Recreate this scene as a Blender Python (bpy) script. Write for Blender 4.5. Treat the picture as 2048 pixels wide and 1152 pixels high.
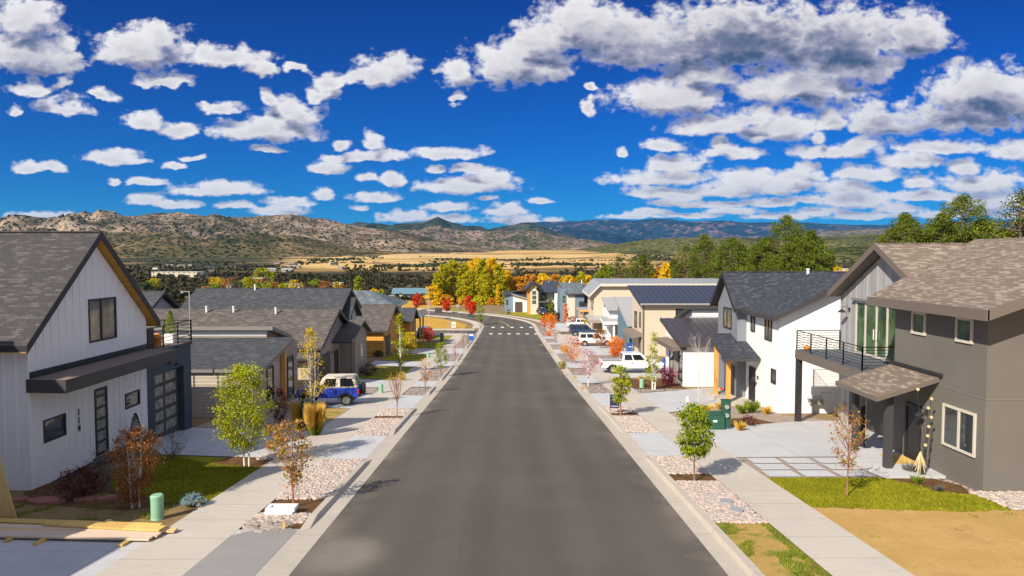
import bpy, bmesh, math, random
import numpy as np
from mathutils import Vector, noise
for o in list(bpy.data.objects): bpy.data.objects.remove(o)
C = bpy.context.scene.collection
S = bpy.context.scene
R = math.radians

# ---------------------------------------------------------------- camera
F = 1380.0                                  # focal length in photo pixels (2048 wide)
PITCH = math.atan(64/F); YAW = math.atan(7/F)
CAMZ = 6.1
cd = bpy.data.cameras.new('camera'); cam = bpy.data.objects.new('camera', cd); C.objects.link(cam)
cd.sensor_width = 36; cd.lens = 36*F/2048; cd.clip_start = 0.1; cd.clip_end = 80000
cam.location = (0, 0, CAMZ); cam.rotation_euler = (math.pi/2-PITCH, 0, -YAW)
S.camera = cam
fwd = np.array([math.sin(YAW)*math.cos(PITCH), math.cos(YAW)*math.cos(PITCH), -math.sin(PITCH)])
rgt = np.array([math.cos(YAW), -math.sin(YAW), 0.0])
upv = np.cross(rgt, fwd)
def ray(px, py): return fwd*F + rgt*(px-1024) + upv*(576-py)
def onY(px, py, D):
    r = ray(px, py); t = D/r[1]; return (r[0]*t, D, CAMZ+r[2]*t)
def onX(px, py, X):
    r = ray(px, py); t = X/r[0]; return (X, r[1]*t, CAMZ+r[2]*t)
# street profile: falls away from the camera and flattens out
GY = [-60, 0, 60, 74, 87, 105, 125, 140, 155, 210]
GZ = [4.39, 0, -4.39, -5.2, -5.87, -6.8, -7.75, -8.1, -8.25, -8.6]
KN = sorted(set(GY))
def gz(y): return float(np.interp(y, GY, GZ))
def onG(px, py):
    r = ray(px, py); t = 0.004
    while t < 1.0:
        p = r*t
        if p[1] > 0 and CAMZ+p[2] <= gz(p[1]): return (p[0], p[1], gz(p[1]))
        t *= 1.002
    return (r[0]*t, r[1]*t, CAMZ+r[2]*t)

# ---------------------------------------------------------------- node helpers
def nd(nt, typ, **kw):
    n = nt.nodes.new(typ)
    for k, v in kw.items():
        if k.startswith('i_'): 
            key = k[2:]; key = int(key) if key.isdigit() else key
            n.inputs[key].default_value = v
        else: setattr(n, k, v)
    return n
def mth(nt, op, a, b=None, c=None, clamp=False):
    n = nt.nodes.new('ShaderNodeMath'); n.operation = op; n.use_clamp = clamp
    for i, x in enumerate((a, b, c)):
        if x is None: continue
        if isinstance(x, (int, float)): n.inputs[i].default_value = x
        else: nt.links.new(x, n.inputs[i])
    return n.outputs[0]
def vmth(nt, op, a, b=None, c=None, out=0):
    n = nt.nodes.new('ShaderNodeVectorMath'); n.operation = op
    for i, x in enumerate((a, b, c)):
        if x is None: continue
        if isinstance(x, (tuple, list)): n.inputs[i].default_value = x
        else: nt.links.new(x, n.inputs[i])
    return n.outputs[out]
def mixc(nt, fac, a, b, blend='MIX'):
    n = nt.nodes.new('ShaderNodeMix'); n.data_type = 'RGBA'; n.blend_type = blend
    for s, x in ((0, fac), (6, a), (7, b)):
        if isinstance(x, (int, float)): n.inputs[s].default_value = x
        elif isinstance(x, (tuple, list)): n.inputs[s].default_value = tuple(x)+(1,) if len(x) == 3 else x
        else: nt.links.new(x, n.inputs[s])
    return n.outputs[2]
def ramp(nt, fac, stops, interp='LINEAR'):
    n = nt.nodes.new('ShaderNodeValToRGB'); cr = n.color_ramp; cr.interpolation = interp
    while len(cr.elements) < len(stops): cr.elements.new(0.5)
    for e, (p, c) in zip(cr.elements, stops):
        e.position = p; e.color = (c, c, c, 1) if isinstance(c, (int, float)) else tuple(c)+(1,)
    nt.links.new(fac, n.inputs[0]); return n.outputs[0]
def smooth(nt, x, a, b):
    n = nt.nodes.new('ShaderNodeMapRange'); n.interpolation_type = 'SMOOTHSTEP'
    nt.links.new(x, n.inputs[0]); n.inputs[1].default_value = a; n.inputs[2].default_value = b
    return n.outputs[0]

# ---------------------------------------------------------------- sun and sky
SUNV = Vector((-0.85, -1.1, 1.0)).normalized()         # towards the sun
sun_el = math.asin(SUNV.z); sun_az = math.atan2(SUNV.x, SUNV.y)
sl = bpy.data.lights.new('sun', 'SUN'); sl.energy = 5.0; sl.angle = R(0.53); sl.color = (1.0, 0.92, 0.78)
so = bpy.data.objects.new('sun', sl); C.objects.link(so)
so.rotation_euler = SUNV.to_track_quat('Z', 'Y').to_euler()
S.view_settings.view_transform = 'Standard'; S.view_settings.look = 'None'
S.view_settings.exposure = 0.45; S.view_settings.gamma = 1.0
W = bpy.data.worlds.new('World'); S.world = W; W.use_nodes = True
nt = W.node_tree; nt.nodes.clear()
out = nd(nt, 'ShaderNodeOutputWorld'); SKYS = 0.15
sky = nd(nt, 'ShaderNodeTexSky', sky_type='NISHITA'); sky.sun_disc = False
sky.sun_elevation = sun_el; sky.sun_rotation = sun_az; sky.altitude = 2000; sky.air_density = 1.0; sky.dust_density = 0.15; sky.ozone_density = 4.0
tc = nd(nt, 'ShaderNodeTexCoord'); sep = nd(nt, 'ShaderNodeSeparateXYZ'); nt.links.new(tc.outputs[0], sep.inputs[0])
dy = mth(nt, 'MAXIMUM', sep.outputs[1], 0.02)
u = mth(nt, 'DIVIDE', sep.outputs[0], dy); v = mth(nt, 'DIVIDE', sep.outputs[2], dy)
comb = nd(nt, 'ShaderNodeCombineXYZ'); nt.links.new(u, comb.inputs[0]); nt.links.new(v, comb.inputs[1])
# cumulus field: (x, y, half width, half height) of each cloud, in photo pixels around the horizon direction
CL = [(40,95,170,58),(50,30,62,45),(285,95,112,46),(320,70,55,28),(455,112,92,25),(328,157,50,14),(62,179,44,14),(123,168,18,13),(204,187,29,12),
(127,211,54,15),(26,221,17,9),(290,240,48,22),(363,255,34,17),(441,217,45,14),(530,255,125,30),(585,225,55,36),(537,198,22,20),(535,296,34,7),
(235,312,55,17),(270,322,34,8),(55,335,30,12),(103,333,28,12),(385,313,24,6),(348,329,24,6),(228,362,13,8),(294,364,42,10),(437,377,95,16),(286,398,48,13),
(355,408,56,10),(474,410,42,11),(571,401,52,11),(560,420,60,12),(649,385,24,16),(654,331,47,14),(597,138,28,11),(655,160,34,22),(640,185,34,14),(530,140,26,18),(95,430,75,10),
(750,150,66,28),(790,130,48,30),(912,140,33,36),(918,200,19,10),(1040,115,92,58),(1080,80,58,48),(735,310,108,15),(900,303,76,15),(743,282,23,18),
(683,285,18,11),(874,333,20,9),(946,333,42,12),(735,355,24,9),(783,357,30,14),(937,367,124,22),(980,350,52,16),(753,391,50,13),(720,415,18,6),(976,397,22,5),
(1083,400,28,7),(810,432,52,14),(900,412,52,13),(1012,418,44,15),(1040,438,72,12),(900,438,62,10),(1180,210,16,16),(1180,170,14,8),(1242,299,14,9),(1160,40,80,55),
(1230,60,90,60),(1480,60,300,82),(1330,90,180,48),(1830,62,84,52),(1690,60,170,75),(1345,190,142,44),(1400,145,80,30),(1600,165,150,50),(1700,120,110,50),(1440,250,118,25),
(1500,232,56,24),(1560,250,88,34),(1666,230,30,27),(1634,268,16,15),(1330,289,44,15),(1970,170,150,62),(1760,235,75,34),(1920,232,200,38),(2010,190,130,60),(1460,305,65,15),
(1440,286,24,16),(1665,302,120,19),(1720,288,54,20),(1880,290,100,17),(2020,300,50,21),(1607,333,30,11),(1824,320,66,16),(1740,345,84,17),(1934,332,30,16),
(1325,352,134,22),(1350,328,64,19),(1330,385,84,14),(1450,377,92,16),(1490,355,62,24),(1560,365,62,24),(1600,350,62,13),(1350,404,60,9),(1450,406,60,8),(1540,402,60,12),(1620,398,50,10),(1700,397,112,22),
(1690,372,62,19),(1835,362,38,13),(1850,390,105,15),(1960,362,92,26),(1985,398,105,22),(1300,424,50,8),(1390,430,60,7),(1470,420,60,9),(1560,430,70,8),(1640,420,60,11),(1730,430,70,9),(1800,418,50,10),(1880,428,60,9),(1960,420,60,11),(2040,428,60,9),(1270,433,62,6)]
def uvof(px, py):
    r = ray(px, py); return r[0]/r[1], r[2]/r[1]

def cloud_group(name, members, darks):
    """colour and cover of the clouds in one cell of the sky"""
    G = bpy.data.node_groups.new(name, 'ShaderNodeTree')
    G.interface.new_socket('P', in_out='INPUT', socket_type='NodeSocketVector'); G.interface.new_socket('F', in_out='OUTPUT', socket_type='NodeSocketFloat'); G.interface.new_socket('S', in_out='OUTPUT', socket_type='NodeSocketFloat')
    gi = G.nodes.new('NodeGroupInput'); go = G.nodes.new('NodeGroupOutput'); P0 = gi.outputs[0]
    sp = nd(G, 'ShaderNodeSeparateXYZ'); G.links.new(P0, sp.inputs[0])
    vk = smooth(G, sp.outputs[1], .04, .30)                              # 0 near the horizon, 1 high up
    qa = vmth(G, 'MULTIPLY', P0, (1.0, 1.5, 1.0)); qb = vmth(G, 'MULTIPLY', P0, (1.0, 1.25, 1.0))
    n0 = nd(G, 'ShaderNodeTexNoise', i_Scale=17.0, i_Detail=3.0, i_Roughness=0.6); G.links.new(qa, n0.inputs['Vector'])
    wv = vmth(G, 'SCALE', vmth(G, 'SUBTRACT', n0.outputs['Color'], (.5, .5, .5))); G.links.new(mth(G, 'MULTIPLY_ADD', vk, .036, .014), wv.node.inputs['Scale'])
    Pw = vmth(G, 'ADD', P0, wv); acc = None
    for (cx, cy, rx, ry) in members:
        cu, cv = uvof(cx, cy+ry*.35)
        kx, ky = (.90, .74) if rx > 100 else (.78, .64)
        s = (F/rx*kx, F/ry*ky, 0); q1 = vmth(G, 'MULTIPLY_ADD', Pw, s, (-cu*s[0], -cv*s[1], 0))
        q1 = vmth(G, 'MAXIMUM', q1, vmth(G, 'MULTIPLY', q1, (-1.0, -1.9, 0)))     # flat bases
        d = vmth(G, 'LENGTH', q1, out=1)
        acc = d if acc is None else mth(G, 'SMOOTH_MIN', acc, d, 0.25)
    n1 = nd(G, 'ShaderNodeTexNoise', i_Scale=26.0, i_Detail=7.0, i_Roughness=0.62); G.links.new(qb, n1.inputs['Vector'])
    n2 = nd(G, 'ShaderNodeTexNoise', i_Scale=70.0, i_Detail=5.0, i_Roughness=0.62); G.links.new(qa, n2.inputs['Vector'])
    nn = mth(G, 'ADD', mth(G, 'MULTIPLY', mth(G, 'SUBTRACT', n1.outputs[0], .5), mth(G, 'MULTIPLY_ADD', vk, .70, .60)), mth(G, 'MULTIPLY', mth(G, 'SUBTRACT', n2.outputs[0], .5), mth(G, 'MULTIPLY_ADD', vk, -.45, .95)))
    vo = nd(G, 'ShaderNodeTexVoronoi', feature='F1', i_Scale=34.0, i_Detail=1.6, i_Roughness=0.5)
    G.links.new(vmth(G, 'ADD', qa, wv), vo.inputs['Vector'])
    f = mth(G, 'ADD', mth(G, 'SUBTRACT', 1.0, acc), nn)
    f = mth(G, 'ADD', f, mth(G, 'MULTIPLY', mth(G, 'SUBTRACT', 0.42, vo.outputs[0]), 0.34))
    G.links.new(f, go.inputs[0])
    fs = mth(G, 'ADD', mth(G, 'SUBTRACT', 1.0, acc), mth(G, 'MULTIPLY', mth(G, 'SUBTRACT', 0.42, vo.outputs[0]), 0.30))
    fs = mth(G, 'ADD', fs, mth(G, 'MULTIPLY', mth(G, 'SUBTRACT', n0.outputs[0], .5), .8)); G.links.new(fs, go.inputs[1])
    H = bpy.data.node_groups.new(name+'_look', 'ShaderNodeTree')
    H.interface.new_socket('P', in_out='INPUT', socket_type='NodeSocketVector')
    for k, ty in (('Color', 'NodeSocketColor'), ('Alpha', 'NodeSocketFloat')): H.interface.new_socket(k, in_out='OUTPUT', socket_type=ty)
    gi = H.nodes.new('NodeGroupInput'); go = H.nodes.new('NodeGroupOutput'); P0 = gi.outputs[0]
    def field(vec):
        g = H.nodes.new('ShaderNodeGroup'); g.node_tree = G; H.links.new(vec, g.inputs[0]); return g.outputs
    sp = nd(H, 'ShaderNodeSeparateXYZ'); H.links.new(P0, sp.inputs[0])
    k = mth(H, 'MULTIPLY_ADD', mth(H, 'MAXIMUM', sp.outputs[1], 0.0), 2.2, .45)        # smaller steps near the horizon
    off = vmth(H, 'SCALE', (-.010, .024, 0)); H.links.new(k, off.node.inputs['Scale'])
    f0, s0 = field(P0); f1, s1 = field(vmth(H, 'ADD', P0, off))
    alpha = smooth(H, f0, -0.10, 0.34)
    shade = smooth(H, mth(H, 'ADD', mth(H, 'MULTIPLY', mth(H, 'SUBTRACT', s1, s0), .8), mth(H, 'MULTIPLY', mth(H, 'SUBTRACT', f1, f0), .2)), -0.38, 0.62)
    shade = mth(H, 'MULTIPLY_ADD', smooth(H, s0, 0.15, .95), .26, mth(H, 'MULTIPLY', shade, mth(H, 'MULTIPLY_ADD', smooth(H, f0, 0.0, .5), .5, .5)))
    shade = mth(H, 'MULTIPLY', shade, mth(H, 'MULTIPLY_ADD', smooth(H, sp.outputs[1], .07, .24), .42, .62))
    dk = None
    for (cx, cy, rx, ry, s_) in darks:
        cu, cv = uvof(cx, cy); s = (F/rx, F/ry, 0)
        d = vmth(H, 'LENGTH', vmth(H, 'MULTIPLY_ADD', P0, s, (-cu*s[0], -cv*s[1], 0)), out=1)
        d = mth(H, 'MULTIPLY', smooth(H, d, 1.6, -0.3), s_)
        dk = d if dk is None else mth(H, 'MAXIMUM', dk, d)
    if dk is not None:
        dk = mth(H, 'MULTIPLY', dk, smooth(H, f0, 0.0, 1.0))
        shade = mth(H, 'ADD', mth(H, 'MULTIPLY', shade, mth(H, 'MULTIPLY_ADD', dk, -.75, 1.0)), dk, clamp=True)
    lit = ramp(H, shade, [(0.0, (4.5, 4.4, 4.4)), (0.25, (3.5, 3.38, 3.5)), (0.5, (2.1, 2.05, 2.5)), (0.75, (1.0, 1.08, 1.6)), (1.0, (0.30, .50, 1.0))])
    H.links.new(lit, go.inputs[0]); H.links.new(alpha, go.inputs[1])
    return H
DARK = [(1520,78,330,82,.95),(1650,105,210,66,.85),(1940,242,260,46,.9),(600,290,80,16,.6),(140,110,130,34,.35),(1480,160,140,24,.5),(1390,30,120,46,.4),(1500,400,260,14,.35),(1750,385,200,14,.3)]
# the clear sky: deep autumn blue in front, unseen rest made paler as fill light
def clear(nt_):
    h = nd(nt_, 'ShaderNodeHueSaturation', i_Saturation=1.2, i_Value=1.0); nt_.links.new(sky.outputs[0], h.inputs['Color'])
    tn = ramp(nt_, v, [(0.0, (.005, .225, .39)), (.2, (.003, .176, .415)), (.42, (.0024, .105, .34))])
    return mixc(nt_, 1.0, h.outputs[0], tn, 'MULTIPLY')
deep = clear(nt)
pale = mixc(nt, .75, sky.outputs[0], (2.25, 2.4, 3.0))
fmask = mth(nt, 'MULTIPLY', smooth(nt, sep.outputs[1], .12, .5), smooth(nt, sep.outputs[2], .62, .42))
base = mixc(nt, fmask, pale, deep)
bgb = nd(nt, 'ShaderNodeBackground', i_Strength=SKYS); nt.links.new(base, bgb.inputs[0])
# cells of the cloudy part of the sky: a ray only evaluates the clouds near it
UB = [-.80, -.46, -.20, .05, .28, .52, .80]; VB = [.028, .135, .42]
def cell(u0, u1, v0, v1):
    mem = []
    for c in CL:
        cu, cv = uvof(c[0], c[1]); mu = c[2]/F*1.9+.035; mv = c[3]/F*2.3+.035
        if cu+mu > u0 and cu-mu < u1 and cv+mv > v0 and cv-mv < v1: mem.append(c)
    dk = []
    for c in DARK:
        cu, cv = uvof(c[0], c[1])
        if cu+c[2]/F*1.4 > u0 and cu-c[2]/F*1.4 < u1 and cv+c[3]/F*1.4 > v0 and cv-c[3]/F*1.4 < v1: dk.append(c)
    return mem, dk
def shader_for(u0, u1, v0, v1):
    mem, dk = cell(u0, u1, v0, v1)
    g = nt.nodes.new('ShaderNodeGroup'); g.node_tree = cloud_group('clouds', mem, dk); nt.links.new(comb.outputs[0], g.inputs[0])
    b_ = nd(nt, 'ShaderNodeBackground', i_Strength=SKYS); nt.links.new(mixc(nt, g.outputs[1], base, g.outputs[0]), b_.inputs[0]); return b_.outputs[0]
def pick(cond, a_, b_):
    m_ = nt.nodes.new('ShaderNodeMixShader'); nt.links.new(cond, m_.inputs[0]); nt.links.new(a_, m_.inputs[1]); nt.links.new(b_, m_.inputs[2]); return m_.outputs[0]
def chain(v0, v1):
    r_ = shader_for(UB[0], UB[1], v0, v1)
    for i in range(1, len(UB)-1): r_ = pick(mth(nt, 'GREATER_THAN', u, UB[i]), r_, shader_for(UB[i], UB[i+1], v0, v1))
    return r_
rows = pick(mth(nt, 'GREATER_THAN', v, VB[1]), chain(VB[0], VB[1]), chain(VB[1], VB[2]))
inside = mth(nt, 'MULTIPLY', mth(nt, 'MULTIPLY', mth(nt, 'LESS_THAN', mth(nt, 'ABSOLUTE', u), .80), mth(nt, 'GREATER_THAN', sep.outputs[1], .05)),
             mth(nt, 'MULTIPLY', mth(nt, 'GREATER_THAN', v, VB[0]), mth(nt, 'LESS_THAN', v, VB[2])))
nt.links.new(pick(inside, bgb.outputs[0], rows), out.inputs[0])
W.cycles.sampling_method = 'MANUAL'; W.cycles.sample_map_resolution = 256
# ---------------------------------------------------------------- materials
MATS = {}
def newmat(name):
    m = bpy.data.materials.new(name); m.use_nodes = True; t = m.node_tree
    b = t.nodes['Principled BSDF']; MATS[name] = m
    return m, t, b
def coords(t): return nd(t, 'ShaderNodeTexCoord').outputs['Object']
def tex(t, co, scale, detail=4, rough=.55):
    n = nd(t, 'ShaderNodeTexNoise', i_Scale=scale, i_Detail=detail, i_Roughness=rough)
    t.links.new(co, n.inputs['Vector']); return n.outputs[0]
def bump(t, b, h, strength=.3, dist=.02):
    n = nd(t, 'ShaderNodeBump', i_Strength=strength, i_Distance=dist); t.links.new(h, n.inputs['Height']); t.links.new(n.outputs[0], b.inputs['Normal'])
def plain(name, c, rough=.6, var=.12, scale=6, bmp=0, metal=0, spec=.4, coat=0):
    m, t, b = newmat(name); co = coords(t)
    n = tex(t, co, scale); n2 = tex(t, co, scale*.13, 3)
    k = mth(t, 'ADD', mth(t, 'MULTIPLY', mth(t, 'SUBTRACT', n, .5), var*2), mth(t, 'MULTIPLY_ADD', mth(t, 'SUBTRACT', n2, .5), var*1.6, 1.0))
    cc = nd(t, 'ShaderNodeRGB'); cc.outputs[0].default_value = tuple(c)+(1,)
    s = vmth(t, 'SCALE', cc.outputs[0]); t.links.new(k, s.node.inputs['Scale']); t.links.new(s, b.inputs['Base Color'])
    b.inputs['Roughness'].default_value = rough; b.inputs['Metallic'].default_value = metal; b.inputs['Specular IOR Level'].default_value = spec
    b.inputs['Coat Weight'].default_value = coat
    if bmp: bump(t, b, n, bmp)
    return m
def axis_of(t, co, ax):
    s = nd(t, 'ShaderNodeSeparateXYZ'); t.links.new(co, s.inputs[0]); return s.outputs['XYZ'.index(ax)]
def lined(name, c, ax, step, gap=.04, dark=.55, rough=.7, var=.08, slope=True, bmp=.5, wood=0):
    """boards or lap siding: thin shadow gaps every step metres along one axis"""
    m, t, b = newmat(name); co = coords(t); a = axis_of(t, co, ax)
    k = mth(t, 'DIVIDE', a, step); fr = mth(t, 'FRACT', mth(t, 'ADD', k, 500.0)); idx = mth(t, 'FLOOR', k)
    line = mth(t, 'LESS_THAN', fr, gap)
    wn = nd(t, 'ShaderNodeTexWhiteNoise', noise_dimensions='1D'); t.links.new(idx, wn.inputs['W'])
    sc = nd(t, 'ShaderNodeMapping'); t.links.new(co, sc.inputs[0])
    sv = [14, 14, 14]; sv['XYZ'.index('Z' if ax != 'Z' else 'Y')] = 1.2
    if ax == 'Z': sv = [1.2, 1.2, 20]
    sc.inputs['Scale'].default_value = sv
    n = tex(t, sc.outputs[0], 1.0, 5)
    g = mth(t, 'MULTIPLY_ADD', mth(t, 'SUBTRACT', n, .5), var*2+wood, 1.0)
    g = mth(t, 'MULTIPLY', g, mth(t, 'MULTIPLY_ADD', mth(t, 'SUBTRACT', wn.outputs[0], .5), var+wood*.6, 1.0))
    g = mth(t, 'MULTIPLY', g, mth(t, 'MULTIPLY_ADD', line, dark-1, 1.0))
    cc = nd(t, 'ShaderNodeRGB'); cc.outputs[0].default_value = tuple(c)+(1,)
    s = vmth(t, 'SCALE', cc.outputs[0]); t.links.new(g, s.node.inputs['Scale']); t.links.new(s, b.inputs['Base Color'])
    b.inputs['Roughness'].default_value = rough
    h = mth(t, 'SUBTRACT', 1.0, line)
    if slope: h = mth(t, 'SUBTRACT', h, fr)
    bump(t, b, h, bmp, .012)
    return m
def shingle(name, c1, c2, c3, ridge='X', w=.26, h=.08):
    m, t, b = newmat(name); co = coords(t); s = nd(t, 'ShaderNodeSeparateXYZ'); t.links.new(co, s.inputs[0])
    cb = nd(t, 'ShaderNodeCombineXYZ')
    a, bb = (0, 1) if ridge == 'X' else (1, 0)
    t.links.new(s.outputs[a], cb.inputs[0]); t.links.new(mth(t, 'MULTIPLY_ADD', s.outputs[bb], 1.0, mth(t, 'MULTIPLY', s.outputs[2], .0)), cb.inputs[1])
    br = nd(t, 'ShaderNodeTexBrick', offset=.37, squash=1.0); t.links.new(cb.outputs[0], br.inputs[0])
    br.inputs['Color1'].default_value = (0, 0, 0, 1); br.inputs['Color2'].default_value = (1, 1, 1, 1); br.inputs['Mortar'].default_value = (.2, .2, .2, 1)
    br.inputs['Scale'].default_value = 1; br.inputs['Mortar Size'].default_value = .006; br.inputs['Brick Width'].default_value = w; br.inputs['Row Height'].default_value = h; br.inputs['Bias'].default_value = 0
    c = ramp(t, br.outputs[0], [(0, c1), (.48, c1), (.72, c2), (1, c3)])
    big = tex(t, co, .7, 3); fine = tex(t, co, 40, 2)
    g = mth(t, 'MULTIPLY', mth(t, 'MULTIPLY_ADD', mth(t, 'SUBTRACT', big, .5), .22, 1), mth(t, 'MULTIPLY_ADD', mth(t, 'SUBTRACT', fine, .5), .5, 1))
    sc = vmth(t, 'SCALE', c); t.links.new(g, sc.node.inputs['Scale'])
    t.links.new(mixc(t, mth(t, 'MULTIPLY', br.outputs[1], .6), sc, (0.02, .02, .022)), b.inputs['Base Color'])
    b.inputs['Roughness'].default_value = .9; b.inputs['Specular IOR Level'].default_value = .2
    bump(t, b, mth(t, 'SUBTRACT', br.outputs[0], br.outputs[1]), .35, .01)
    return m
def leafmat(name, stops, trans=.25):
    m, t, b = newmat(name); g = nd(t, 'ShaderNodeNewGeometry')
    n = len(stops); c = ramp(t, g.outputs['Random Per Island'], [(i/max(1, n-1), s) for i, s in enumerate(stops)])
    co = coords(t); big = tex(t, co, .9, 2); g2 = mth(t, 'MULTIPLY_ADD', mth(t, 'SUBTRACT', big, .5), .9, 1.0)
    s = vmth(t, 'SCALE', c); t.links.new(g2, s.node.inputs['Scale'])
    t.links.new(s, b.inputs['Base Color']); b.inputs['Roughness'].default_value = .6; b.inputs['Specular IOR Level'].default_value = .25
    tr = nd(t, 'ShaderNodeBsdfTranslucent'); t.links.new(s, tr.inputs[0]); mx = nd(t, 'ShaderNodeMixShader'); mx.inputs[0].default_value = trans
    o = t.nodes['Material Output']; t.links.new(b.outputs[0], mx.inputs[1]); t.links.new(tr.outputs[0], mx.inputs[2]); t.links.new(mx.outputs[0], o.inputs[0])
    return m
def islandmat(name, stops, rough=.8):
    m, t, b = newmat(name); g = nd(t, 'ShaderNodeNewGeometry'); n = len(stops)
    c = ramp(t, g.outputs['Random Per Island'], [(i/max(1, n-1), s) for i, s in enumerate(stops)])
    co = coords(t); fine = tex(t, co, 18, 3); s = vmth(t, 'SCALE', c); t.links.new(mth(t, 'MULTIPLY_ADD', mth(t, 'SUBTRACT', fine, .5), .6, 1.0), s.node.inputs['Scale'])
    t.links.new(s, b.inputs['Base Color']); b.inputs['Roughness'].default_value = rough; return m
def mottled(name, stops, scale, rough=.95, bmp=.4, dist=.03, scale2=None, amp2=.5, detail=8):
    m, t, b = newmat(name); co = coords(t); n = tex(t, co, scale, detail, .65)
    c = ramp(t, n, stops)
    n2 = tex(t, co, scale2 or scale*12, 4, .7); s = vmth(t, 'SCALE', c)
    t.links.new(mth(t, 'MULTIPLY_ADD', mth(t, 'SUBTRACT', n2, .5), amp2*2, 1.0), s.node.inputs['Scale'])
    t.links.new(s, b.inputs['Base Color']); b.inputs['Roughness'].default_value = rough; b.inputs['Specular IOR Level'].default_value = .2
    bump(t, b, n2, bmp, dist); return m
def concrete(name, c, ax=None, step=1.5, off=0.0):
    m, t, b = newmat(name); co = coords(t)
    n = tex(t, co, .5, 5, .6); n2 = tex(t, co, 9, 5, .7)
    mp = nd(t, 'ShaderNodeMapping'); mp.inputs['Scale'].default_value = (.6, 6, 1); t.links.new(co, mp.inputs[0]); n3 = tex(t, mp.outputs[0], 1.5, 4, .6)
    g = mth(t, 'ADD', mth(t, 'MULTIPLY_ADD', mth(t, 'SUBTRACT', n, .5), .35, 1.0), mth(t, 'ADD', mth(t, 'MULTIPLY', mth(t, 'SUBTRACT', n2, .5), .22), mth(t, 'MULTIPLY', mth(t, 'SUBTRACT', n3, .5), .22)))
    sp_ = nd(t, 'ShaderNodeTexNoise', i_Scale=2.3, i_Detail=6.0, i_Roughness=.8); t.links.new(co, sp_.inputs['Vector'])
    g = mth(t, 'MULTIPLY', g, mth(t, 'SUBTRACT', 1.0, mth(t, 'MULTIPLY', smooth(t, sp_.outputs[0], .62, .74), .22)))
    if ax:
        line = None
        for a_, st in ax:
            a = axis_of(t, co, a_); fr = mth(t, 'FRACT', mth(t, 'ADD', mth(t, 'DIVIDE', a, st), 500.0+off)); l = mth(t, 'LESS_THAN', fr, .022/st)
            line = l if line is None else mth(t, 'MAXIMUM', line, l)
        g = mth(t, 'MULTIPLY', g, mth(t, 'MULTIPLY_ADD', line, -.45, 1.0))
    cc = nd(t, 'ShaderNodeRGB'); cc.outputs[0].default_value = tuple(c)+(1,); s = vmth(t, 'SCALE', cc.outputs[0]); t.links.new(g, s.node.inputs['Scale'])
    t.links.new(s, b.inputs['Base Color']); b.inputs['Roughness'].default_value = .85; bump(t, b, n2, .12, .01); return m

m, t, b = newmat('asphalt'); co = coords(t)
mp = nd(t, 'ShaderNodeMapping'); mp.inputs['Scale'].default_value = (1.0, .12, 1); t.links.new(co, mp.inputs[0])
n1 = tex(t, mp.outputs[0], .55, 5, .6); n2 = tex(t, co, 30, 3, .7); n3 = tex(t, co, .28, 6, .65)
g = mth(t, 'ADD', mth(t, 'MULTIPLY_ADD', mth(t, 'SUBTRACT', n1, .5), .35, 1.0), mth(t, 'ADD', mth(t, 'MULTIPLY', mth(t, 'SUBTRACT', n2, .5), .55), mth(t, 'MULTIPLY', mth(t, 'SUBTRACT', n3, .5), .30)))
ax_ = axis_of(t, co, 'X')
band = mth(t, 'MULTIPLY', mth(t, 'SINE', mth(t, 'MULTIPLY_ADD', ax_, 3.6, .9)), .06)
g = mth(t, 'ADD', g, band)
st = tex(t, co, .16, 4, .6); c = mixc(t, smooth(t, st, .45, .72), (.098, .084, .070), (.116, .098, .078))
pd = vmth(t, 'LENGTH', vmth(t, 'MULTIPLY', vmth(t, 'ADD', co, (4.1, -16.6, 0)), (.8, .42, 0)), out=1)
c = mixc(t, mth(t, 'MULTIPLY', smooth(t, mth(t, 'ADD', pd, mth(t, 'MULTIPLY', mth(t, 'SUBTRACT', n3, .5), 1.6)), 1.0, .1), .55), c, (.30, .26, .22))
blot = tex(t, co, 1.1, 5, .7); c = mixc(t, mth(t, 'MULTIPLY', smooth(t, blot, .60, .74), .30), c, (.05, .045, .04))
vc = nd(t, 'ShaderNodeTexVoronoi', feature='DISTANCE_TO_EDGE', i_Scale=.16); t.links.new(vmth(t, 'ADD', co, vmth(t, 'SCALE', nd(t, 'ShaderNodeTexNoise', i_Scale=.8, i_Detail=5.0).outputs['Color'])), vc.inputs['Vector'])
c = mixc(t, mth(t, 'MULTIPLY', mth(t, 'LESS_THAN', vc.outputs[0], .0025), .16), c, (.04, .036, .034))
dust = mth(t, 'MULTIPLY', smooth(t, mth(t, 'ABSOLUTE', ax_), 4.0, 5.0), smooth(t, n3, .42, .62)); c = mixc(t, mth(t, 'MULTIPLY', dust, .35), c, (.30, .24, .19))
s = vmth(t, 'SCALE', c); t.links.new(g, s.node.inputs['Scale']); t.links.new(s, b.inputs['Base Color']); b.inputs['Roughness'].default_value = .85; b.inputs['Specular IOR Level'].default_value = .25
bump(t, b, n2, .25, .01)

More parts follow.
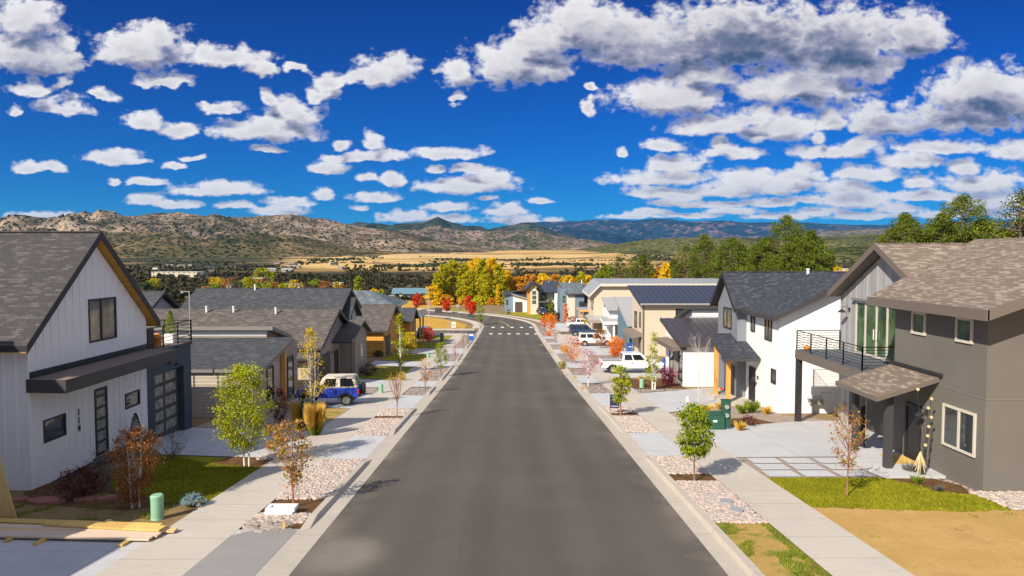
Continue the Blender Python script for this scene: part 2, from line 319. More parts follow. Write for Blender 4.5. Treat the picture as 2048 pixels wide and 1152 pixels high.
concrete('gutter_c', (.46, .40, .33), [('Y', 3.0)]); concrete('walk', (.50, .44, .37), [('Y', 1.52)], off=.35); concrete('pad', (.27, .25, .235)); concrete('drive', (.49, .48, .48), [('Y', 2.9), ('X', 3.1)], off=.2)
concrete('found', (.36, .30, .24))
mottled('earth', [(.3, (.16, .10, .055)), (.5, (.26, .17, .09)), (.62, (.20, .17, .05)), (.75, (.14, .13, .03))], .35)
mottled('dirt_gold', [(.3, (.38, .22, .065)), (.45, (.50, .31, .11)), (.6, (.44, .27, .08)), (.72, (.52, .35, .15))], .45, amp2=.30, bmp=.5, scale2=16)
mottled('mulch', [(.35, (.09, .045, .02)), (.6, (.17, .085, .03))], 3, amp2=.6, scale2=30, bmp=.8)
mottled('dirt_dark', [(.32, (.16, .10, .05)), (.5, (.25, .17, .07)), (.66, (.15, .12, .03))], 1.2, amp2=.4, scale2=18)
mottled('lawn', [(.3, (.10, .13, .008)), (.46, (.23, .22, .010)), (.60, (.33, .29, .012)), (.72, (.07, .10, .008))], .8, amp2=.45, scale2=25, bmp=.7, dist=.05)
mottled('dry_field', [(.3, (.40, .22, .035)), (.5, (.52, .30, .05)), (.7, (.36, .22, .04))], .25, amp2=.4, scale2=5)
mottled('patchy', [(.34, (.45, .28, .09)), (.50, (.40, .26, .07)), (.62, (.20, .20, .03)), (.75, (.15, .18, .02))], 1.6, amp2=.4, scale2=22, bmp=.6)
# river stones seen far off: voronoi cobbles
m, t, b = newmat('cobble'); co = coords(t); vo = nd(t, 'ShaderNodeTexVoronoi', i_Scale=6.5); t.links.new(co, vo.inputs['Vector'])
sw = nd(t, 'ShaderNodeSeparateColor'); t.links.new(vo.outputs['Color'], sw.inputs[0])
c = ramp(t, sw.outputs[0], [(0, (.42, .30, .24)), (.3, (.55, .44, .36)), (.6, (.36, .31, .28)), (.8, (.62, .50, .42)), (1, (.45, .28, .2))])
c = mixc(t, smooth(t, vo.outputs[0], .35, .75), c, (.10, .08, .07)); t.links.new(c, b.inputs['Base Color']); b.inputs['Roughness'].default_value = .8
bump(t, b, mth(t, 'SUBTRACT', 1.0, vo.outputs[0]), .8, .06)
mottled('gravel', [(.3, (.27, .20, .155)), (.5, (.37, .29, .23)), (.7, (.30, .24, .2))], 1.5, amp2=.7, scale2=26, bmp=.8)
islandmat('stones', [(.38, .29, .23), (.56, .47, .39), (.27, .24, .23), (.58, .46, .37), (.44, .31, .25), (.48, .43, .38), (.33, .29, .28), (.54, .36, .29)], .75)
islandmat('rocks', [(.22, .19, .17), (.36, .30, .26), (.30, .24, .2)], .8)
plain('paint_white', (.78, .78, .76), .6, .1, 8); plain('paint_yellow', (.55, .40, .10), .7, .1)
lined('white_board', (.80, .77, .76), 'Y', 50, .0001, 1, var=.05, slope=False, bmp=.05)
plain('white_trim', (.82, .79, .77), .5, .04); plain('stucco_white', (.82, .80, .77), .85, .09, 1.0, .15)
plain('white_smooth', (.78, .77, .76), .5, .04, 2)
lined('lap_white', (.80, .78, .74), 'Z', .17, .09, .72, var=.05); lined('lap_tan', (.50, .42, .34), 'Z', .2, .09, .6, var=.05)
lined('lap_blue', (.12, .19, .23), 'Z', .17, .09, .6); plain('teal', (.035, .060, .078), .6, .1, 2); plain('teal_blue', (.11, .20, .25), .65, .08, 2)
plain('taupe', (.150, .134, .115), .88, .12, .9, .2); plain('taupe_pale', (.33, .27, .22), .85, .07, 1.2, .08); plain('beige', (.58, .49, .365), .85, .06, 1.0, .06)  # the second taupe is a paler wall colour for other houses
plain('beige_pale', (.60, .54, .45), .85, .06, 1.0, .06); plain('grey_light', (.42, .43, .45), .8, .06, 1.0); plain('grey_blue', (.16, .21, .26), .8, .06, 1.0)
lined('grey_board', (.20, .215, .24), 'Y', .3, .08, .6, slope=False); lined('grey_barn', (.36, .345, .345), 'Y', .15, .07, .55, slope=False, wood=.5, var=.2)
lined('wood_orange', (.62, .29, .045), 'Z', .14, .07, .5, wood=.3); lined('wood_soffit', (.50, .27, .05), 'Y', .12, .08, .6, wood=.3); plain('wood_post', (.66, .33, .075), .6, .15, 5)
plain('lumber', (.66, .44, .2), .7, .1, 4); plain('lumber_tan', (.62, .47, .35), .7, .08, 3); plain('osb', (.62, .42, .16), .8, .35, 30)
lined('lumber_gold', (.66, .42, .12), 'X', .9, .01, .8, wood=.5, slope=False)
plain('trim_black', (.028, .027, .03), .5, .08, 3); plain('trim_dark', (.055, .05, .05), .55, .08, 3); plain('trim_brown', (.15, .12, .10), .6, .08); plain('trim_grey', (.20, .185, .17), .6, .06)
plain('frame_pale', (.58, .52, .44), .5, .04); plain('canopy_top', (.22, .165, .135), .8, .08, 2); plain('metal_seam', (.075, .085, .12), .38, .06, 1.5, metal=.5); plain('metal_brown', (.085, .072, .078), .4, .06, 1.5, metal=.4)
plain('metal_pale', (.36, .345, .34), .5, .05, 2); plain('metal_grey', (.30, .31, .32), .45, .1); plain('rail', (.02, .018, .02), .45, .05, metal=.3)
plain('deck', (.10, .11, .125), .7, .1, 3); plain('door_dark', (.022, .02, .022), .45, .06); plain('garage_brown', (.075, .058, .05), .6, .08)
plain('pedestal_green', (.25, .45, .29), .5, .06); plain('box_green', (.02, .085, .055), .5, .08); plain('meter_grey', (.42, .43, .42), .4, .1, metal=.4)
plain('red', (.55, .03, .03), .5); plain('red_rock', (.33, .13, .10), .85, .25, 3, .3); plain('bin_blue', (.02, .10, .42), .45, .05); plain('bin_black', (.03, .03, .035), .6)
plain('foam', (.82, .82, .80), .6, .04); plain('sign_navy', (.025, .03, .07), .5); plain('sign_teal', (.05, .32, .33), .5); plain('sign_white', (.8, .8, .8), .5); plain('plastic_orange', (.75, .25, .03), .5)
plain('pot_white', (.72, .70, .68), .5); plain('pot_black', (.03, .03, .03), .5); plain('straw', (.62, .50, .26), .9, .2, 20)
m, t, b = newmat('glass'); co = coords(t); b.inputs['Base Color'].default_value = (.035, .045, .05, 1); b.inputs['Roughness'].default_value = .04; b.inputs['Specular IOR Level'].default_value = .9
bump(t, b, tex(t, co, 1.5, 2), .03, .05)
m, t, b = newmat('glass_green'); co = coords(t); n = tex(t, co, 1.4, 3); t.links.new(ramp(t, n, [(.4, (.03, .06, .035)), (.6, (.10, .16, .08))]), b.inputs['Base Color']); b.inputs['Roughness'].default_value = .05; b.inputs['Specular IOR Level'].default_value = .8
m, t, b = newmat('glass_curtain'); co = coords(t); n = tex(t, co, 2.2, 3); t.links.new(ramp(t, n, [(.35, (.07, .07, .065)), (.65, (.20, .185, .17))]), b.inputs['Base Color']); b.inputs['Roughness'].default_value = .06; b.inputs['Specular IOR Level'].default_value = .8
m, t, b = newmat('glass_frost'); co = coords(t); n = tex(t, co, 5, 4); t.links.new(ramp(t, n, [(.35, (.14, .17, .15)), (.65, (.30, .32, .28))]), b.inputs['Base Color']); b.inputs['Roughness'].default_value = .25
plain('glass_car', (.012, .014, .018), .05, 0, spec=.9); plain('tyre', (.018, .018, .018), .85); plain('rim', (.5, .5, .5), .3, .05, metal=.7); plain('chrome', (.6, .6, .6), .2, 0, metal=1)
plain('car_blue', (.004, .045, .40), .3, .03, coat=.6); plain('car_white', (.75, .74, .74), .35, .02, coat=.5); plain('car_navy', (.015, .04, .085), .25, .02, coat=.6); plain('car_dark', (.02, .022, .028), .3, 0, coat=.5)
plain('soft_top', (.58, .51, .43), .85, .06, 4, .1); plain('lamp_red', (.45, .01, .015), .3, 0); plain('lamp_clear', (.7, .7, .7), .2, 0); plain('plastic_black', (.02, .02, .02), .6)
shingle('sh_charcoal', (.062, .056, .058), (.080, .072, .072), (.112, .102, .100)); shingle('sh_brown', (.095, .079, .072), (.125, .106, .094), (.17, .147, .13), w=.36, h=.12)
shingle('sh_slate', (.040, .044, .058), (.060, .064, .080), (.088, .093, .112)); shingle('sh_tan', (.185, .14, .11), (.26, .21, .165), (.32, .275, .215), w=.30, h=.10)
shingle('sh_tan_y', (.185, .14, .11), (.26, .21, .165), (.32, .275, .215), 'Y', w=.30, h=.10); shingle('sh_slate_y', (.040, .044, .058), (.060, .064, .080), (.088, .093, .112), 'Y')
shingle('sh_navy', (.045, .055, .085), (.06, .07, .10), (.08, .09, .12)); shingle('sh_blue', (.10, .12, .135), (.14, .165, .18), (.2, .23, .245), w=.5, h=.2); shingle('sh_grey', (.055, .057, .064), (.070, .073, .081), (.098, .102, .112), w=.34, h=.12)
plain('bark', (.20, .13, .09), .9, .25, 12, .4); plain('bark_pale', (.62, .56, .50), .8, .25, 10, .2); plain('bark_red', (.30, .12, .09), .8, .2, 12); plain('bark_pine', (.17, .10, .07), .95, .25, 4, .5)
YG = (.42, .45, .02); YL = (.62, .46, .02)
leafmat('lf_aspen', [(.13, .20, .006), (.26, .32, .008), (.40, .40, .010), (.56, .45, .012)], .22); leafmat('lf_green', [(.10, .16, .006), (.22, .29, .008), (.40, .42, .010)], .28)
leafmat('lf_gold', [(.70, .42, .01), (.72, .46, .015), (.5, .40, .02), (.40, .38, .02)]); leafmat('lf_bronze', [(.26, .24, .02), (.40, .17, .035), (.50, .22, .05), (.30, .27, .03), (.42, .12, .05)])
leafmat('lf_red', [(.42, .012, .008), (.68, .04, .01), (.75, .10, .01)]); leafmat('lf_orange', [(.65, .10, .008), (.85, .20, .01), (.8, .34, .02)]); leafmat('lf_maroon', [(.10, .012, .03), (.30, .015, .07), (.45, .04, .14)])
leafmat('lf_darkred', [(.07, .018, .022), (.12, .03, .03), (.16, .05, .03)]); leafmat('lf_rust', [(.20, .055, .02), (.33, .10, .03), (.40, .16, .04), (.30, .2, .05)]); leafmat('lf_pink', [(.60, .22, .26), (.45, .08, .14), (.70, .45, .42)])
leafmat('lf_peach', [(.62, .24, .10), (.75, .40, .18), (.55, .16, .10)]); leafmat('lf_sage', [(.12, .13, .10), (.2, .19, .15), (.16, .12, .12)]); leafmat('lf_bluespruce', [(.22, .34, .36), (.35, .48, .50), (.18, .28, .3)])
leafmat('lf_pine', [(.03, .06, .005), (.07, .11, .006), (.13, .165, .008), (.22, .21, .010)], .12); leafmat('lf_poplar', [(.16, .20, .008), (.34, .35, .010), (.58, .49, .012), (.76, .54, .010)], .3); leafmat('lf_poplar_gold', [(.78, .46, .008), (.88, .58, .012), (.66, .54, .012)], .35)
leafmat('lf_scrub', [(.02, .028, .010), (.04, .046, .012), (.06, .042, .02), (.08, .045, .022)], .1); leafmat('lf_juniper', [(.02, .035, .012), (.04, .058, .018), (.06, .07, .02)], .1); leafmat('lf_straw', [(.55, .36, .05), (.75, .46, .07), (.62, .42, .1)]); leafmat('lf_grass', [(.10, .17, .012), (.2, .27, .02), (.3, .3, .03)])
leafmat('lf_dgreen', [(.03, .055, .02), (.05, .08, .03)], .1); leafmat('lf_lawn', [(.13, .16, .006), (.25, .25, .008), (.42, .36, .016)], .25); leafmat('lf_orangehedge', [(.45, .16, .02), (.65, .28, .02), (.5, .34, .03)])

# ---------------------------------------------------------------- mesh building
class MB:
    def __init__(s): s.v = []; s.f = []; s.m = []
    def poly(s, pts, mi=0):
        n = len(s.v); s.v += [tuple(p) for p in pts]; s.f.append(tuple(range(n, n+len(pts)))); s.m.append(mi); return s
    def box(s, x0, x1, y0, y1, z0, z1, mi=0):
        n = len(s.v)
        s.v += [(x0,y0,z0),(x1,y0,z0),(x1,y1,z0),(x0,y1,z0),(x0,y0,z1),(x1,y0,z1),(x1,y1,z1),(x0,y1,z1)]
        for q in ((0,3,2,1),(4,5,6,7),(0,1,5,4),(1,2,6,5),(2,3,7,6),(3,0,4,7)): s.f.append(tuple(n+i for i in q)); s.m.append(mi)
        return s
    def prism(s, poly, ax, a0, a1, mi=0):
        def P(p, a): return (a, p[0], p[1]) if ax == 'x' else ((p[0], a, p[1]) if ax == 'y' else (p[0], p[1], a))
        n = len(s.v); k = len(poly)
        s.v += [P(p, a0) for p in poly] + [P(p, a1) for p in poly]
        s.f.append(tuple(range(n, n+k))); s.m.append(mi); s.f.append(tuple(range(n+2*k-1, n+k-1, -1))); s.m.append(mi)
        for i in range(k):
            j = (i+1) % k; s.f.append((n+i, n+j, n+k+j, n+k+i)); s.m.append(mi)
        return s
    def slab(s, cs, t, mt=0, ms=1):
        n = len(s.v); k = len(cs)
        s.v += [tuple(c) for c in cs] + [(c[0], c[1], c[2]-t) for c in cs]
        s.f.append(tuple(range(n, n+k))); s.m.append(mt); s.f.append(tuple(range(n+2*k-1, n+k-1, -1))); s.m.append(ms)
        for i in range(k):
            j = (i+1) % k; s.f.append((n+i, n+j, n+k+j, n+k+i)); s.m.append(ms)
        return s
    def tube(s, pts, rad, n=6, mi=0, cap=True):
        pts = [Vector(p) for p in pts]
        if isinstance(rad, (int, float)): rad = [rad]*len(pts)
        b0 = len(s.v)
        for i, p in enumerate(pts):
            d = (pts[min(i+1, len(pts)-1)]-pts[max(i-1, 0)]).normalized()
            a = d.cross(Vector((0, 0, 1)) if abs(d.z) < .9 else Vector((1, 0, 0))).normalized(); bb = d.cross(a)
            for k in range(n):
                w = 2*math.pi*k/n; q = p+(a*math.cos(w)+bb*math.sin(w))*rad[i]; s.v.append(tuple(q))
        for i in range(len(pts)-1):
            for k in range(n):
                k2 = (k+1) % n; s.f.append((b0+i*n+k, b0+i*n+k2, b0+(i+1)*n+k2, b0+(i+1)*n+k)); s.m.append(mi)
        if cap:
            s.f.append(tuple(range(b0, b0+n))); s.m.append(mi); e = b0+(len(pts)-1)*n; s.f.append(tuple(range(e+n-1, e-1, -1))); s.m.append(mi)
        return s
    def lathe(s, c, prof, n=16, mi=0):
        return s.tube([(c[0], c[1], c[2]+z) for r, z in prof], [max(r, .001) for r, z in prof], n, mi)
    def ball(s, c, rx, ry=None, rz=None, nu=8, nv=6, mi=0, jit=0):
        ry = ry or rx; rz = rz or rx; b0 = len(s.v)
        for j in range(1, nv):
            for i in range(nu):
                a = 2*math.pi*i/nu; bb = math.pi*j/nv; q = 1+random.uniform(-jit, jit)
                s.v.append((c[0]+rx*q*math.sin(bb)*math.cos(a), c[1]+ry*q*math.sin(bb)*math.sin(a), c[2]+rz*q*math.cos(bb)))
        s.v += [(c[0], c[1], c[2]+rz), (c[0], c[1], c[2]-rz)]; tp = len(s.v)-2
        for i in range(nu):
            k = (i+1) % nu; s.f.append((tp, b0+i, b0+k)); s.m.append(mi); e = b0+(nv-2)*nu; s.f.append((tp+1, e+k, e+i)); s.m.append(mi)
            for j in range(nv-2): s.f.append((b0+j*nu+i, b0+(j+1)*nu+i, b0+(j+1)*nu+k, b0+j*nu+k)); s.m.append(mi)
        return s
    def build(s, name, mats, parent=None, org=None, smooth=False, recalc=True, bevel=0):
        if isinstance(mats, str): mats = [mats]
        if org is None: org = tuple(parent.get('org', (0, 0, 0))) if parent else (0, 0, 0)
        me = bpy.data.meshes.new(name); o = np.array(org)
        me.from_pydata((np.array(s.v)-o).tolist(), [], s.f)
        for mm in mats: me.materials.append(MATS[mm])
        me.polygons.foreach_set('material_index', s.m)
        if recalc or bevel:
            bm = bmesh.new(); bm.from_mesh(me)
            if bevel:
                bmesh.ops.remove_doubles(bm, verts=bm.verts, dist=1e-5)
            bmesh.ops.recalc_face_normals(bm, faces=bm.faces)
            if bevel:
                es = [e for e in bm.edges if len(e.link_faces) == 2 and e.calc_face_angle(0) > .5]
                bmesh.ops.bevel(bm, geom=es, offset=bevel, segments=2, affect='EDGES', clamp_overlap=True)
            bm.to_mesh(me); bm.free()
        if smooth:
            me.polygons.foreach_set('use_smooth', [True]*len(me.polygons))
        ob = bpy.data.objects.new(name, me); C.objects.link(ob)
        if parent: ob.parent = parent; ob['org'] = tuple(org)
        else: ob.location = org
        return ob
def tag(o, label=None, cat=None, group=None, kind=None):
    if label: o['label'] = label
    if cat: o['category'] = cat
    if group: o['group'] = group
    if kind: o['kind'] = kind
    return o
def empty(name, loc, label, cat, group=None):
    o = bpy.data.objects.new(name, None); C.objects.link(o); o.location = loc; o['org'] = tuple(loc); o.empty_display_size = .3
    return tag(o, label, cat, group)
def struct(name, mb, mats, **k): return tag(mb.build(name, mats, **k), kind='structure')
def stuff(name, mb, mats, label, cat, **k):
    return tag(mb.build(name, mats, **k), label, cat, kind='stuff')
def cuts(y0, y1): return [y0]+[k for k in KN if y0 < k < y1]+[y1]
def sheet(x0, x1, y0, y1, dz, mb=None, mi=0, xf0=None, xf1=None):
    """flat sheet lying dz above the street profile; x limits may be functions of y"""
    mb = mb or MB(); ys = cuts(y0, y1)
    if xf0 or xf1: ys = sorted(set(ys+[y0+(y1-y0)*i/10 for i in range(11)]))
    X0 = xf0 or (lambda y: x0); X1 = xf1 or (lambda y: x1)
    for a, b_ in zip(ys, ys[1:]):
        mb.poly([(X0(a), a, gz(a)+dz), (X1(a), a, gz(a)+dz), (X1(b_), b_, gz(b_)+dz), (X0(b_), b_, gz(b_)+dz)], mi)
    return mb
def polysheet(pts, dz, mb=None, mi=0):
    mb = mb or MB()
    def clip(P, lim, sg):
        o = []
        for i, a in enumerate(P):
            b_ = P[(i+1) % len(P)]; ia = (a[1]-lim)*sg >= 0; ib = (b_[1]-lim)*sg >= 0
            if ia: o.append(a)
            if ia != ib:
                t_ = (lim-a[1])/(b_[1]-a[1]); o.append((a[0]+(b_[0]-a[0])*t_, lim))
        return o
    ys_ = cuts(min(p[1] for p in pts), max(p[1] for p in pts))
    for a, b_ in zip(ys_, ys_[1:]):
        q = clip(clip(pts, a, 1), b_, -1)
        if len(q) >= 3: mb.poly([(x, y, gz(y)+dz) for x, y in q], mi)
    return mb
def from_arrays(name, v, f, mats, parent=None, org=(0, 0, 0), smooth=False):
    me = bpy.data.meshes.new(name); nf, k = f.shape
    me.vertices.add(len(v)); me.vertices.foreach_set('co', (v-np.array(org)).astype(np.float32).ravel())
    me.loops.add(nf*k); me.loops.foreach_set('vertex_index', f.astype(np.int32).ravel())
    me.polygons.add(nf); me.polygons.foreach_set('loop_start', np.arange(0, nf*k, k, dtype=np.int32))
    if smooth: me.polygons.foreach_set('use_smooth', np.ones(nf, dtype=bool))
    me.materials.append(MATS[mats]); me.update(calc_edges=True)
    ob = bpy.data.objects.new(name, me); C.objects.link(ob)
    if parent: ob.parent = parent; ob['org'] = tuple(org)
    else: ob.location = org
    return ob
def leaf_quads(rng, cen, size, aspect=.6, up=0.0):
    """one small rhombic leaf per centre, random orientation"""
    n = len(cen); d = rng.normal(size=(n, 3)); d[:, 2] += up; d /= np.linalg.norm(d, axis=1)[:, None]
    e = rng.normal(size=(n, 3)); e -= (e*d).sum(1)[:, None]*d; e /= np.linalg.norm(e, axis=1)[:, None]
    s = (size*rng.uniform(.6, 1.3, n))[:, None]
    v = np.stack([cen-d*s*.5, cen+e*s*.5*aspect, cen+d*s*.5, cen-e*s*.5*aspect], 1).reshape(-1, 3)
    f = np.arange(n*4).reshape(n, 4); return v, f
# ---------------------------------------------------------------- terrain
VY = [210, 300, 500, 800, 1200, 1800, 2500, 3500, 6000, 12000, 40000]
VZ = [-8.6, -14, -17.5, -17, -12, -6, 8, 34, 60, 60, 60]
def sstep(a, b, x):
    t = min(1, max(0, (x-a)/(b-a))); return t*t*(3-2*t)
def T(x, y):
    z = gz(y) if y <= 210 else float(np.interp(y, VY, VZ))
    if y <= 210:
        if x < -40: z -= 7*sstep(40, 130, -x)
    else: z -= 7*sstep(40, 130, -x)*(1-sstep(210, 420, y))
    if y > 260: z += (noise.noise((x/220, y/220, 0)))*min(4, (y-260)/120)
    if x > 200 and y > 250: z += 12*sstep(200, 900, x)*sstep(250, 700, y)
    return z
gxs = [-34, 60]; a = 6
xs = [-34.0]; st = 6.0
while xs[-1] > -32000: xs.append(xs[-1]-st); st *= 1.13
xs2 = [60.0]; st = 6.0
while xs2[-1] < 32000: xs2.append(xs2[-1]+st); st *= 1.13
GX = xs[::-1]+[0.0]+xs2
ys = [float(k) for k in KN]; st = 8.0
while ys[-1] < 38000: ys.append(ys[-1]+st); st *= 1.055
v = np.array([(x, y, T(x, y)) for y in ys for x in GX]); nx = len(GX)
f = np.array([(j*nx+i, j*nx+i+1, (j+1)*nx+i+1, (j+1)*nx+i) for j in range(len(ys)-1) for i in range(nx-1)])
m, t, b = newmat('ground'); co = coords(t); dist = vmth(t, 'LENGTH', co, out=1)
near = ramp(t, tex(t, co, .35, 7), [(.3, (.17, .11, .06)), (.5, (.27, .19, .11)), (.66, (.22, .18, .08))])
mp = nd(t, 'ShaderNodeMapping'); mp.inputs['Scale'].default_value = (.6, .35, 1); t.links.new(co, mp.inputs[0])
brush = ramp(t, tex(t, mp.outputs[0], .02, 8, .7), [(.36, (.025, .032, .012)), (.50, (.05, .042, .02)), (.60, (.14, .095, .035)), (.72, (.06, .045, .025))])
uu = mth(t, 'DIVIDE', axis_of(t, co, 'X'), mth(t, 'MAXIMUM', axis_of(t, co, 'Y'), 1.0))
darkv = ramp(t, tex(t, mp.outputs[0], .006, 8, .65), [(.38, (.03, .04, .015)), (.5, (.06, .055, .025)), (.58, (.20, .14, .06)), (.66, (.05, .045, .02))])
mp2 = nd(t, 'ShaderNodeMapping'); mp2.inputs['Scale'].default_value = (.22, 1, 1); t.links.new(co, mp2.inputs[0])
fields = ramp(t, tex(t, mp2.outputs[0], .0045, 6, .6), [(.40, (.60, .40, .16)), (.52, (.55, .33, .11)), (.60, (.16, .12, .06)), (.72, (.10, .09, .04))])
vo = nd(t, 'ShaderNodeTexVoronoi', i_Scale=.05); t.links.new(co, vo.inputs['Vector'])
fields = mixc(t, mth(t, 'MULTIPLY', smooth(t, vo.outputs[0], .36, .2), smooth(t, tex(t, co, .006, 4), .5, .58)), fields, (.05, .055, .03))
fields = mixc(t, mth(t, 'MULTIPLY', smooth(t, uu, -.36, -.28), smooth(t, uu, .30, .16)), darkv, fields); c = mixc(t, smooth(t, dist, 190, 260), near, brush); c = mixc(t, smooth(t, dist, 900, 1150), c, fields)
t.links.new(c, b.inputs['Base Color']); b.inputs['Roughness'].default_value = .95; b.inputs['Specular IOR Level'].default_value = .1
bump(t, b, tex(t, co, 14, 5, .7), .5, .04)
tag(from_arrays('ground', v, f, 'ground'), kind='structure')

# ---------------------------------------------------------------- road, kerbs, pavements
CX, CY0, RAD = 0.0, 138.0, 42.0
def centre(s):
    """point and heading (angle left of +y) of the street at arc length s beyond y=0"""
    if s <= CY0: return (0.0, s, 0.0)
    a = min((s-CY0)/RAD, R(48)); x = -RAD*(1-math.cos(a)); y = CY0+RAD*math.sin(a); r_ = s-CY0-a*RAD
    return (x-math.sin(a)*r_, y+math.cos(a)*r_, a)
def ribbon(o0, o1, s0, s1, dz0, dz1=None, mb=None, mi=0):
    """strip between lateral offsets o0..o1 (right positive) following the street"""
    mb = mb or MB(); dz1 = dz0 if dz1 is None else dz1
    ss = sorted(set([s0, s1]+[k for k in KN if s0 < k < min(s1, CY0)]+[CY0+i*1.5 for i in range(50) if s0 < CY0+i*1.5 < s1]))
    def P(s, o, dz):
        x, y, a = centre(s); px = x+math.cos(a)*o; py = y+math.sin(a)*o; return (px, py, gz(py)+dz)
    for a, b_ in zip(ss, ss[1:]): mb.poly([P(a, o0, dz0), P(a, o1, dz1), P(b_, o1, dz1), P(b_, o0, dz0)], mi)
    return mb
END = 235
struct('road', ribbon(-4.95, 4.95, -25, END, .02), 'asphalt')
KH = .15
LC = [(27.0, 32.0), (40.6, 46.5), (51.5, 55.5), (68, 73), (82, 90), (116.5, 131.5)]      # kerb cuts, left
RC = [(27.5, 32.6), (41.5, 47.5), (54, 60), (66, 72), (82, 88), (96, 100), (108, 113)]   # kerb cuts, right
LC0 = (-25, 18.4)
def kerb(sx, cutlist):
    mb = MB()
    def P(o): return sx*o
    ribbon(P(4.95), P(5.4), -25, END, .024, .03, mb)
    segs = []; y = -25.0
    for c0, c1 in sorted(cutlist): segs.append((y, c0)); y = c1
    segs.append((y, END))
    for a, b_ in segs:
        if b_-a < .5: continue
        ramp_a = 1.0
        ribbon(P(5.4), P(5.46), a+ramp_a, b_-ramp_a, .03, KH, mb); ribbon(P(5.46), P(5.66), a+ramp_a, b_-ramp_a, KH, KH, mb); ribbon(P(5.66), P(5.68), a+ramp_a, b_-ramp_a, KH, .0, mb)
        for e0, e1 in ((a, a+ramp_a), (b_, b_-ramp_a)):     # ramped ends
            h0, h1 = .04, KH
            for (o0, o1, i0, i1) in ((5.4, 5.46, 0, 1), (5.46, 5.66, 1, 1), (5.66, 5.68, 1, 2)):
                def Z(k, end): return .03 if k == 0 else (0 if k == 2 else (h0 if end == 0 else h1))
                if b_ >= CY0 and e0 == b_: continue
                mb.poly([(P(o0), e0, gz(e0)+Z(i0, 0)), (P(o1), e0, gz(e0)+Z(i1, 0)), (P(o1), e1, gz(e1)+Z(i1, 1)), (P(o0), e1, gz(e1)+Z(i0, 1))])
    for c0, c1 in cutlist: ribbon(P(5.4), P(5.68), c0, c1, .03, .045, mb)
    return mb
struct('kerb', kerb(-1, [LC0]+LC), 'gutter_c'); struct('kerb', kerb(1, RC), 'gutter_c')
struct('sidewalk', ribbon(-9.3, -7.32, -25, 116.5, .05), 'walk'); struct('sidewalk', ribbon(-7.1, -5.75, 133, 215, .05), 'walk')
struct('sidewalk', ribbon(7.25, 9.1, -25, END, .05), 'walk')
# aprons through the verge
mb = MB()
for a, b_ in [LC0]+LC[:-1]: sheet(-7.32, -5.68, a, b_, .046, mb)
struct('driveway_apron', mb, 'drive')
mb = MB()
for a, b_ in RC: sheet(5.68, 7.25, a, b_, .046, mb)
struct('driveway_apron', mb, 'drive')
# driveways on the lots
def drive(pts): return struct('driveway', polysheet(pts, .03), 'drive')
drive([(-9.3, 27.3), (-9.3, 33.2), (-15.8, 34.3), (-16.2, 34.3), (-16.2, 30.4), (-14.2, 28.0)])
drive([(-9.3, -25), (-9.3, 17.9), (-16, 17.9), (-22, 17.9), (-22, -25)])
drive([(-9.3, 40.6), (-9.3, 47), (-15.5, 50), (-15.5, 42.8)])
drive([(-9.3, 51), (-9.3, 56), (-12.8, 57.5), (-12.8, 52)])
drive([(-9.3, 68), (-9.3, 73), (-14.3, 74), (-14.3, 69)]); drive([(-9.3, 81.5), (-9.3, 90), (-14, 90), (-14, 84)])
drive([(9.1, 27.3), (9.1, 33.5), (15.4, 36), (17.5, 36), (17.5, 27.4), (13.0, 27.4)]); drive([(9.1, 39.0), (9.1, 47.6), (14.5, 50.5), (16.5, 50.5), (15.3, 44), (12.9, 41.3)])
drive([(9.1, 58), (9.1, 66), (15, 66), (15, 58)]); drive([(9.1, 79.8), (9.1, 96), (15.3, 96), (15.3, 79.8)])
drive([(9.1, 100), (9.1, 118), (15, 118), (15, 100)]); drive([(9.1, 126), (9.1, 146), (14, 146), (14, 126)])
# stepping pads beside the first right driveway
struct('paving_gravel', polysheet([(9.1, 24.0), (9.1, 27.3), (13.0, 27.4), (15.0, 26.9), (15.0, 24.0)], .012), 'gravel')
mb = MB()
for i in range(4):
    for j in range(3):
        xa = 9.3+i*1.30+(.10*j); ya = 24.15+j*1.05; sheet(xa, xa+1.12, ya, ya+.92, .034, mb)
struct('paving_slab', mb, 'drive')
struct('porch_floor', MB().box(13.3, 15.5, 23.9, 27.4, gz(25)-.6, gz(24.2)+.13), 'drive')
# side street on the left, crosswalk marks
struct('side_street', polysheet([(-60, 119), (-5.4, 119), (-4.95, 116.5), (-4.95, 131.5), (-5.4, 129), (-60, 129)], .016), 'asphalt')
mb = MB()
for o in (116.6, 130.2): mb.box(-60, -6.4, o, o+1.6, gz(o)+.0, gz(o)+.06)
for o in (118.5, 129.0): mb.box(-60, -6.4, o, o+.5, gz(o)-.1, gz(o)+.15)
struct('pavement', mb, 'walk')
def mark(x0, x1, y0, y1, m_='paint_white', mb=None): return sheet(x0, x1, y0, y1, .026, mb)
mb = MB()
for py, n, x0p, x1p in ((668.0, 6, 982, 1072), (655.0, 5, 986, 1062)):
    for k in range(n):
        px = x0p+(x1p-x0p)*k/(n-1); p = onG(px, py); mark(p[0]-.33, p[0]+.33, p[1]-1.0, p[1]+1.0, mb=mb)
struct('crosswalk_marks', mb, 'paint_white')
struct('lane_mark', ribbon(-.1, .1, 137, 152, .027), 'paint_yellow')
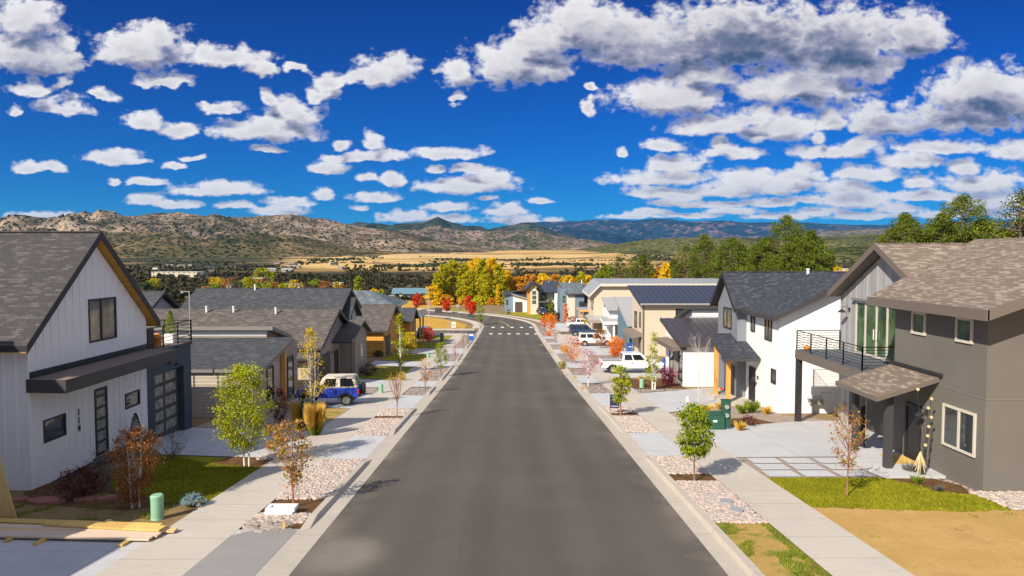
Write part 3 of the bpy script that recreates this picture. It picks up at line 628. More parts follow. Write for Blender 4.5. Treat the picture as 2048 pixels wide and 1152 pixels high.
# verge beds, lawns
def bed(name, x0, x1, y0, y1, mat_, dz=.02): return struct(name, sheet(x0, x1, y0, y1, dz), mat_)
LB = [(18.6, 26.9), (32.1, 40.5), (46.6, 51.4), (55.6, 67.9), (73.1, 81.9), (90.1, 116)]
RB = [(18.9, 27.4), (32.7, 41.4), (47.6, 53.9), (60.1, 65.9), (72.1, 81.9), (88.1, 95.9), (100.1, 107.9), (113.1, 140)]
for a, b_ in LB: bed('stone_bed', -7.32, -5.68, a, b_, 'cobble' if a > 45 else 'mulch')
for a, b_ in RB: bed('stone_bed', 5.68, 7.25, a, b_, 'cobble' if a > 45 else 'mulch')
bed('verge_soil', 5.68, 7.25, -25, 18.9, 'patchy'); 
struct('yard_soil', polysheet([(9.1, -25), (9.1, 20.6), (20, 20.1), (28, 19), (28, -25)], .012), 'dirt_gold')
EDGE = [(9.1+k*.23, 20.5-.5*min(1, k*.23/4.4)+.3*max(0, (k*.23-4.4)/2.5)+.16*noise.noise((k*.9, 3, 1))) for k in range(31)]
LAWN_R = EDGE+[(16.0, 20.35), (14.6, 22.6), (14.0, 24.0), (9.1, 24.0)]
struct('grass_lawn', polysheet(LAWN_R, .020), 'lawn')
struct('mulch_bed', polysheet([(13.1, 24.0), (14.9, 24.0), (15.3, 22.9), (15.0, 21.9), (14.2, 21.9)], .026), 'mulch')
struct('stone_bed', polysheet([(14.5, 22.9), (15.4, 24.6), (15.4, 22.0), (24, 22.0), (24, 19.5), (16.0, 20.3), (14.7, 21.8)], .016), 'cobble')
struct('stone_bed', polysheet([(9.1, 33.6), (9.1, 38.8), (12.8, 41.2), (15.3, 43.5), (15.3, 38), (17.5, 36.1), (15.4, 36.1)], .014), 'gravel')
struct('mulch_bed', polysheet([(10.2, 33.9), (11.0, 36.6), (13.2, 37.2), (13.9, 35.4), (12.2, 34.4)], .022), 'mulch')
struct('mulch_bed', polysheet([(9.3, 50.2), (9.3, 57), (13.2, 57), (13.2, 50.4)], .022), 'mulch'); struct('stone_bed', polysheet([(9.15, 48), (9.15, 50.4), (13.2, 50.4), (14.6, 51.6), (14.6, 50.6)], .018), 'cobble')
struct('mulch_bed', polysheet([(9.3, 67), (9.3, 79), (15.2, 79), (15.2, 67)], .022), 'gravel')
struct('grass_lawn', polysheet([(-9.3, 23.6), (-9.3, 27.0), (-14.0, 27.9), (-15.0, 24.5), (-12.5, 22.3), (-10.2, 21.0), (-9.3, 21.0)], .024), 'lawn')
struct('mulch_bed', polysheet([(-9.4, 25.6), (-9.4, 27.2), (-11.2, 27.6), (-11.4, 26.2)], .029), 'mulch')
struct('yard_soil', polysheet([(-9.3, 17.9), (-9.3, 21.1), (-12.0, 21.9), (-15.6, 21.9), (-22, 21.9), (-22, 17.9)], .012), 'dirt_dark')
struct('mulch_bed', polysheet([(-10.2, 20.9), (-12.5, 22.2), (-15.0, 24.4), (-15.8, 26.0), (-15.8, 22.2), (-14.5, 20.9), (-11.5, 20.3)], .018), 'mulch')
struct('yard_soil', polysheet([(-9.3, 33.2), (-9.3, 40.6), (-15.8, 42.7), (-15.8, 34.5)], .014), 'gravel')
struct('dry_grass', polysheet([(-9.5, 36.2), (-9.5, 40.4), (-11.5, 41.0), (-11.8, 37)], .02), 'patchy')
struct('grass_lawn', polysheet([(-9.3, 56.4), (-9.3, 67.5), (-12.9, 67.5), (-12.9, 58)], .022), 'lawn'); struct('grass_lawn', polysheet([(-9.3, 73.5), (-9.3, 81), (-14, 83), (-14, 74.2)], .022), 'lawn')
struct('grass_lawn', polysheet([(-9.3, 90.5), (-9.3, 100), (-14, 100), (-14, 90.5)], .022), 'lawn'); struct('grass_lawn', polysheet([(-9.3, 108), (-9.3, 114), (-16, 114), (-16, 108)], .022), 'lawn')
struct('gravel_yard', polysheet([(-9.3, 47.3), (-9.3, 50.8), (-12.8, 51.8), (-14.5, 50.2)], .018), 'cobble')
# the golden empty lot between the side street and the bend, and grass beyond the bend
struct('dry_lot', polysheet([(-8.5, 132.5), (-8.5, 141), (-11, 149), (-17, 160), (-30, 172), (-58, 200), (-75, 200), (-75, 132.5)], .03), 'dry_field')
p = [onG(1010, 625), onG(1085, 632), onG(1090, 628), onG(1010, 620.5)]
struct('grass_lawn', ribbon(10, 17, 150, 168, .05), 'lawn'); struct('grass_lawn', ribbon(9.6, 14, 178, 192, .05), 'lawn')
struct('bank', ribbon(9.3, 30, 195, END, .03), 'dry_field')
# concrete patch by the near left drive
struct('concrete_pad', polysheet([(-7.32, 12), (-5.7, 12), (-5.7, 18.3), (-6.4, 18.9), (-7.32, 17.9)], .052), 'pad')

# loose river stones filling the near verge beds: nobody could count them
def pebbles(x0, x1, y0, y1, n, r0, r1, label, skip=None, mat_='stones', seed=1):
    rs = random.getstate(); random.seed(seed); mb = MB()
    for _ in range(n):
        x = random.uniform(x0, x1); y = random.uniform(y0, y1)
        if skip and skip(x, y): continue
        r = random.uniform(r0, r1)
        mb.ball((x, y, gz(y)+.03+r*.3), r*random.uniform(.8, 1.5), r*random.uniform(.8, 1.5), r*random.uniform(.5, .8), 6, 4, jit=.12)
    o = tag(mb.build('river_stones', mat_, recalc=False, smooth=True), label, 'stones', kind='stuff'); random.setstate(rs)
    return o
pebbles(-7.28, -5.72, 19.0, 26.9, 4300, .036, .072, 'pink and grey river stones filling the nearest left verge bed', lambda x, y: abs(y-20.6) < .75, seed=3)
pebbles(-7.28, -5.72, 32.1, 40.4, 3000, .042, .08, 'river stones of the second left verge bed, round the bare red sapling', lambda x, y: abs(y-37.3) < .5, seed=4)
pebbles(5.72, 7.22, 18.9, 27.4, 4300, .036, .072, 'river stones of the nearest right verge bed, round the two valve lids', lambda x, y: abs(y-24.0) < .55, seed=5)
pebbles(5.72, 7.22, 32.7, 41.3, 2600, .042, .08, 'river stones of the right verge bed under the small navy sign', lambda x, y: abs(y-38.2) < .6, seed=6)
pebbles(15.0, 19.0, 20.0, 22.0, 1900, .045, .085, 'pale river stones along the foot of the dark taupe house', lambda x, y: y < 20.1, seed=7)
pebbles(-9.9, -9.35, 27.0, 28.2, 120, .05, .1, 'small patch of river stones beside the aspen at the driveway corner', seed=8)
mb = MB(); random.seed(9)
for _ in range(60):
    x = random.uniform(-7.25, -6.1); y = random.uniform(18.2, 19.3); r = random.uniform(.08, .2)
    mb.ball((x, y, gz(y)+.03), r, r*.8, r*.35, 6, 4, jit=.3)
stuff('broken_stones', mb, 'rocks', 'flat broken grey rocks at the open end of the left stone bed', 'rocks')
# grass blades
def blades(name, poly, n, h, mat_, label, seed=1, cond=None):
    rng = np.random.default_rng(seed); P = np.array(poly); mn = P.min(0); mx = P.max(0); q = rng.uniform(mn, mx, (n*3, 2))
    ins = np.zeros(len(q), bool); j = len(P)-1
    for i in range(len(P)):
        c = ((P[i,1] > q[:,1]) != (P[j,1] > q[:,1])) & (q[:,0] < (P[j,0]-P[i,0])*(q[:,1]-P[i,1])/(P[j,1]-P[i,1]+1e-9)+P[i,0]); ins ^= c; j = i
    q = q[ins][:n]
    if cond: q = q[[cond(a_, b_) for a_, b_ in q]]
    n = len(q); z = np.interp(q[:,1], GY, GZ)+.015; w = rng.uniform(.006, .013, n); a = rng.uniform(0, 6.3, n); hh = h*rng.uniform(.5, 1.3, n); l = rng.normal(0, .35, (n, 2))*hh[:, None]
    b0 = np.c_[q[:,0]-np.cos(a)*w, q[:,1]-np.sin(a)*w, z]; b1 = np.c_[q[:,0]+np.cos(a)*w, q[:,1]+np.sin(a)*w, z]; tp = np.c_[q+l, z+hh]
    v = np.stack([b0, b1, tp], 1).reshape(-1, 3); f = np.arange(n*3).reshape(n, 3)
    return tag(from_arrays(name, v, f, mat_), label, 'grass', kind='stuff')
blades('grass', [(-9.3, 21.0), (-9.3, 25.6), (-11.4, 26.2), (-14.0, 27.9), (-15.0, 24.5), (-12.5, 22.3), (-10.2, 21.0)], 30000, .07, 'lf_lawn', 'short lawn in front of the white gabled house with the number 114', 1)
blades('grass', [(x_, y_-.04) for x_, y_ in EDGE]+[(16.0, 20.3), (14.4, 22.0), (13.2, 24.0), (9.1, 24.0)], 30000, .06, 'lf_lawn', 'short lawn in front of the dark taupe house', 2)
nz = lambda x, y: noise.noise((x*1.1, y*1.1, 3)) > .08 or abs(x-7.15) < .14
blades('grass', [(5.7, 12), (7.25, 12), (7.25, 18.9), (5.7, 18.9)], 16000, .07, 'lf_grass', 'tufts of green grass growing in the bare right verge', 3, nz)
nz2 = lambda x, y: noise.noise((x*1.3, y*1.3, 7)) > .25
blades('grass', [(-9.35, 18.2), (-9.35, 21.2), (-15, 21.5), (-15, 18.2)], 12000, .08, 'lf_grass', 'thin weeds and dry grass round the pale green pedestal', 4, nz2)
nz3 = lambda x, y: noise.noise((x*1.6, y*1.6, 11)) > .62-.34*max(0, 1-(20.2-y)/.9)
blades('grass', [(9.2, 13), (9.2, 20.6), (18, 20.5), (18, 13)], 16000, .06, 'lf_grass', 'a few grass tufts on the bare golden soil at the right', 5, nz3)
# ---------------------------------------------------------------- houses
def window(H, ax, c, s, a0, a1, z0, z1, frame='trim_black', glass='glass', mull=(), hm=(), fw=.06, trim=None, name='window'):
    """a window on the plane ax=c, facing direction s; a is the other horizontal axis"""
    def B(mb, a, b_, zl, zh, d0, d1):
        lo, hi = sorted((c+s*d0, c+s*d1))
        if ax == 'x': mb.box(lo, hi, a, b_, zl, zh)
        else: mb.box(a, b_, lo, hi, zl, zh)
    mb = MB()
    B(mb, a0, a1, z0, z0+fw, -.02, .06); B(mb, a0, a1, z1-fw, z1, -.02, .06); B(mb, a0, a0+fw, z0+fw, z1-fw, -.02, .06); B(mb, a1-fw, a1, z0+fw, z1-fw, -.02, .06)
    for q in mull: aa = a0+(a1-a0)*q; B(mb, aa-fw*.55, aa+fw*.55, z0+fw, z1-fw, -.02, .055)
    for q in hm: zz = z0+(z1-z0)*q; B(mb, a0+fw, a1-fw, zz-fw*.4, zz+fw*.4, -.02, .05)
    w = mb.build(name, frame, H)
    mb = MB(); B(mb, a0+fw*.8, a1-fw*.8, z0+fw*.8, z1-fw*.8, -.01, .02); mb.build('pane', glass, w)
    if trim:
        mb = MB(); k = .09; B(mb, a0-k, a1+k, z0-k, z0-.001, -.01, .03); B(mb, a0-k, a1+k, z1+.001, z1+k, -.01, .03); B(mb, a0-k, a0-.001, z0, z1, -.01, .03); B(mb, a1+.001, a1+k, z0, z1, -.01, .03)
        mb.build('trim', trim, w)
    return w
def winpx(H, x, s, px0, px1, pt, pb, **k):
    """window on plane x=.. from its edges in the photo (top and bottom at the near edge)"""
    a = onX(px0, pt, x); b_ = onX(px1, pt, x); y0, y1 = sorted((a[1], b_[1])); zb = onX(px0, pb, x)[2]
    return window(H, 'x', x, s, y0, y1, zb, a[2], **k)
def roofslab(H, cs, t=.2, top='sh_slate', side='trim_black', name='roof'):
    return MB().slab(cs, t).build(name, [top, side], H)
def gable_x(H, x0, x1, yc, half, zr, slope, t=.22, top='sh_slate', side='trim_black', under=None, z_e=None):
    """gable roof with its ridge along x; returns the two slabs as one roof part"""
    mb = MB(); ze = zr-slope*half
    mb.slab([(x0, yc-half, ze), (x1, yc-half, ze), (x1, yc, zr), (x0, yc, zr)], t); mb.slab([(x0, yc, zr), (x1, yc, zr), (x1, yc+half, ze), (x0, yc+half, ze)], t)
    r = mb.build('roof', [top, side], H); xe = x1 if abs(x1) < abs(x0) else x0; sg = 1 if xe == x1 else -1
    mb = MB()                                # barge boards on the street gable
    for k in (-1, 1):
        q = [(yc, zr+.03), (yc+k*(half+.02), ze+.03), (yc+k*(half+.02), ze-t-.07), (yc, zr-t-.07)]
        mb.prism(q, 'x', xe+sg*.002, xe+sg*.035)
    mb.build('barge_board', side, r)
    mb = MB(); mb.box(min(x0, x1), max(x0, x1), yc-.09, yc+.09, zr-.02, zr+.025); mb.build('ridge_cap', top, r)
    if under:
        mb = MB(); 
        for k in (-1, 1): mb.prism([(yc, zr-t-.005), (yc+k*half, ze-t-.005), (yc+k*half, ze-t-.03), (yc, zr-t-.03)], 'x', min(x0, x1)+.02, max(x0, x1)-.02)
        mb.build('soffit', under, r)
    return r
def pipes(H, pts, r=.06, h=.45, mat_='pot_white'):
    for (x, y, z) in pts: MB().lathe((x, y, z-.1), [(r, 0), (r, h), (r*1.3, h), (r*1.3, h+.08)], 8).build('vent_pipe', mat_, H)
def wall_lamp(H, x, y, z, s, sc=1.0):
    mb = MB(); mb.box(min(x, x+s*.05), max(x, x+s*.05), y-.06, y+.06, z-.1, z+.1)
    mb.tube([(x+s*.03, y, z), (x+s*.15, y, z+.16*sc), (x+s*.30*sc, y, z+.10*sc), (x+s*.32*sc, y, z)], .015, 5)
    mb.tube([(x+s*.32*sc, y, z+.02), (x+s*.32*sc, y, z-.10*sc)], [.04*sc, .17*sc], 10); mb.build('wall_lamp', 'trim_black', H)
def railing(H, pts, z, h=1.05, n=7, posts=1.25, mat_='rail'):
    mb = MB()
    for (x0, y0), (x1, y1) in zip(pts, pts[1:]):
        L = math.hypot(x1-x0, y1-y0); k = max(1, round(L/posts))
        for i in range(k+1):
            x = x0+(x1-x0)*i/k; y = y0+(y1-y0)*i/k; mb.box(x-.025, x+.025, y-.025, y+.025, z-.15, z+h)
        for j in range(n): zz = z+.1+(h-.1)*j/(n-1); mb.tube([(x0, y0, zz), (x1, y1, zz)], .022 if j == n-1 else .012, 4)
    return mb.build('railing', mat_, H)

# ---- first house on the left: white board walls, the number 114
H = empty('house', (-19, 26, -1.75), 'white gabled house with dark roof, railed roof deck and the number 114', 'house')
g = 26.3; sl_ = .9
MB().prism([(22.6, -1.72), (30, -1.72), (30, 3.42), (g, 6.72), (22.6, 3.42)], 'x', -27.5, -15.8).build('wall', 'white_board', H)
MB().box(-27.4, -15.86, 22.66, 30, -3.2, -1.72).build('foundation', 'found', H)
MB().box(-27.5, -15.76, 22.56, 30.02, -1.78, -1.70).build('drip_edge', 'trim_black', H)
mb = MB(); y = 22.62
while y < 30:
    zt = 6.66-.9*abs(y-g)
    if zt > 2.4:
        if 25.75 < y < 27.85: mb.box(-15.8, -15.775, y-.022, y+.022, 2.3, 2.68); mb.box(-15.8, -15.775, y-.022, y+.022, 4.62, zt)
        else: mb.box(-15.8, -15.775, y-.022, y+.022, 2.3, zt)
    segs = [(-1.7, 1.55)]
    if 23.1 < y < 24.5: segs = [(-1.7, -.42), (.65, 1.55)]
    elif 25.9 < y < 27.1: segs = [(1.2, 1.55)]
    elif 28.1 < y < 29.4: segs = [(-1.7, -.36), (.56, 1.55)]
    for a, b_ in segs: mb.box(-15.8, -15.775, y-.022, y+.022, a, b_)
    y += .405
x = -16.2
while x > -27: mb.box(x-.03, x+.03, 22.575, 22.6, -1.7, 3.4); x -= .41
mb.box(-15.82, -15.765, 22.575, 22.68, -1.7, 3.3); mb.box(-15.8, -15.765, 29.9, 30.0, 2.3, 3.3)
mb.build('batten', 'white_trim', H)
gable_x(H, -28, -15.45, g, 4.22, 7.02, sl_, .2, 'sh_charcoal', 'trim_black', 'wood_soffit')
window(H, 'x', -15.8, 1, 25.9, 27.72, 2.82, 4.47, glass='glass_curtain', mull=(.45,), fw=.07, trim='white_trim')
window(H, 'x', -15.8, 1, 23.22, 24.4, -.26, .53, fw=.06, trim='white_trim'); window(H, 'x', -15.8, 1, 28.2, 29.32, -.22, .43, fw=.06, trim='white_trim')
d = window(H, 'x', -15.8, 1, 26.12, 26.95, -1.58, 1.02, hm=(.2, .37, .54, .71, .88), glass='glass_frost', fw=.1, name='door', trim='white_trim')
MB().box(-15.8, -15.4, 26.0, 27.1, -1.80, -1.62).build('door_step', 'trim_black', H)
mb = MB(); mb.slab([(-15.8, 22.5, 2.06), (-14.5, 22.5, 2.04), (-14.5, 30.05, 2.04), (-15.8, 30.05, 2.06)], .44)
cp = mb.build('canopy', ['canopy_top', 'trim_dark'], H)
MB().box(-15.8, -15.73, 22.62, 29.95, 2.06, 2.27).build('flashing', 'trim_black', H)
def digits(H, txt, x, y, ztop, size, gap, mat_):
    for i, ch in enumerate(txt):
        cu = bpy.data.curves.new('number', 'FONT'); cu.body = ch; cu.size = size; cu.extrude = .012; cu.align_x = 'CENTER'
        tmp = bpy.data.objects.new('tmp', cu); C.objects.link(tmp); bpy.context.view_layer.update()
        me = bpy.data.meshes.new_from_object(tmp); bpy.data.objects.remove(tmp); me.materials.clear(); me.materials.append(MATS[mat_])
        ob = bpy.data.objects.new('house_number', me); C.objects.link(ob); ob.parent = H
        ob.rotation_euler = (math.pi/2, 0, math.pi/2); ob.location = Vector((x, y, ztop-size*.72-i*gap))-Vector(H['org'])
digits(H, '114', -15.76, 25.15, .52, .36, .30, 'trim_black')
# garage block with roof deck
mb = MB(); mb.box(-27.4, -16.15, 30.03, 34.25, -3.4, 1.84)
mb.box(-16.15, -15.82, 30.03, 30.7, -3.2, 1.84); mb.box(-16.15, -15.82, 33.45, 34.25, -3.4, 1.84); mb.box(-16.15, -15.82, 30.7, 33.45, .78, 1.84)
mb.build('garage_wall', 'teal', H)
gd = MB().box(-16.14, -16.10, 30.72, 33.43, gz(32)+.03, .77).build('garage_door', 'garage_brown', H)
for i in range(2):
    for j in range(5):
        ya = 30.9+i*1.25; za = gz(32)+.28+j*.58
        MB().box(-16.11, -16.08, ya, ya+1.02, za, za+.40).build('pane', 'glass_frost', gd)
wall_lamp(H, -15.82, 32.1, 1.12, 1, 1.1)
MB().box(-27.3, -15.75, 30.0, 34.28, 1.845, 1.90).build('deck', 'canopy_top', H)
railing(H, [(-15.78, 30.1), (-15.78, 34.24), (-21, 34.24)], 1.9, 1.02, 6, 1.4)
mb = MB(); mb.tube([(-15.85, 34.3, 1.8), (-15.85, 34.3, 4.35)], .03, 6); mb.tube([(-15.85, 34.3, 4.33), (-16.15, 34.3, 4.33)], .02, 5); mb.ball((-16.2, 34.3, 4.3), .08); mb.build('deck_lamp', 'metal_grey', H)
# things standing on the deck
k = empty('planter', (-16.35, 33.3, 1.9), 'white square planter with a clipped green conifer on the roof deck of the white house', 'planter')
MB().box(-16.6, -16.1, 33.05, 33.55, 1.905, 2.35).build('pot', 'pot_white', k, bevel=.02)
tag(MB().box(-16.9, -16.2, 30.6, 31.5, 1.905, 2.75).box(-16.92, -16.18, 30.58, 31.52, 2.75, 2.8).build('storage_box', 'trim_black', org=(-16.5, 31, 1.9), bevel=.02), 'black storage box behind the railing of the roof deck', 'storage box')
mb = MB(); mb.ball((-16.35, 32.0, 2.33), .24, .24, .2, 10, 6); mb.lathe((-16.35, 32.0, 1.905), [(.2, 0), (.22, .25)], 8)
tag(mb.build('deck_pot', 'plastic_orange', org=(-16.35, 32, 1.9)), 'round orange pot between the black box and the planter on the roof deck', 'pot')

# ---- the neighbour nearer the camera (out of frame; it throws the shadow on the first drive)
H = empty('house', (-20, 11, -.9), 'white house just outside the left edge, shading the near drive', 'house')
MB().prism([(11.4, -1.5), (18.5, -1.5), (18.5, 4.4), (14.95, 7.6), (11.4, 4.4)], 'x', -27, -16.7).build('wall', 'lap_white', H)
gable_x(H, -27.5, -16.35, 14.95, 3.9, 7.9, .9, .2, 'sh_charcoal', 'trim_black')
MB().box(-27, -14.6, -6, 11.3, -1.2, 4.5).build('garage_wall', 'teal', H)
MB().box(-31, -19.6, 8.6, 17.5, -1.2, 7.1).build('upper_wall', 'lap_white', H); MB().box(-31.4, -19.3, 8.2, 17.9, 7.1, 7.3).build('upper_roof', 'trim_black', H)
mb = MB(); mb.slab([(-14.95, 19.4, .35), (-14.45, 19.4, .35), (-14.05, 19.4, gz(19.4)+.02), (-14.55, 19.4, gz(19.4)+.02)], .02)
mb = MB().prism([(-15.35, 1.2), (-14.75, 1.2), (-14.1, gz(19.5)+.01), (-14.9, gz(19.5)+.01)], 'y', 19.5, 19.55)
tag(mb.build('plywood_sheet', 'osb', org=(-14.5, 19.5, gz(19.5))), 'tan sheet of board on edge at the left edge, beyond the lumber', 'board')

# ---- low houses with two opposed shed roofs (second on the left, second lot of metal roofs on the right)
def shed_house(H, s, xf, xb, y0, ys, y1, z0, ze, zs, zc, zn, top, side, wall, band, face, oh=.5, x2=.9):
    """s: side of the street; south shed rises from eave y0 to ys, clerestory band, north shed falls to y1"""
    lo, hi = sorted((s*xf, s*xb))
    def bx(mb, a, b_, *r): a, b_ = sorted((s*a, s*b_)); return mb.box(a, b_, *r)
    MB().prism([(y0+oh, z0), (ys, z0), (ys, zs-.27), (y0+oh, ze-.15)], 'x', lo, hi).build('wall', wall, H)
    MB().prism([(ys, z0), (y1-.4, z0), (y1-.4, zn-.2), (ys, zc-.25)], 'x', *sorted((s*(xf+x2+.1), s*xb))).build('wall', face, H)
    mb = MB(); bx(mb, xf+x2+.1, xb, ys-.04, ys, zs+.12, zc-.28); mb.build('clerestory', band, H)
    a, b_ = sorted((s*(xf-.55), s*(xb+.3)))
    r = roofslab(H, [(a, y0, ze), (b_, y0, ze), (b_, ys-.05, zs), (a, ys-.05, zs)], .22, top, side)
    a2, b2 = sorted((s*(xf+x2-.4), s*(xb+.3)))
    r2 = roofslab(H, [(a2, ys-.4, zc), (b2, ys-.4, zc), (b2, y1, zn), (a2, y1, zn)], .24, top, side)
    return r, r2
H = empty('house', (-17, 42, gz(40)), 'low house with grey shed roofs, pale lap siding and orange post behind the aspen', 'house')
shed_house(H, -1, 13.9, 25, 37.3, 43.0, 46.4, gz(40)-.9, -.03, 1.02, 1.75, .80, 'sh_grey', 'trim_grey', 'lap_tan', 'white_smooth', 'taupe_pale', oh=.2, x2=1.1)
MB().box(-25, -13.84, 37.55, 37.62, gz(37)-.6, gz(37)+.1).build('foundation', 'found', H)
for px in (552, 563): pass
MB().box(-13.85, -13.6, 41.8, 42.05, gz(42)-.1, .62).build('timber_post', 'wood_post', H)
window(H, 'x', -13.9, 1, 39.4, 40.5, -2.3, -.3, glass='glass', fw=.06)
MB().box(-15.0, -14.0, 43.02, 45.6, gz(44)-.6, .55).build('entry_wall', 'taupe_pale', H); window(H, 'x', -14.0, 1, 43.4, 44.6, -2.9, -.3, glass='glass', fw=.07, name='door')
mb = MB(); mb.box(-13.7, -13.45, 41.7, 42.15, .4, .6); mb.build('bracket', 'wood_post', H)

# ---- long brown-roofed house with projecting porch (third on the left)
H = empty('house', (-18, 57, gz(56)), 'long brown-roofed taupe house with small front gable, behind the parked jeep', 'house')
MB().prism([(51.4, gz(56)-.8), (62, gz(56)-.8), (62, -.8), (56.8, 1.42), (51.4, -.9)], 'x', -32, -14.3).build('wall', 'taupe_pale', H)
gable_x(H, -34, -13.9, 56.8, 5.7, 1.75, .43, .22, 'sh_brown', 'trim_dark')
MB().box(-14.3, -14.24, 51.9, 54.9, gz(53)+.02, gz(53)+2.4).build('garage_door', 'garage_brown', H)
MB().box(-26, -14.6, 50.6, 51.6, gz(51)-.2, -1.6).build('side_wall', 'lap_tan', H)
roofslab(H, [(-26.3, 49.9, -1.35), (-14.1, 49.9, -1.35), (-14.1, 51.7, -1.0), (-26.3, 51.7, -1.0)], .15, 'sh_brown', 'trim_dark', 'lean_to_roof')
MB().prism([(58.2, gz(60)-.5), (63, gz(60)-.5), (63, -.55), (60.3, .2), (58.2, -.5)], 'x', -14.3, -13.0).build('porch_wall', 'taupe_pale', H)
mb = MB(); mb.slab([(-15.5, 55.6, -.80), (-12.6, 55.6, -.80), (-12.6, 60.3, .52), (-15.5, 60.3, .52)], .16); mb.slab([(-15.5, 60.3, .52), (-12.6, 60.3, .52), (-12.6, 63.5, -.75), (-15.5, 63.5, -.75)], .16)
pr = mb.build('porch_roof', ['sh_brown', 'trim_dark'], H)
MB().box(-12.85, -12.68, 55.75, 55.92, gz(56)-.05, -.95).build('porch_post', 'trim_brown', H)
wall_lamp(H, -14.3, 55.6, -1.7, 1, .9); window(H, 'x', -13.0, 1, 60.2, 61.4, -3.0, -1.2, frame='frame_pale', glass='glass_curtain', fw=.08)
window(H, 'x', -14.3, 1, 56.4, 57.5, gz(57)+.05, -1.7, name='door', glass='glass', fw=.1)
pipes(H, [(-24.6, 56.2, 1.6), (-22.4, 56.2, 1.6), (-18.9, 56.0, 1.5)], .09, .45)

# ---- two-storey house behind it
H = empty('house', (-20, 70, gz(70)), 'two storey house with slate blue-grey roof rising behind the brown-roofed house', 'house')
MB().prism([(65.6, gz(70)-.6), (74, gz(70)-.6), (74, .6), (69.8, 2.55), (65.6, .6)], 'x', -31, -16.6).build('wall', 'grey_light', H)
gable_x(H, -31.5, -15.9, 69.8, 4.7, 2.85, .47, .2, 'sh_grey', 'trim_black')
MB().prism([(66.4, gz(70)-.6), (71.0, gz(70)-.6), (71, .2), (68.7, 1.75), (66.4, .2)], 'x', -16.6, -15.7).build('wall', 'grey_light', H)
gable_x(H, -18, -15.2, 68.7, 2.7, 2.0, .72, .18, 'sh_grey', 'trim_black')
window(H, 'x', -15.7, 1, 67.6, 68.9, -1.0, .3, fw=.07); window(H, 'x', -15.7, 1, 67.6, 69.4, -3.9, -2.3, fw=.07)
pipes(H, [(-25.5, 69.5, 2.75)], .1, .5)

# ---- orange wood-sided house at the side street
H = empty('house', (-18, 84, gz(84)), 'one storey house with orange wood siding and brown-grey roof, behind the slim yellow birch', 'house')
z0 = gz(84)-.6
MB().prism([(79.2, z0), (90, z0), (90, -2.35), (84.6, -.15), (79.2, -2.5)], 'x', -29, -14.4).build('wall', 'wood_orange', H)
gable_x(H, -34, -13.8, 84.6, 6.0, .15, .43, .2, 'sh_brown', 'trim_dark')
MB().box(-14.4, -14.34, 80.5, 83.5, gz(82), gz(82)+2.3).build('garage_door', 'garage_brown', H); MB().box(-17.8, -16.9, 79.12, 79.2, gz(79), gz(79)+2.2).build('door', 'door_dark', H)
MB().prism([(91.0, z0-.4), (95.5, z0-.4), (95.5, -2.2), (93.2, -1.3), (91, -2.2)], 'x', -18, -13.0).build('porch_wall', 'wood_orange', H)
gable_x(H, -18.4, -12.5, 93.2, 3.0, -.9, .52, .18, 'sh_grey', 'trim_black')
for yy in (97.2, 100.6): MB().box(-12.6, -12.4, yy, yy+.2, gz(99)-.1, -2.45).build('timber_post', 'wood_post', H)
roofslab(H, [(-16, 96.0, -2.3), (-12.1, 96.0, -2.3), (-12.1, 101.4, -2.3), (-16, 101.4, -2.3)], .2, 'sh_blue', 'metal_grey', 'flat_roof')
MB().box(-16, -13.6, 96.3, 101.2, z0-.6, -2.5).build('rear_wall', 'taupe_pale', H)
window(H, 'x', -13.0, 1, 92.4, 93.8, -4.4, -2.7, fw=.08)
wall_lamp(H, -14.4, 79.8, -3.3, 1, .8)
# blue-grey hip roof beyond
H = empty('house', (-24, 108, gz(105)), 'low house with a pale blue-grey hipped roof, left of the golden lot', 'house')
z0 = gz(108)-.5
MB().box(-30.5, -17.5, 102.5, 112.5, z0, -1.35).build('wall', 'taupe_pale', H)
mb = MB(); a = [(-31.2, 101.8, -1.3), (-16.6, 101.8, -1.3), (-16.6, 113.2, -1.3), (-31.2, 113.2, -1.3)]; r1 = (-26, 107.5, .75); r2 = (-21.5, 107.5, .75)
mb.poly([a[0], a[1], r2, r1]); mb.poly([a[1], a[2], r2]); mb.poly([a[2], a[3], r1, r2]); mb.poly([a[3], a[0], r1]); mb.poly(a[::-1]); rr = mb.build('roof', 'sh_blue', H)
MB().box(-31.2, -16.6, 101.7, 101.8, -1.55, -1.28).box(-16.6, -16.5, 101.7, 113.2, -1.55, -1.28).build('gutter', 'metal_pale', rr)
# small grey gable glimpsed past the white house
H = empty('house', (-40, 66, gz(66)-2), 'small grey gabled house glimpsed between the white house and the brown roof', 'house')
def hp(px, py, D): return onY(px, py, D)
z0 = gz(66)-4; a = hp(333, 583, 66); e = hp(288, 622, 61)
MB().prism([(62, z0), (70, z0), (70, .3), (66, 2.4), (62, .3)], 'x', -46, -33.4).build('wall', 'grey_light', H)
gable_x(H, -46.5, -32.8, 66, 4.6, 2.75, .55, .2, 'sh_grey', 'trim_dark'); window(H, 'x', -33.4, 1, 65.2, 66.6, -.6, .3, fw=.08); pipes(H, [(-35.5, 65.2, 2.4)], .1, .4)

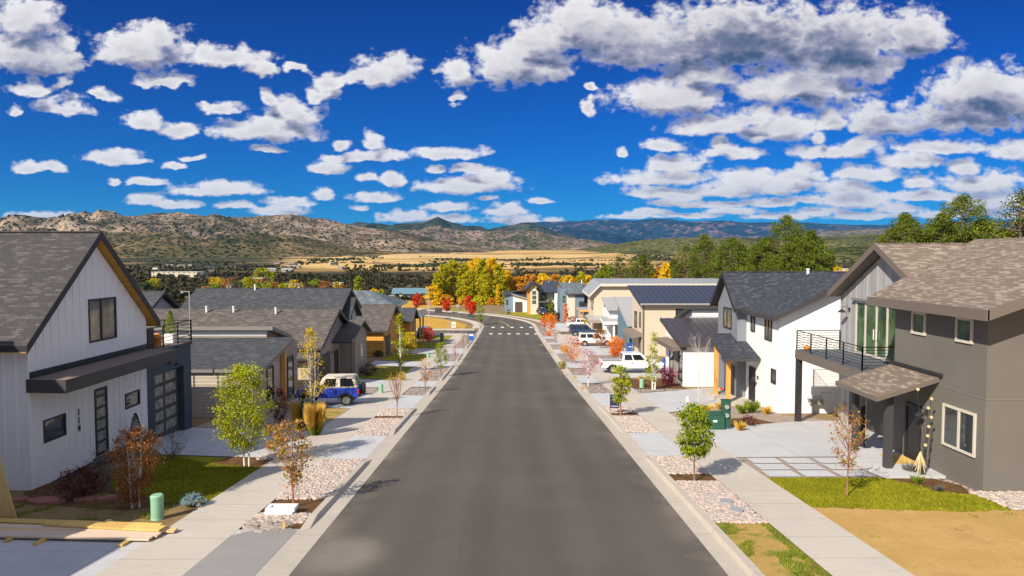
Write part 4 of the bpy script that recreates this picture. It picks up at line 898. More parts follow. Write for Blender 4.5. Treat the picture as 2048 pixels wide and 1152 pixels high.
# ---- first house on the right: dark taupe with weathered boards and balcony
H = empty('house', (20, 27, -1.9), 'large dark taupe house with tan shingle roof and a black railed balcony', 'house')
MB().prism([(15.4, -2.6), (27.6, -2.6), (27.6, 4.35), (21.5, 6.45), (15.4, 4.35)], 'y', 22.0, 27.3).build('wall', 'taupe', H)
MB().prism([(27.3, -3.2), (36.2, -3.2), (36.2, 4.0), (31.8, 6.35), (27.3, 4.0)], 'x', 17.5, 28).build('gable_wall', 'grey_barn', H)
mb = MB(); sl_ = .362
mb.slab([(14.75, 21.1, 4.42), (21.5, 21.1, 6.87), (21.5, 31.8, 6.87), (14.75, 28.2, 4.42)], .24); mb.slab([(21.5, 21.1, 6.87), (28.3, 21.1, 4.42), (28.3, 29, 4.42), (21.5, 31.8, 6.87)], .24)
r = mb.build('roof', ['sh_tan_y', 'trim_grey'], H)
MB().box(14.66, 14.75, 21.02, 28.1, 4.10, 4.44).prism([(14.7, 4.10), (14.7, 4.44), (21.5, 6.90), (21.5, 6.56)], 'y', 21.02, 21.1).build('fascia', 'trim_brown', r)
gable_x(H, 16.9, 30, 31.8, 4.55, 6.68, .55, .22, 'sh_tan', 'trim_brown')
winpx(H, 15.4, -1, 1853.5, 1825.7, 626, 672, frame='frame_pale', glass='glass_green', fw=.085)
winpx(H, 15.4, -1, 1948, 1914, 638, 689, frame='frame_pale', glass='glass_green', fw=.085)
MB().box(15.385, 15.4, 22.0, 27.3, 1.46, 1.485).box(15.4, 27.6, 21.985, 22.0, 1.46, 1.485).build('joint', 'trim_grey', H)
winpx(H, 15.4, -1, 1953.7, 1887.4, 828, 917, frame='frame_pale', glass='glass', fw=.085, mull=(.49,))
# patio doors on the recessed gable
fr = window(H, 'x', 17.5, -1, 30.6, 34.5, 1.25, 3.88, frame='frame_pale', glass='glass_green', fw=.10, mull=(.26, .5, .76))
mb = MB(); mb.box(17.40, 17.43, 32.42, 32.46, 2.1, 2.6); mb.box(17.40, 17.43, 32.68, 32.72, 2.1, 2.6); mb.build('handle', 'white_trim', fr)
MB().box(17.28, 17.5, 30.4, 34.7, 3.90, 4.0).build('lintel', 'trim_grey', H)
wall_lamp(H, 17.5, 35.2, 3.35, -1, 1.3)
mb = MB(); mb.box(15.1, 17.5, 29.2, 36.1, .72, 1.16); mb.build('balcony', 'trim_brown', H)
MB().box(15.13, 17.48, 29.25, 36.05, 1.162, 1.2).build('deck', 'deck', H)
railing(H, [(17.4, 36.0), (15.15, 36.0), (15.15, 29.3), (17.4, 29.3)], 1.2, 1.0, 8, 1.8)
MB().box(15.12, 15.38, 35.8, 36.06, gz(36)-.1, .72).build('balcony_post', 'trim_black', H)
MB().box(15.15, 15.35, 29.3, 29.5, gz(28)-.1, .72).build('balcony_post', 'trim_black', H)
# porch roof
mb = MB(); mb.slab([(13.15, 24.35, 1.07), (15.38, 24.35, 1.78), (15.38, 27.5, 1.78), (13.15, 27.5, 1.07)], .17); mb.build('porch_roof', ['sh_tan_y', 'trim_brown'], H)
MB().box(15.3, 15.4, 24.2, 27.5, 1.80, 1.92).build('flashing', 'trim_black', H)
MB().box(13.75, 13.99, 24.75, 24.99, gz(25)-.1, 1.05).build('porch_post', 'trim_dark', H)
MB().box(13.75, 13.95, 27.1, 27.3, gz(27)-.1, 1.05).build('porch_post', 'trim_dark', H)
window(H, 'x', 15.4, -1, 25.4, 26.4, gz(25)+.15, gz(25)+2.3, name='door', frame='door_dark', glass='door_dark', fw=.12)
MB().box(17.42, 17.49, 28.4, 33.2, gz(31)+.02, gz(31)+2.25).build('garage_door', 'door_dark', H)
MB().box(17.42, 17.49, 34.0, 34.9, gz(34)+.02, gz(34)+2.1).build('door', 'door_dark', H)
wall_lamp(H, 15.4, 25.05, .35, -1, 1.0)
pk = MB().ball((15.5, 35.6, 1.33), .17, .17, .13, 10, 6); tag(pk.build('pumpkin', 'plastic_orange', org=(15.5, 35.6, 1.2), smooth=True), 'orange pumpkin on the balcony floor by its far corner', 'pumpkin')
mb = MB()
for k_ in range(14):
    a = k_*.45; mb.tube([(17.43, 35.6+.17*math.cos(a), -1.7+.17*math.sin(a)), (17.43, 35.6+.17*math.cos(a+.46), -1.7+.17*math.sin(a+.46))], .04, 5)
tag(mb.build('wreath', 'straw', org=(17.45, 35.6, -1.7)), 'round straw wreath hanging on the weathered board wall under the balcony', 'wreath')
tag(MB().box(14.45, 15.3, 25.3, 26.5, gz(24.2)+.132, gz(24.2)+.15).build('doormat', 'lumber_gold', org=(14.9, 25.9, gz(24.2)+.13)), 'ochre doormat on the porch of the taupe house', 'doormat')
# ornament of round discs on stems with a straw figure
t = empty('garden_ornament', (14.6, 24.05, gz(24)+.1), 'tall ornament of white discs and a straw bundle by the taupe house porch', 'ornament')
mb = MB(); random.seed(5); ds = []
for k_ in range(7):
    x1 = 14.6+random.uniform(-.25, .3); z1 = gz(24)+1.2+k_*.33; mb.tube([(14.6+.03*k_, 24.05, gz(24)+.1), (x1, 24.0, z1)], .012, 4); ds.append((x1, z1))
mb.build('stem', 'trim_black', t)
for x1, z1 in ds: MB().tube([(x1, 23.97, z1), (x1, 23.94, z1)], .055, 10).build('disc', 'straw', t)
mb = MB()
for k_ in range(26):
    a = random.uniform(0, 6.28); mb.tube([(14.55, 24.0, gz(24)+.95), (14.55+.17*math.cos(a), 24.0+.14*math.sin(a), gz(24)+.1+random.uniform(0, .5))], [.02, .008], 4)
mb.build('straw_bundle', 'straw', t)

# ---- second on the right: white stucco with dark board gable and timber porch
H = empty('house', (19, 44, -2.9), 'white stucco house with slate shingle roof, grey board gable and timber porch posts', 'house')
MB().prism([(15.3, -3.6), (24, -3.6), (24, 2.7), (19.7, 4.75), (15.3, 2.55)], 'y', 38.8, 44.15).build('wall', 'stucco_white', H)
MB().prism([(44.1, -3.9), (48.15, -3.9), (48.15, 2.85), (46.1, 4.75), (44.1, 2.85)], 'x', 14.7, 24).build('gable_wall', 'grey_board', H)
mb = MB(); sl2 = .5
mb.slab([(14.8, 38.25, 2.72), (19.7, 38.25, 5.1), (19.7, 46.0, 5.1), (14.8, 43.6, 2.72)], .26); mb.slab([(19.7, 38.25, 5.1), (24.6, 38.25, 2.72), (24.6, 46, 2.72), (19.7, 46.0, 5.1)], .26)
r = mb.build('roof', ['sh_slate_y', 'trim_dark'], H)
gable_x(H, 14.3, 26, 46.1, 2.6, 5.05, .88, .2, 'sh_slate', 'trim_black')
pipes(H, [(19.4, 44.6, 4.9)], .09, .42)
winpx(H, 15.3, -1, 1545, 1531, 640, 683, glass='glass_curtain', mull=(.5,), fw=.07); winpx(H, 15.3, -1, 1511, 1503, 628, 664, fw=.06, glass='glass_curtain')
winpx(H, 15.3, -1, 1552.5, 1543.5, 740, 769, fw=.06); winpx(H, 14.7, -1, 1464, 1448, 617, 659, glass='glass_curtain', mull=(.55,), fw=.08)
MB().box(15.24, 15.3, 42.35, 43.4, gz(43)+.05, gz(43)+2.3).build('door', 'door_dark', H); MB().box(14.64, 14.7, 44.5, 46.0, gz(45)+.05, gz(45)+2.2).build('garage_entry', 'door_dark', H)
mb = MB(); mb.slab([(13.15, 41.5, -.12), (15.6, 41.5, -.12), (15.6, 45.4, 1.0), (13.15, 45.4, 1.0)], .17)
mb.build('porch_roof', ['sh_slate', 'trim_dark'], H)
for (x, y) in ((13.65, 42.5), (13.65, 45.0)):
    MB().box(x-.12, x+.12, y-.12, y+.12, gz(y)+.22, -.02 if y < 44 else .66).build('timber_post', 'wood_post', H); MB().box(x-.13, x+.13, y-.13, y+.13, gz(y)-.1, gz(y)+.22).build('post_base', 'trim_black', H)
mb = MB(); mb.prism([(41.7, -.24), (45.3, .79), (45.3, .60), (41.7, -.42)], 'x', 13.53, 13.72); mb.build('beam', 'wood_post', H)
wall_lamp(H, 15.3, 41.9, -1.35, -1, 1.0)
struct('porch_floor', MB().box(13.3, 15.3, 41.6, 47.2, gz(44)-.7, gz(42)+.09), 'walk')
# gas meter on the white wall
t = MB(); zz = gz(38.5)
t.tube([(17.25, 38.6, zz), (17.25, 38.6, zz+1.0), (17.7, 38.6, zz+1.0)], .03, 6); t.box(17.05, 17.75, 38.45, 38.7, zz+.55, zz+.85); t.tube([(17.05, 38.55, zz+.75), (16.9, 38.55, zz+.9)], .08, 8); t.tube([(17.7, 38.6, zz+.8), (17.7, 38.6, zz+1.2), (18.2, 38.6, zz+1.2), (18.2, 38.7, zz+1.05)], .025, 6)
tag(t.build('gas_meter', 'meter_grey', org=(17.3, 38.6, zz)), 'grey gas meter with bent pipes on the side wall of the white stucco house', 'gas meter')
MB().box(16.35, 16.55, 38.72, 38.79, -1.7, -1.5).build('socket_box', 'trim_brown', H)

# ---- third on the right: white lap siding garage, standing seam shed roofs
H = empty('house', (17, 58, gz(56)), 'low white lap-sided house with dark standing seam shed roofs and clerestory', 'house')
shed_house(H, 1, 13.35, 24, 51.3, 58.2, 62.6, gz(56)-.6, -.5, .85, 1.85, .5, 'metal_brown', 'trim_dark', 'lap_white', 'white_smooth', 'grey_light', x2=2.1)
mb = MB(); x = 12.9
while x < 24: mb.prism([(51.3, -.5), (58.3, .85), (58.3, .9), (51.3, -.45)], 'x', x, x+.03); x += .6
mb.build('roof_seam', 'metal_brown', H)
MB().box(13.2, 13.34, 51.75, 51.95, gz(52), -.7).build('corner_trim', 'white_smooth', H)
mb = MB(); mb.slab([(12.3, 51.6, -.75), (13.4, 51.6, -.65), (13.4, 57.6, -.65), (12.3, 57.6, -.75)], .34); mb.build('canopy', ['canopy_top', 'trim_brown'], H)
window(H, 'x', 13.35, -1, 52.4, 53.6, gz(53)+.3, -1.1, fw=.08); window(H, 'x', 13.35, -1, 55.4, 56.7, gz(56)+.1, -1.15, fw=.08, name='door'); 
MB().box(13.28, 13.35, 53.8, 55.2, gz(54), -1.1).build('wall_panel', 'taupe_pale', H)

# ---- fourth on the right: beige with blue-grey standing seam roof, teal garage wing
H = empty('house', (19, 84, gz(84)), 'beige two storey stucco house with blue-grey standing seam roof and brown downspout', 'house')
z0 = gz(86)-.6
MB().prism([(79.4, z0), (86.2, z0), (86.2, 1.95), (79.4, .5)], 'x', 15.5, 38).build('wall', 'beige', H)
a = roofslab(H, [(14.95, 78.8, .72), (38.5, 78.8, .72), (38.5, 86.6, 2.42), (14.95, 86.6, 2.42)], .22, 'metal_seam', 'trim_dark')
mb = MB(); x = 15.1
while x < 38: mb.prism([(78.8, .72), (86.5, 2.40), (86.5, 2.47), (78.8, .79)], 'x', x, x+.05); x += .62
mb.build('roof_seam', 'metal_seam', a); MB().box(15.1, 38, 78.66, 78.8, .5, .68).build('gutter', 'metal_grey', a)
MB().tube([(15.55, 79.3, .4), (15.55, 79.3, gz(79))], .07, 6).build('downspout', 'trim_brown', H)
window(H, 'x', 15.5, -1, 82.8, 84.4, -2.6, -.6, fw=.09, glass='glass_curtain'); window(H, 'x', 15.5, -1, 80.5, 81.2, -2.3, -.5, fw=.08, glass='glass_green')
MB().box(15.42, 15.5, 80.2, 81.3, gz(80), gz(80)+2.2).build('door', 'taupe', H); window(H, 'y', 79.4, -1, 19.3, 20.7, -1.3, .0, fw=.09)
mb = MB(); mb.slab([(14.2, 79.6, -3.05), (15.5, 79.6, -2.85), (15.5, 86.0, -2.85), (14.2, 86.0, -3.05)], .4); mb.build('canopy', ['canopy_top', 'trim_grey'], H)
MB().prism([(87.2, z0-.4), (97, z0-.4), (97, .0), (87.2, -2.75)], 'x', 15.4, 22).build('garage_wing', 'teal_blue', H)
roofslab(H, [(15.0, 86.7, -2.55), (22, 86.7, -2.55), (22, 97.5, .35), (15.0, 97.5, .35)], .25, 'metal_pale', 'metal_pale', 'wing_roof')
MB().box(15.33, 15.4, 88.6, 92.2, gz(90), gz(90)+2.4).build('garage_door', 'taupe', H)
# ---- white porch building
H = empty('house', (18, 110, gz(108)), 'small white house with pale metal roof and columned porch beyond the teal garage', 'house')
z0 = gz(110)-.5
MB().box(15.6, 24, 107.0, 114, z0, -2.3).build('wall', 'white_smooth', H)
roofslab(H, [(15.2, 106.2, -2.1), (24, 106.2, -2.1), (24, 112.5, -.6), (15.2, 112.5, -.6)], .22, 'metal_pale', 'metal_pale')
roofslab(H, [(14.4, 104.8, -3.9), (19.5, 104.8, -3.9), (19.5, 108, -3.4), (14.4, 108, -3.4)], .45, 'metal_pale', 'white_smooth', 'porch_roof')
for x in (14.7, 16.0, 19.0): MB().box(x, x+.28, 105.1, 105.35, gz(105), -4.3).build('column', 'white_smooth', H)
MB().box(16.6, 18.8, 106.9, 107.0, gz(107), -4.6).build('stone_panel', 'found', H)
# ---- beige house with pale roof edge
H = empty('house', (19, 131, gz(130)), 'tall pale beige house with flat roof edge, half hidden behind the blue metal roof', 'house')
z0 = gz(130)-.5
MB().prism([(15.9, z0), (38, z0), (38, .45), (17.3, .45), (15.9, -.9)], 'y', 128, 138).build('wall', 'beige', H)
mb = MB(); mb.slab([(17.0, 127.2, 1.0), (42, 127.2, 1.0), (42, 139, 1.6), (17.0, 139, 1.6)], .5); mb.slab([(14.9, 127.2, -1.1), (17.0, 127.2, 1.0), (17.0, 139, 1.6), (14.9, 139, -.7)], .45); mb.build('roof', ['metal_grey', 'beige_pale'], H)
window(H, 'y', 128, -1, 17.6, 19.2, -4.0, -1.9, frame='frame_pale', glass='glass_green', fw=.12, hm=(.5,)); window(H, 'x', 15.9, -1, 129.5, 131.5, -4.0, -2.0, fw=.12)
roofslab(H, [(14.2, 125.2, -5.6), (22.3, 125.2, -5.6), (22.3, 128.2, -4.9), (14.2, 128.2, -4.9)], .5, 'metal_pale', 'taupe_pale', 'porch_roof')
for x in (14.6, 17.2, 20): MB().box(x, x+.3, 125.5, 125.8, gz(125), -6.0).build('column', 'beige_pale', H)
# timber porch and grey house
H = empty('house', (15, 150, gz(150)), 'two storey house half pale, half blue-grey, with grey shingle roof', 'house')
z0 = gz(150)-.5
a = onY(1134, 590, 150); b_ = onY(1150, 590, 150); c_ = onY(1168, 590, 150); e = onY(1126, 569, 152)
MB().box(a[0], b_[0], 150, 160, z0, -2.05).build('wall', 'beige_pale', H); MB().box(b_[0], c_[0], 150.0, 160, z0, -2.05).build('wall', 'grey_blue', H); MB().box(c_[0], c_[0]+3.4, 151.2, 160, z0, -1.9).build('wall', 'grey_light', H)
MB().box(a[0]-1.4, a[0], 150.6, 160, z0, -1.1).build('wall', 'grey_blue', H)
roofslab(H, [(a[0]-.2, 149.2, -2.0), (c_[0]+.2, 149.2, -2.0), (c_[0]+.2, 156, .15), (a[0]-1.6, 156, .15)], .25, 'sh_blue', 'trim_dark')
roofslab(H, [(c_[0]+.2, 150.3, -1.9), (c_[0]+4.5, 150.3, -3.2), (c_[0]+4.5, 158, -1.0), (c_[0]-1, 158, .2)], .25, 'sh_tan', 'trim_dark')
window(H, 'y', 150, -1, b_[0]+.9, c_[0]-.05, -5.3, -3.8, fw=.1); window(H, 'y', 151.2, -1, c_[0]+.3, c_[0]+.9, -4.3, -2.6, fw=.1); window(H, 'y', 151.2, -1, c_[0]+1.5, c_[0]+2.1, -4.6, -2.8, fw=.1)
window(H, 'y', 150.6, -1, a[0]-.9, a[0]-.3, -4.0, -2.6, fw=.1, glass='glass_green')
pipes(H, [(a[0]+1, 155, .0), (c_[0], 155, .0)], .12, .8)
H = empty('porch', (17, 138, gz(138)), 'orange timber porch with a flat pale roof in front of the half grey house', 'porch')
roofslab(H, [(14.0, 136, -4.6), (18.5, 136, -4.6), (18.5, 142, -4.4), (14.0, 142, -4.4)], .3, 'metal_pale', 'wood_post')
for x, y in ((14.4, 136.6), (15.6, 136.6), (14.4, 141), (17, 136.6)): MB().box(x, x+.3, y, y+.3, gz(y), -4.85).build('timber_post', 'wood_post', H)
# white and orange house at the bend
H = empty('house', (9, 172, gz(170)), 'white house with orange wood edge and three stacked green windows at the bend', 'house')
z0 = gz(170)-.5; P = lambda px, py, D=170: onY(px, py, D)
o0 = P(1055.5, 600)[0]; o1 = P(1061, 600)[0]; o2 = P(1076.5, 600)[0]; o3 = P(1128, 600)[0]
MB().prism([(o0, z0), (o1, z0), (o1, -1.05), (o0, -1.9)], 'y', 170, 182).build('corner_panel', 'wood_orange', H)
MB().prism([(o1, z0), (o2, z0), (o2, -2.7), (o1+.4, -1.0), (o1, -1.05)], 'y', 170.0, 182).build('wall', 'beige_pale', H)
MB().box(o2, o3, 172.5, 182, z0, -2.4).build('wall', 'grey_light', H)
mb = MB(); mb.slab([(o0-.7, 169, -2.2), (o1+.5, 169, -.35), (o1+.5, 183, -.35), (o0-.7, 183, -2.2)], .25); mb.slab([(o1+.5, 169, -.35), (o2+1.2, 169, -2.75), (o2+3.6, 183, -2.75), (o1+.5, 183, -.35)], .25)
mb.slab([(o2+.3, 170.5, -2.8), (o3-1.5, 170.5, -2.8), (o3-.9, 178, -.35), (o1+3.5, 178, -.35)], .25); mb.build('roof', ['sh_navy', 'trim_black'], H)
for k_ in range(3): window(H, 'y', 170, -1, P(1064.5, 600)[0], P(1072, 600)[0], P(0, 589.5+k_*9.2)[2], P(0, 582.5+k_*9.2)[2], fw=.1, glass='glass_green')
MB().box(o2, o2+3.4, 169.6, 172.5, P(0, 605)[2], P(0, 603)[2]).build('balcony', 'trim_brown', H)
railing(H, [(o2+.05, 172.4), (o2+.05, 169.7), (o2+3.3, 169.7)], P(0, 603)[2], 1.05, 6, 1.2)
for x in (o2+.1, o2+1.6, o2+3.2): MB().box(x, x+.25, 169.8, 170.05, z0, P(0, 605)[2]).build('post', 'trim_dark', H)
window(H, 'y', 172.5, -1, o2+.9, o2+2.2, -5.3, -3.2, fw=.12, glass='glass_green'); window(H, 'y', 172.5, -1, o2+3.9, o2+5.2, -5.0, -3.2, fw=.12, glass='glass_green')
MB().box(o2+2.0, o2+5.0, 172.4, 172.5, z0, z0+3).build('garage_door', 'garage_brown', H); MB().box(o3-2.3, o3-.8, 170.4, 172.5, z0, P(0, 587)[2]).build('bay', 'white_smooth', H)
mb = MB(); mb.slab([(o2+4.4, 170.2, -4.6), (o3-.6, 170.2, -4.6), (o3-.6, 172.6, -4.2), (o2+4.4, 172.6, -4.2)], .9); mb.build('upper_balcony', ['trim_brown', 'white_smooth'], H)
pipes(H, [(P(1101, 560)[0], 176, -.6)], .12, 1.2, 'metal_grey')
# little garage house at the far end
H = empty('house', (1.5, 180, gz(180)), 'small white and grey house with dark garage door closing the street', 'house')
P = lambda px, py, D=178: onY(px, py, D); z0 = gz(178)-.5
a = P(1009, 600)[0]; b_ = P(1026.5, 600)[0]; c_ = P(1057, 600)[0]
MB().prism([(a, z0), (b_, z0), (b_, P(0, 587)[2]), (a, P(0, 590)[2])], 'y', 179.5, 188).build('wall', 'grey_blue', H)
MB().prism([(b_, z0), (c_+1, z0), (c_+1, P(0, 601)[2]), (b_, P(0, 588)[2])], 'y', 178.0, 188).build('wall', 'white_smooth', H)
roofslab(H, [(b_-.5, 177.2, P(0, 587)[2]), (c_+2, 177.2, P(0, 601)[2]), (c_+2, 188, P(0, 596)[2]), (b_-.5, 188, P(0, 584)[2])], .25, 'sh_navy', 'metal_grey')
roofslab(H, [(a-.5, 178.8, P(0, 590)[2]), (b_, 178.8, P(0, 584.5)[2]), (c_+1, 188, P(0, 583)[2]), (a-.5, 188, P(0, 587.5)[2])], .3, 'sh_navy', 'trim_dark')
MB().box(P(1030, 0)[0], P(1045.5, 0)[0], 177.93, 178.0, z0, P(0, 604)[2]).build('garage_door', 'garage_brown', H)
window(H, 'y', 179.5, -1, P(1012.5, 0)[0], P(1016, 0)[0], P(0, 611)[2], P(0, 600)[2], fw=.1)
# ---------------------------------------------------------------- hills and mountains
def hillmat(name, rock, brush_, tree, dots=.012, treeamt=.5, rockband=.5, steep=False):
    m, t, b = newmat(name); co = coords(t)
    n = tex(t, co, .0016, 8, .62); n2 = tex(t, co, .008, 6, .65)
    c = mixc(t, smooth(t, n2, .42, .62), rock, brush_)
    c = mixc(t, smooth(t, n, rockband, rockband+.14), c, brush_)
    vo = nd(t, 'ShaderNodeTexVoronoi', i_Scale=dots); t.links.new(co, vo.inputs['Vector'])
    k = mth(t, 'MULTIPLY', smooth(t, vo.outputs[0], .52, .30), smooth(t, tex(t, co, .0035, 5, .6), .60-treeamt*.35, .66-treeamt*.35))
    big = tex(t, co, .0022, 5, .6); c = mixc(t, smooth(t, big, .50, .60), c, mixc(t, .6, c, tree))
    c = mixc(t, k, c, tree)
    if steep:
        gn = nd(t, 'ShaderNodeNewGeometry'); sz = nd(t, 'ShaderNodeSeparateXYZ'); t.links.new(gn.outputs['Normal'], sz.inputs[0])
        c = mixc(t, mth(t, 'MULTIPLY', smooth(t, sz.outputs[2], .86, .70), smooth(t, tex(t, co, .010, 5, .6), .42, .56)), c, (.46, .34, .24))
    t.links.new(c, b.inputs['Base Color']); b.inputs['Roughness'].default_value = 1; b.inputs['Specular IOR Level'].default_value = 0
    bump(t, b, mth(t, 'ADD', tex(t, co, .006, 7, .65), mth(t, 'MULTIPLY', k, .15)), .9, 40)
hillmat('hill_near', (.22, .155, .08), (.09, .078, .035), (.022, .030, .010), .055, .95, .50)
hillmat('hill_cliff', (.36, .26, .18), (.12, .095, .055), (.024, .030, .014), .045, .85, .52, True)
hillmat('hill_rose', (.30, .20, .17), (.13, .115, .06), (.03, .045, .022), .04, .85, .48, True)
hillmat('hill_green', (.20, .17, .07), (.13, .13, .045), (.03, .045, .012), .06, .85, .45)
hillmat('hill_dark', (.10, .085, .07), (.05, .065, .045), (.018, .03, .022), .008, .8, .4)
hillmat('hill_far', (.22, .13, .14), (.018, .045, .07), (.012, .032, .055), .004, .9, .40)  # distance haze put into the colour: slopes tinted blue
hillmat('hill_blue', (.04, .06, .075), (.018, .042, .065), (.010, .028, .05), .006, .8, .4)  # blue of the far air painted into these slopes too
def ridge(top, D, mat_, depth, base, amp=.12, seed=0, n=230, rows=26, front=.75, kind='hills', gul=1.0, taper=True):
    """a range of hills: crest outline as seen from the street, modelled as a full ridge with gullies"""
    px = np.array([p[0] for p in top], float); py = np.array([p[1] for p in top], float)
    X = np.linspace(px[0], px[-1], n); Y = np.interp(X, px, py); V = []
    for i in range(n):
        c = onY(X[i], Y[i], D); base = T(c[0], D); edge = min(1, min(i, n-1-i)/10)
        h = c[2]-base
        h += h*.018*noise.fractal((c[0]/(D*.012), seed, 0), 1.0, 2.0, 5)*edge
        tp = min(i, n-1-i)/(n*.12); h *= min(1, tp)**.6 if taper else 1
        for j in range(rows):
            t_ = j/(rows-1); y = D-depth*front+depth*t_; k = (y-(D-depth*front))/(depth*front) if y < D else (D+depth*(1-front)-y)/(depth*(1-front))
            k = max(0, min(1, k)); s_ = k**1.25; base = T(c[0], y)-3
            q = noise.hetero_terrain((c[0]/(D*.045), y/(D*.05), seed+.5), .9, 2.1, 6, .7) if amp else 0
            g = abs(noise.fractal((c[0]/(D*.014)+.3*y/(D*.05), y/(D*.09), seed+3), .7, 2.1, 6))
            z = base+h*s_+h*amp*(q-.6)*4*k*(1-k)-h*.20*gul*g*(1-k)*min(1, k*5)
            V.append((c[0]+(y-D)*.0, y, z-(0 if 0 < t_ < 1 else 40)))
    v = np.array(V); f = np.array([(i*rows+j, (i+1)*rows+j, (i+1)*rows+j+1, i*rows+j+1) for i in range(n-1) for j in range(rows-1)])
    return tag(from_arrays(kind, v, f, mat_, smooth=True), kind='structure')
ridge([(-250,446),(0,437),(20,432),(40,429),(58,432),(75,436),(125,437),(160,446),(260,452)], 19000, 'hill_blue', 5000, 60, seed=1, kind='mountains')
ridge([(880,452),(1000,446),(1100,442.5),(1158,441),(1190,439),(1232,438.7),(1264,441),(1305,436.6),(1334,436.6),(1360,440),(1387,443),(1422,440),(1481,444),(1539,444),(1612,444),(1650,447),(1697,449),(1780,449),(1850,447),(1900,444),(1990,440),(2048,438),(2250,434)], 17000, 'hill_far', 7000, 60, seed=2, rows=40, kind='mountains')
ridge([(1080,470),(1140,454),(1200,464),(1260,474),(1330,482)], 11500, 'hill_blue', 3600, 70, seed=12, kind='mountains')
ridge([(1560,474),(1640,462),(1700,457),(1780,455),(1850,458),(2100,452),(2300,450)], 10500, 'hill_rose', 4200, 70, seed=13, kind='mountains')
ridge([(930,470),(974,458),(1010,450),(1035,446),(1056,442.5),(1078,450),(1097,457),(1130,466),(1170,478)], 8400, 'hill_dark', 2400, 55, seed=3)
ridge([(640,458),(700,446),(734,445),(764,444.5),(787,449),(810,444),(846,443),(862,437),(876,431),(890,437),(904,443),(933,450),(957,449.5),(974,456),(1010,468),(1060,482)], 6900, 'hill_dark', 2300, 55, seed=4)
ridge([(760,480),(830,460),(870,452),(900,456),(950,462),(1000,458),(1040,462),(1080,466),(1130,472),(1180,482),(1240,490)], 5600, 'hill_rose', 2300, 40, seed=5, amp=.25)
ridge([(-500,438),(-200,436),(0,433),(29,434),(59,444),(97,450),(111,448),(138,440),(167,431),(205,435),(252,436.5),(281,429),(316,425),(363,423),(395,429),(439,433.5),(498,432),(557,428),(598,429),(617,433.5),(658,436.5),(690,447),(740,455),(800,464),(870,474),(950,484),(1020,494)], 4700, 'hill_cliff', 3000, 40, seed=6, amp=.17, n=460, rows=66, gul=1.5)
ridge([(-500,475),(0,470),(200,468),(320,462),(430,474),(520,470),(560,466),(620,474),(700,486),(800,495),(900,503)], 3300, 'hill_near', 1700, 18, seed=7, amp=.3, n=300, rows=34)
ridge([(1120,500),(1200,488),(1287,479),(1340,476),(1393,473),(1481,475),(1560,477),(1639,473),(1720,468),(1800,466),(1900,466),(2048,463),(2300,462)], 3700, 'hill_green', 2000, 25, seed=8, amp=.2, n=260, rows=34)
ridge([(1500,520),(1600,500),(1680,494),(1760,488),(1840,486),(2048,482),(2400,478)], 1500, 'hill_green', 800, -8, seed=9, amp=.3, n=200, rows=30)
# golden meadows on the valley floor
def field_(name, px0, px1, y0, y1, mat_, dz=1.0):
    n_ = 24; V = []; rng = random.Random(int(px0))
    for i in range(n_+1):
        px = px0+(px1-px0)*i/n_
        e = math.sin(math.pi*i/n_)**.5
        for k in range(7):
            y = y0+(y1-y0)*(.5+(k/6-.5)*e*(1+.1*noise.noise((px*.05, k, 1)))); x = (px-1017)/F*y; V.append((x, y, T(x, y)+dz))
    v = np.array(V); f = np.array([(i*7+k, (i+1)*7+k, (i+1)*7+k+1, i*7+k+1) for i in range(n_) for k in range(6)])
    return tag(from_arrays(name, v, f, mat_), kind='structure')
mottled('meadow', [(.3, (.50, .33, .13)), (.45, (.64, .44, .18)), (.58, (.52, .33, .12)), (.66, (.20, .14, .07))], .006, amp2=.35, scale2=.05)
field_('meadow', 560, 1200, 1900, 2700, 'meadow'); field_('meadow', 700, 1320, 1250, 1650, 'meadow')

# ---------------------------------------------------------------- trees
def shell_pts(rng, n, r_of_t, z0, z1, cl=60, spread=.18, inner=.35, lean=(0, 0)):
    """leaf centres gathered in clumps through the crown's volume"""
    K = cl; t = rng.uniform(0.02, .98, K); a = rng.uniform(0, 2*math.pi, K); rr = np.array([r_of_t(q) for q in t])*np.sqrt(rng.uniform(inner**2, 1, K))
    c = np.c_[rr*np.cos(a), rr*np.sin(a), z0+(z1-z0)*t]; w = rng.uniform(.3, 1, K); w /= w.sum(); ix = rng.choice(K, n, p=w)
    R0 = max(r_of_t(q/10) for q in range(11)); s = R0*spread*rng.uniform(.6, 1.5, K)[ix][:, None]
    return c[ix]+rng.normal(size=(n, 3))*s*np.array([1, 1, .8])+np.c_[np.outer((c[ix][:, 2]-z0), lean), np.zeros(n)], c
SH = {'oval': lambda t: math.sqrt(max(0, 1-(2*t-1)**2))**.8, 'round': lambda t: math.sqrt(max(0, 1-(2*t-1)**2)), 'column': lambda t: min(1, t*6, (1-t)*3.2)**.7,
      'cone': lambda t: (1-t)**.75*min(1, t*8), 'vase': lambda t: min(1, .25+t*1.1)*math.sqrt(max(0, 1-t**4)), 'egg': lambda t: math.sqrt(max(0, 1-((t-.38)/.62)**2)) if t > .38 else math.sqrt(max(0, 1-((t-.38)/.38)**2))}
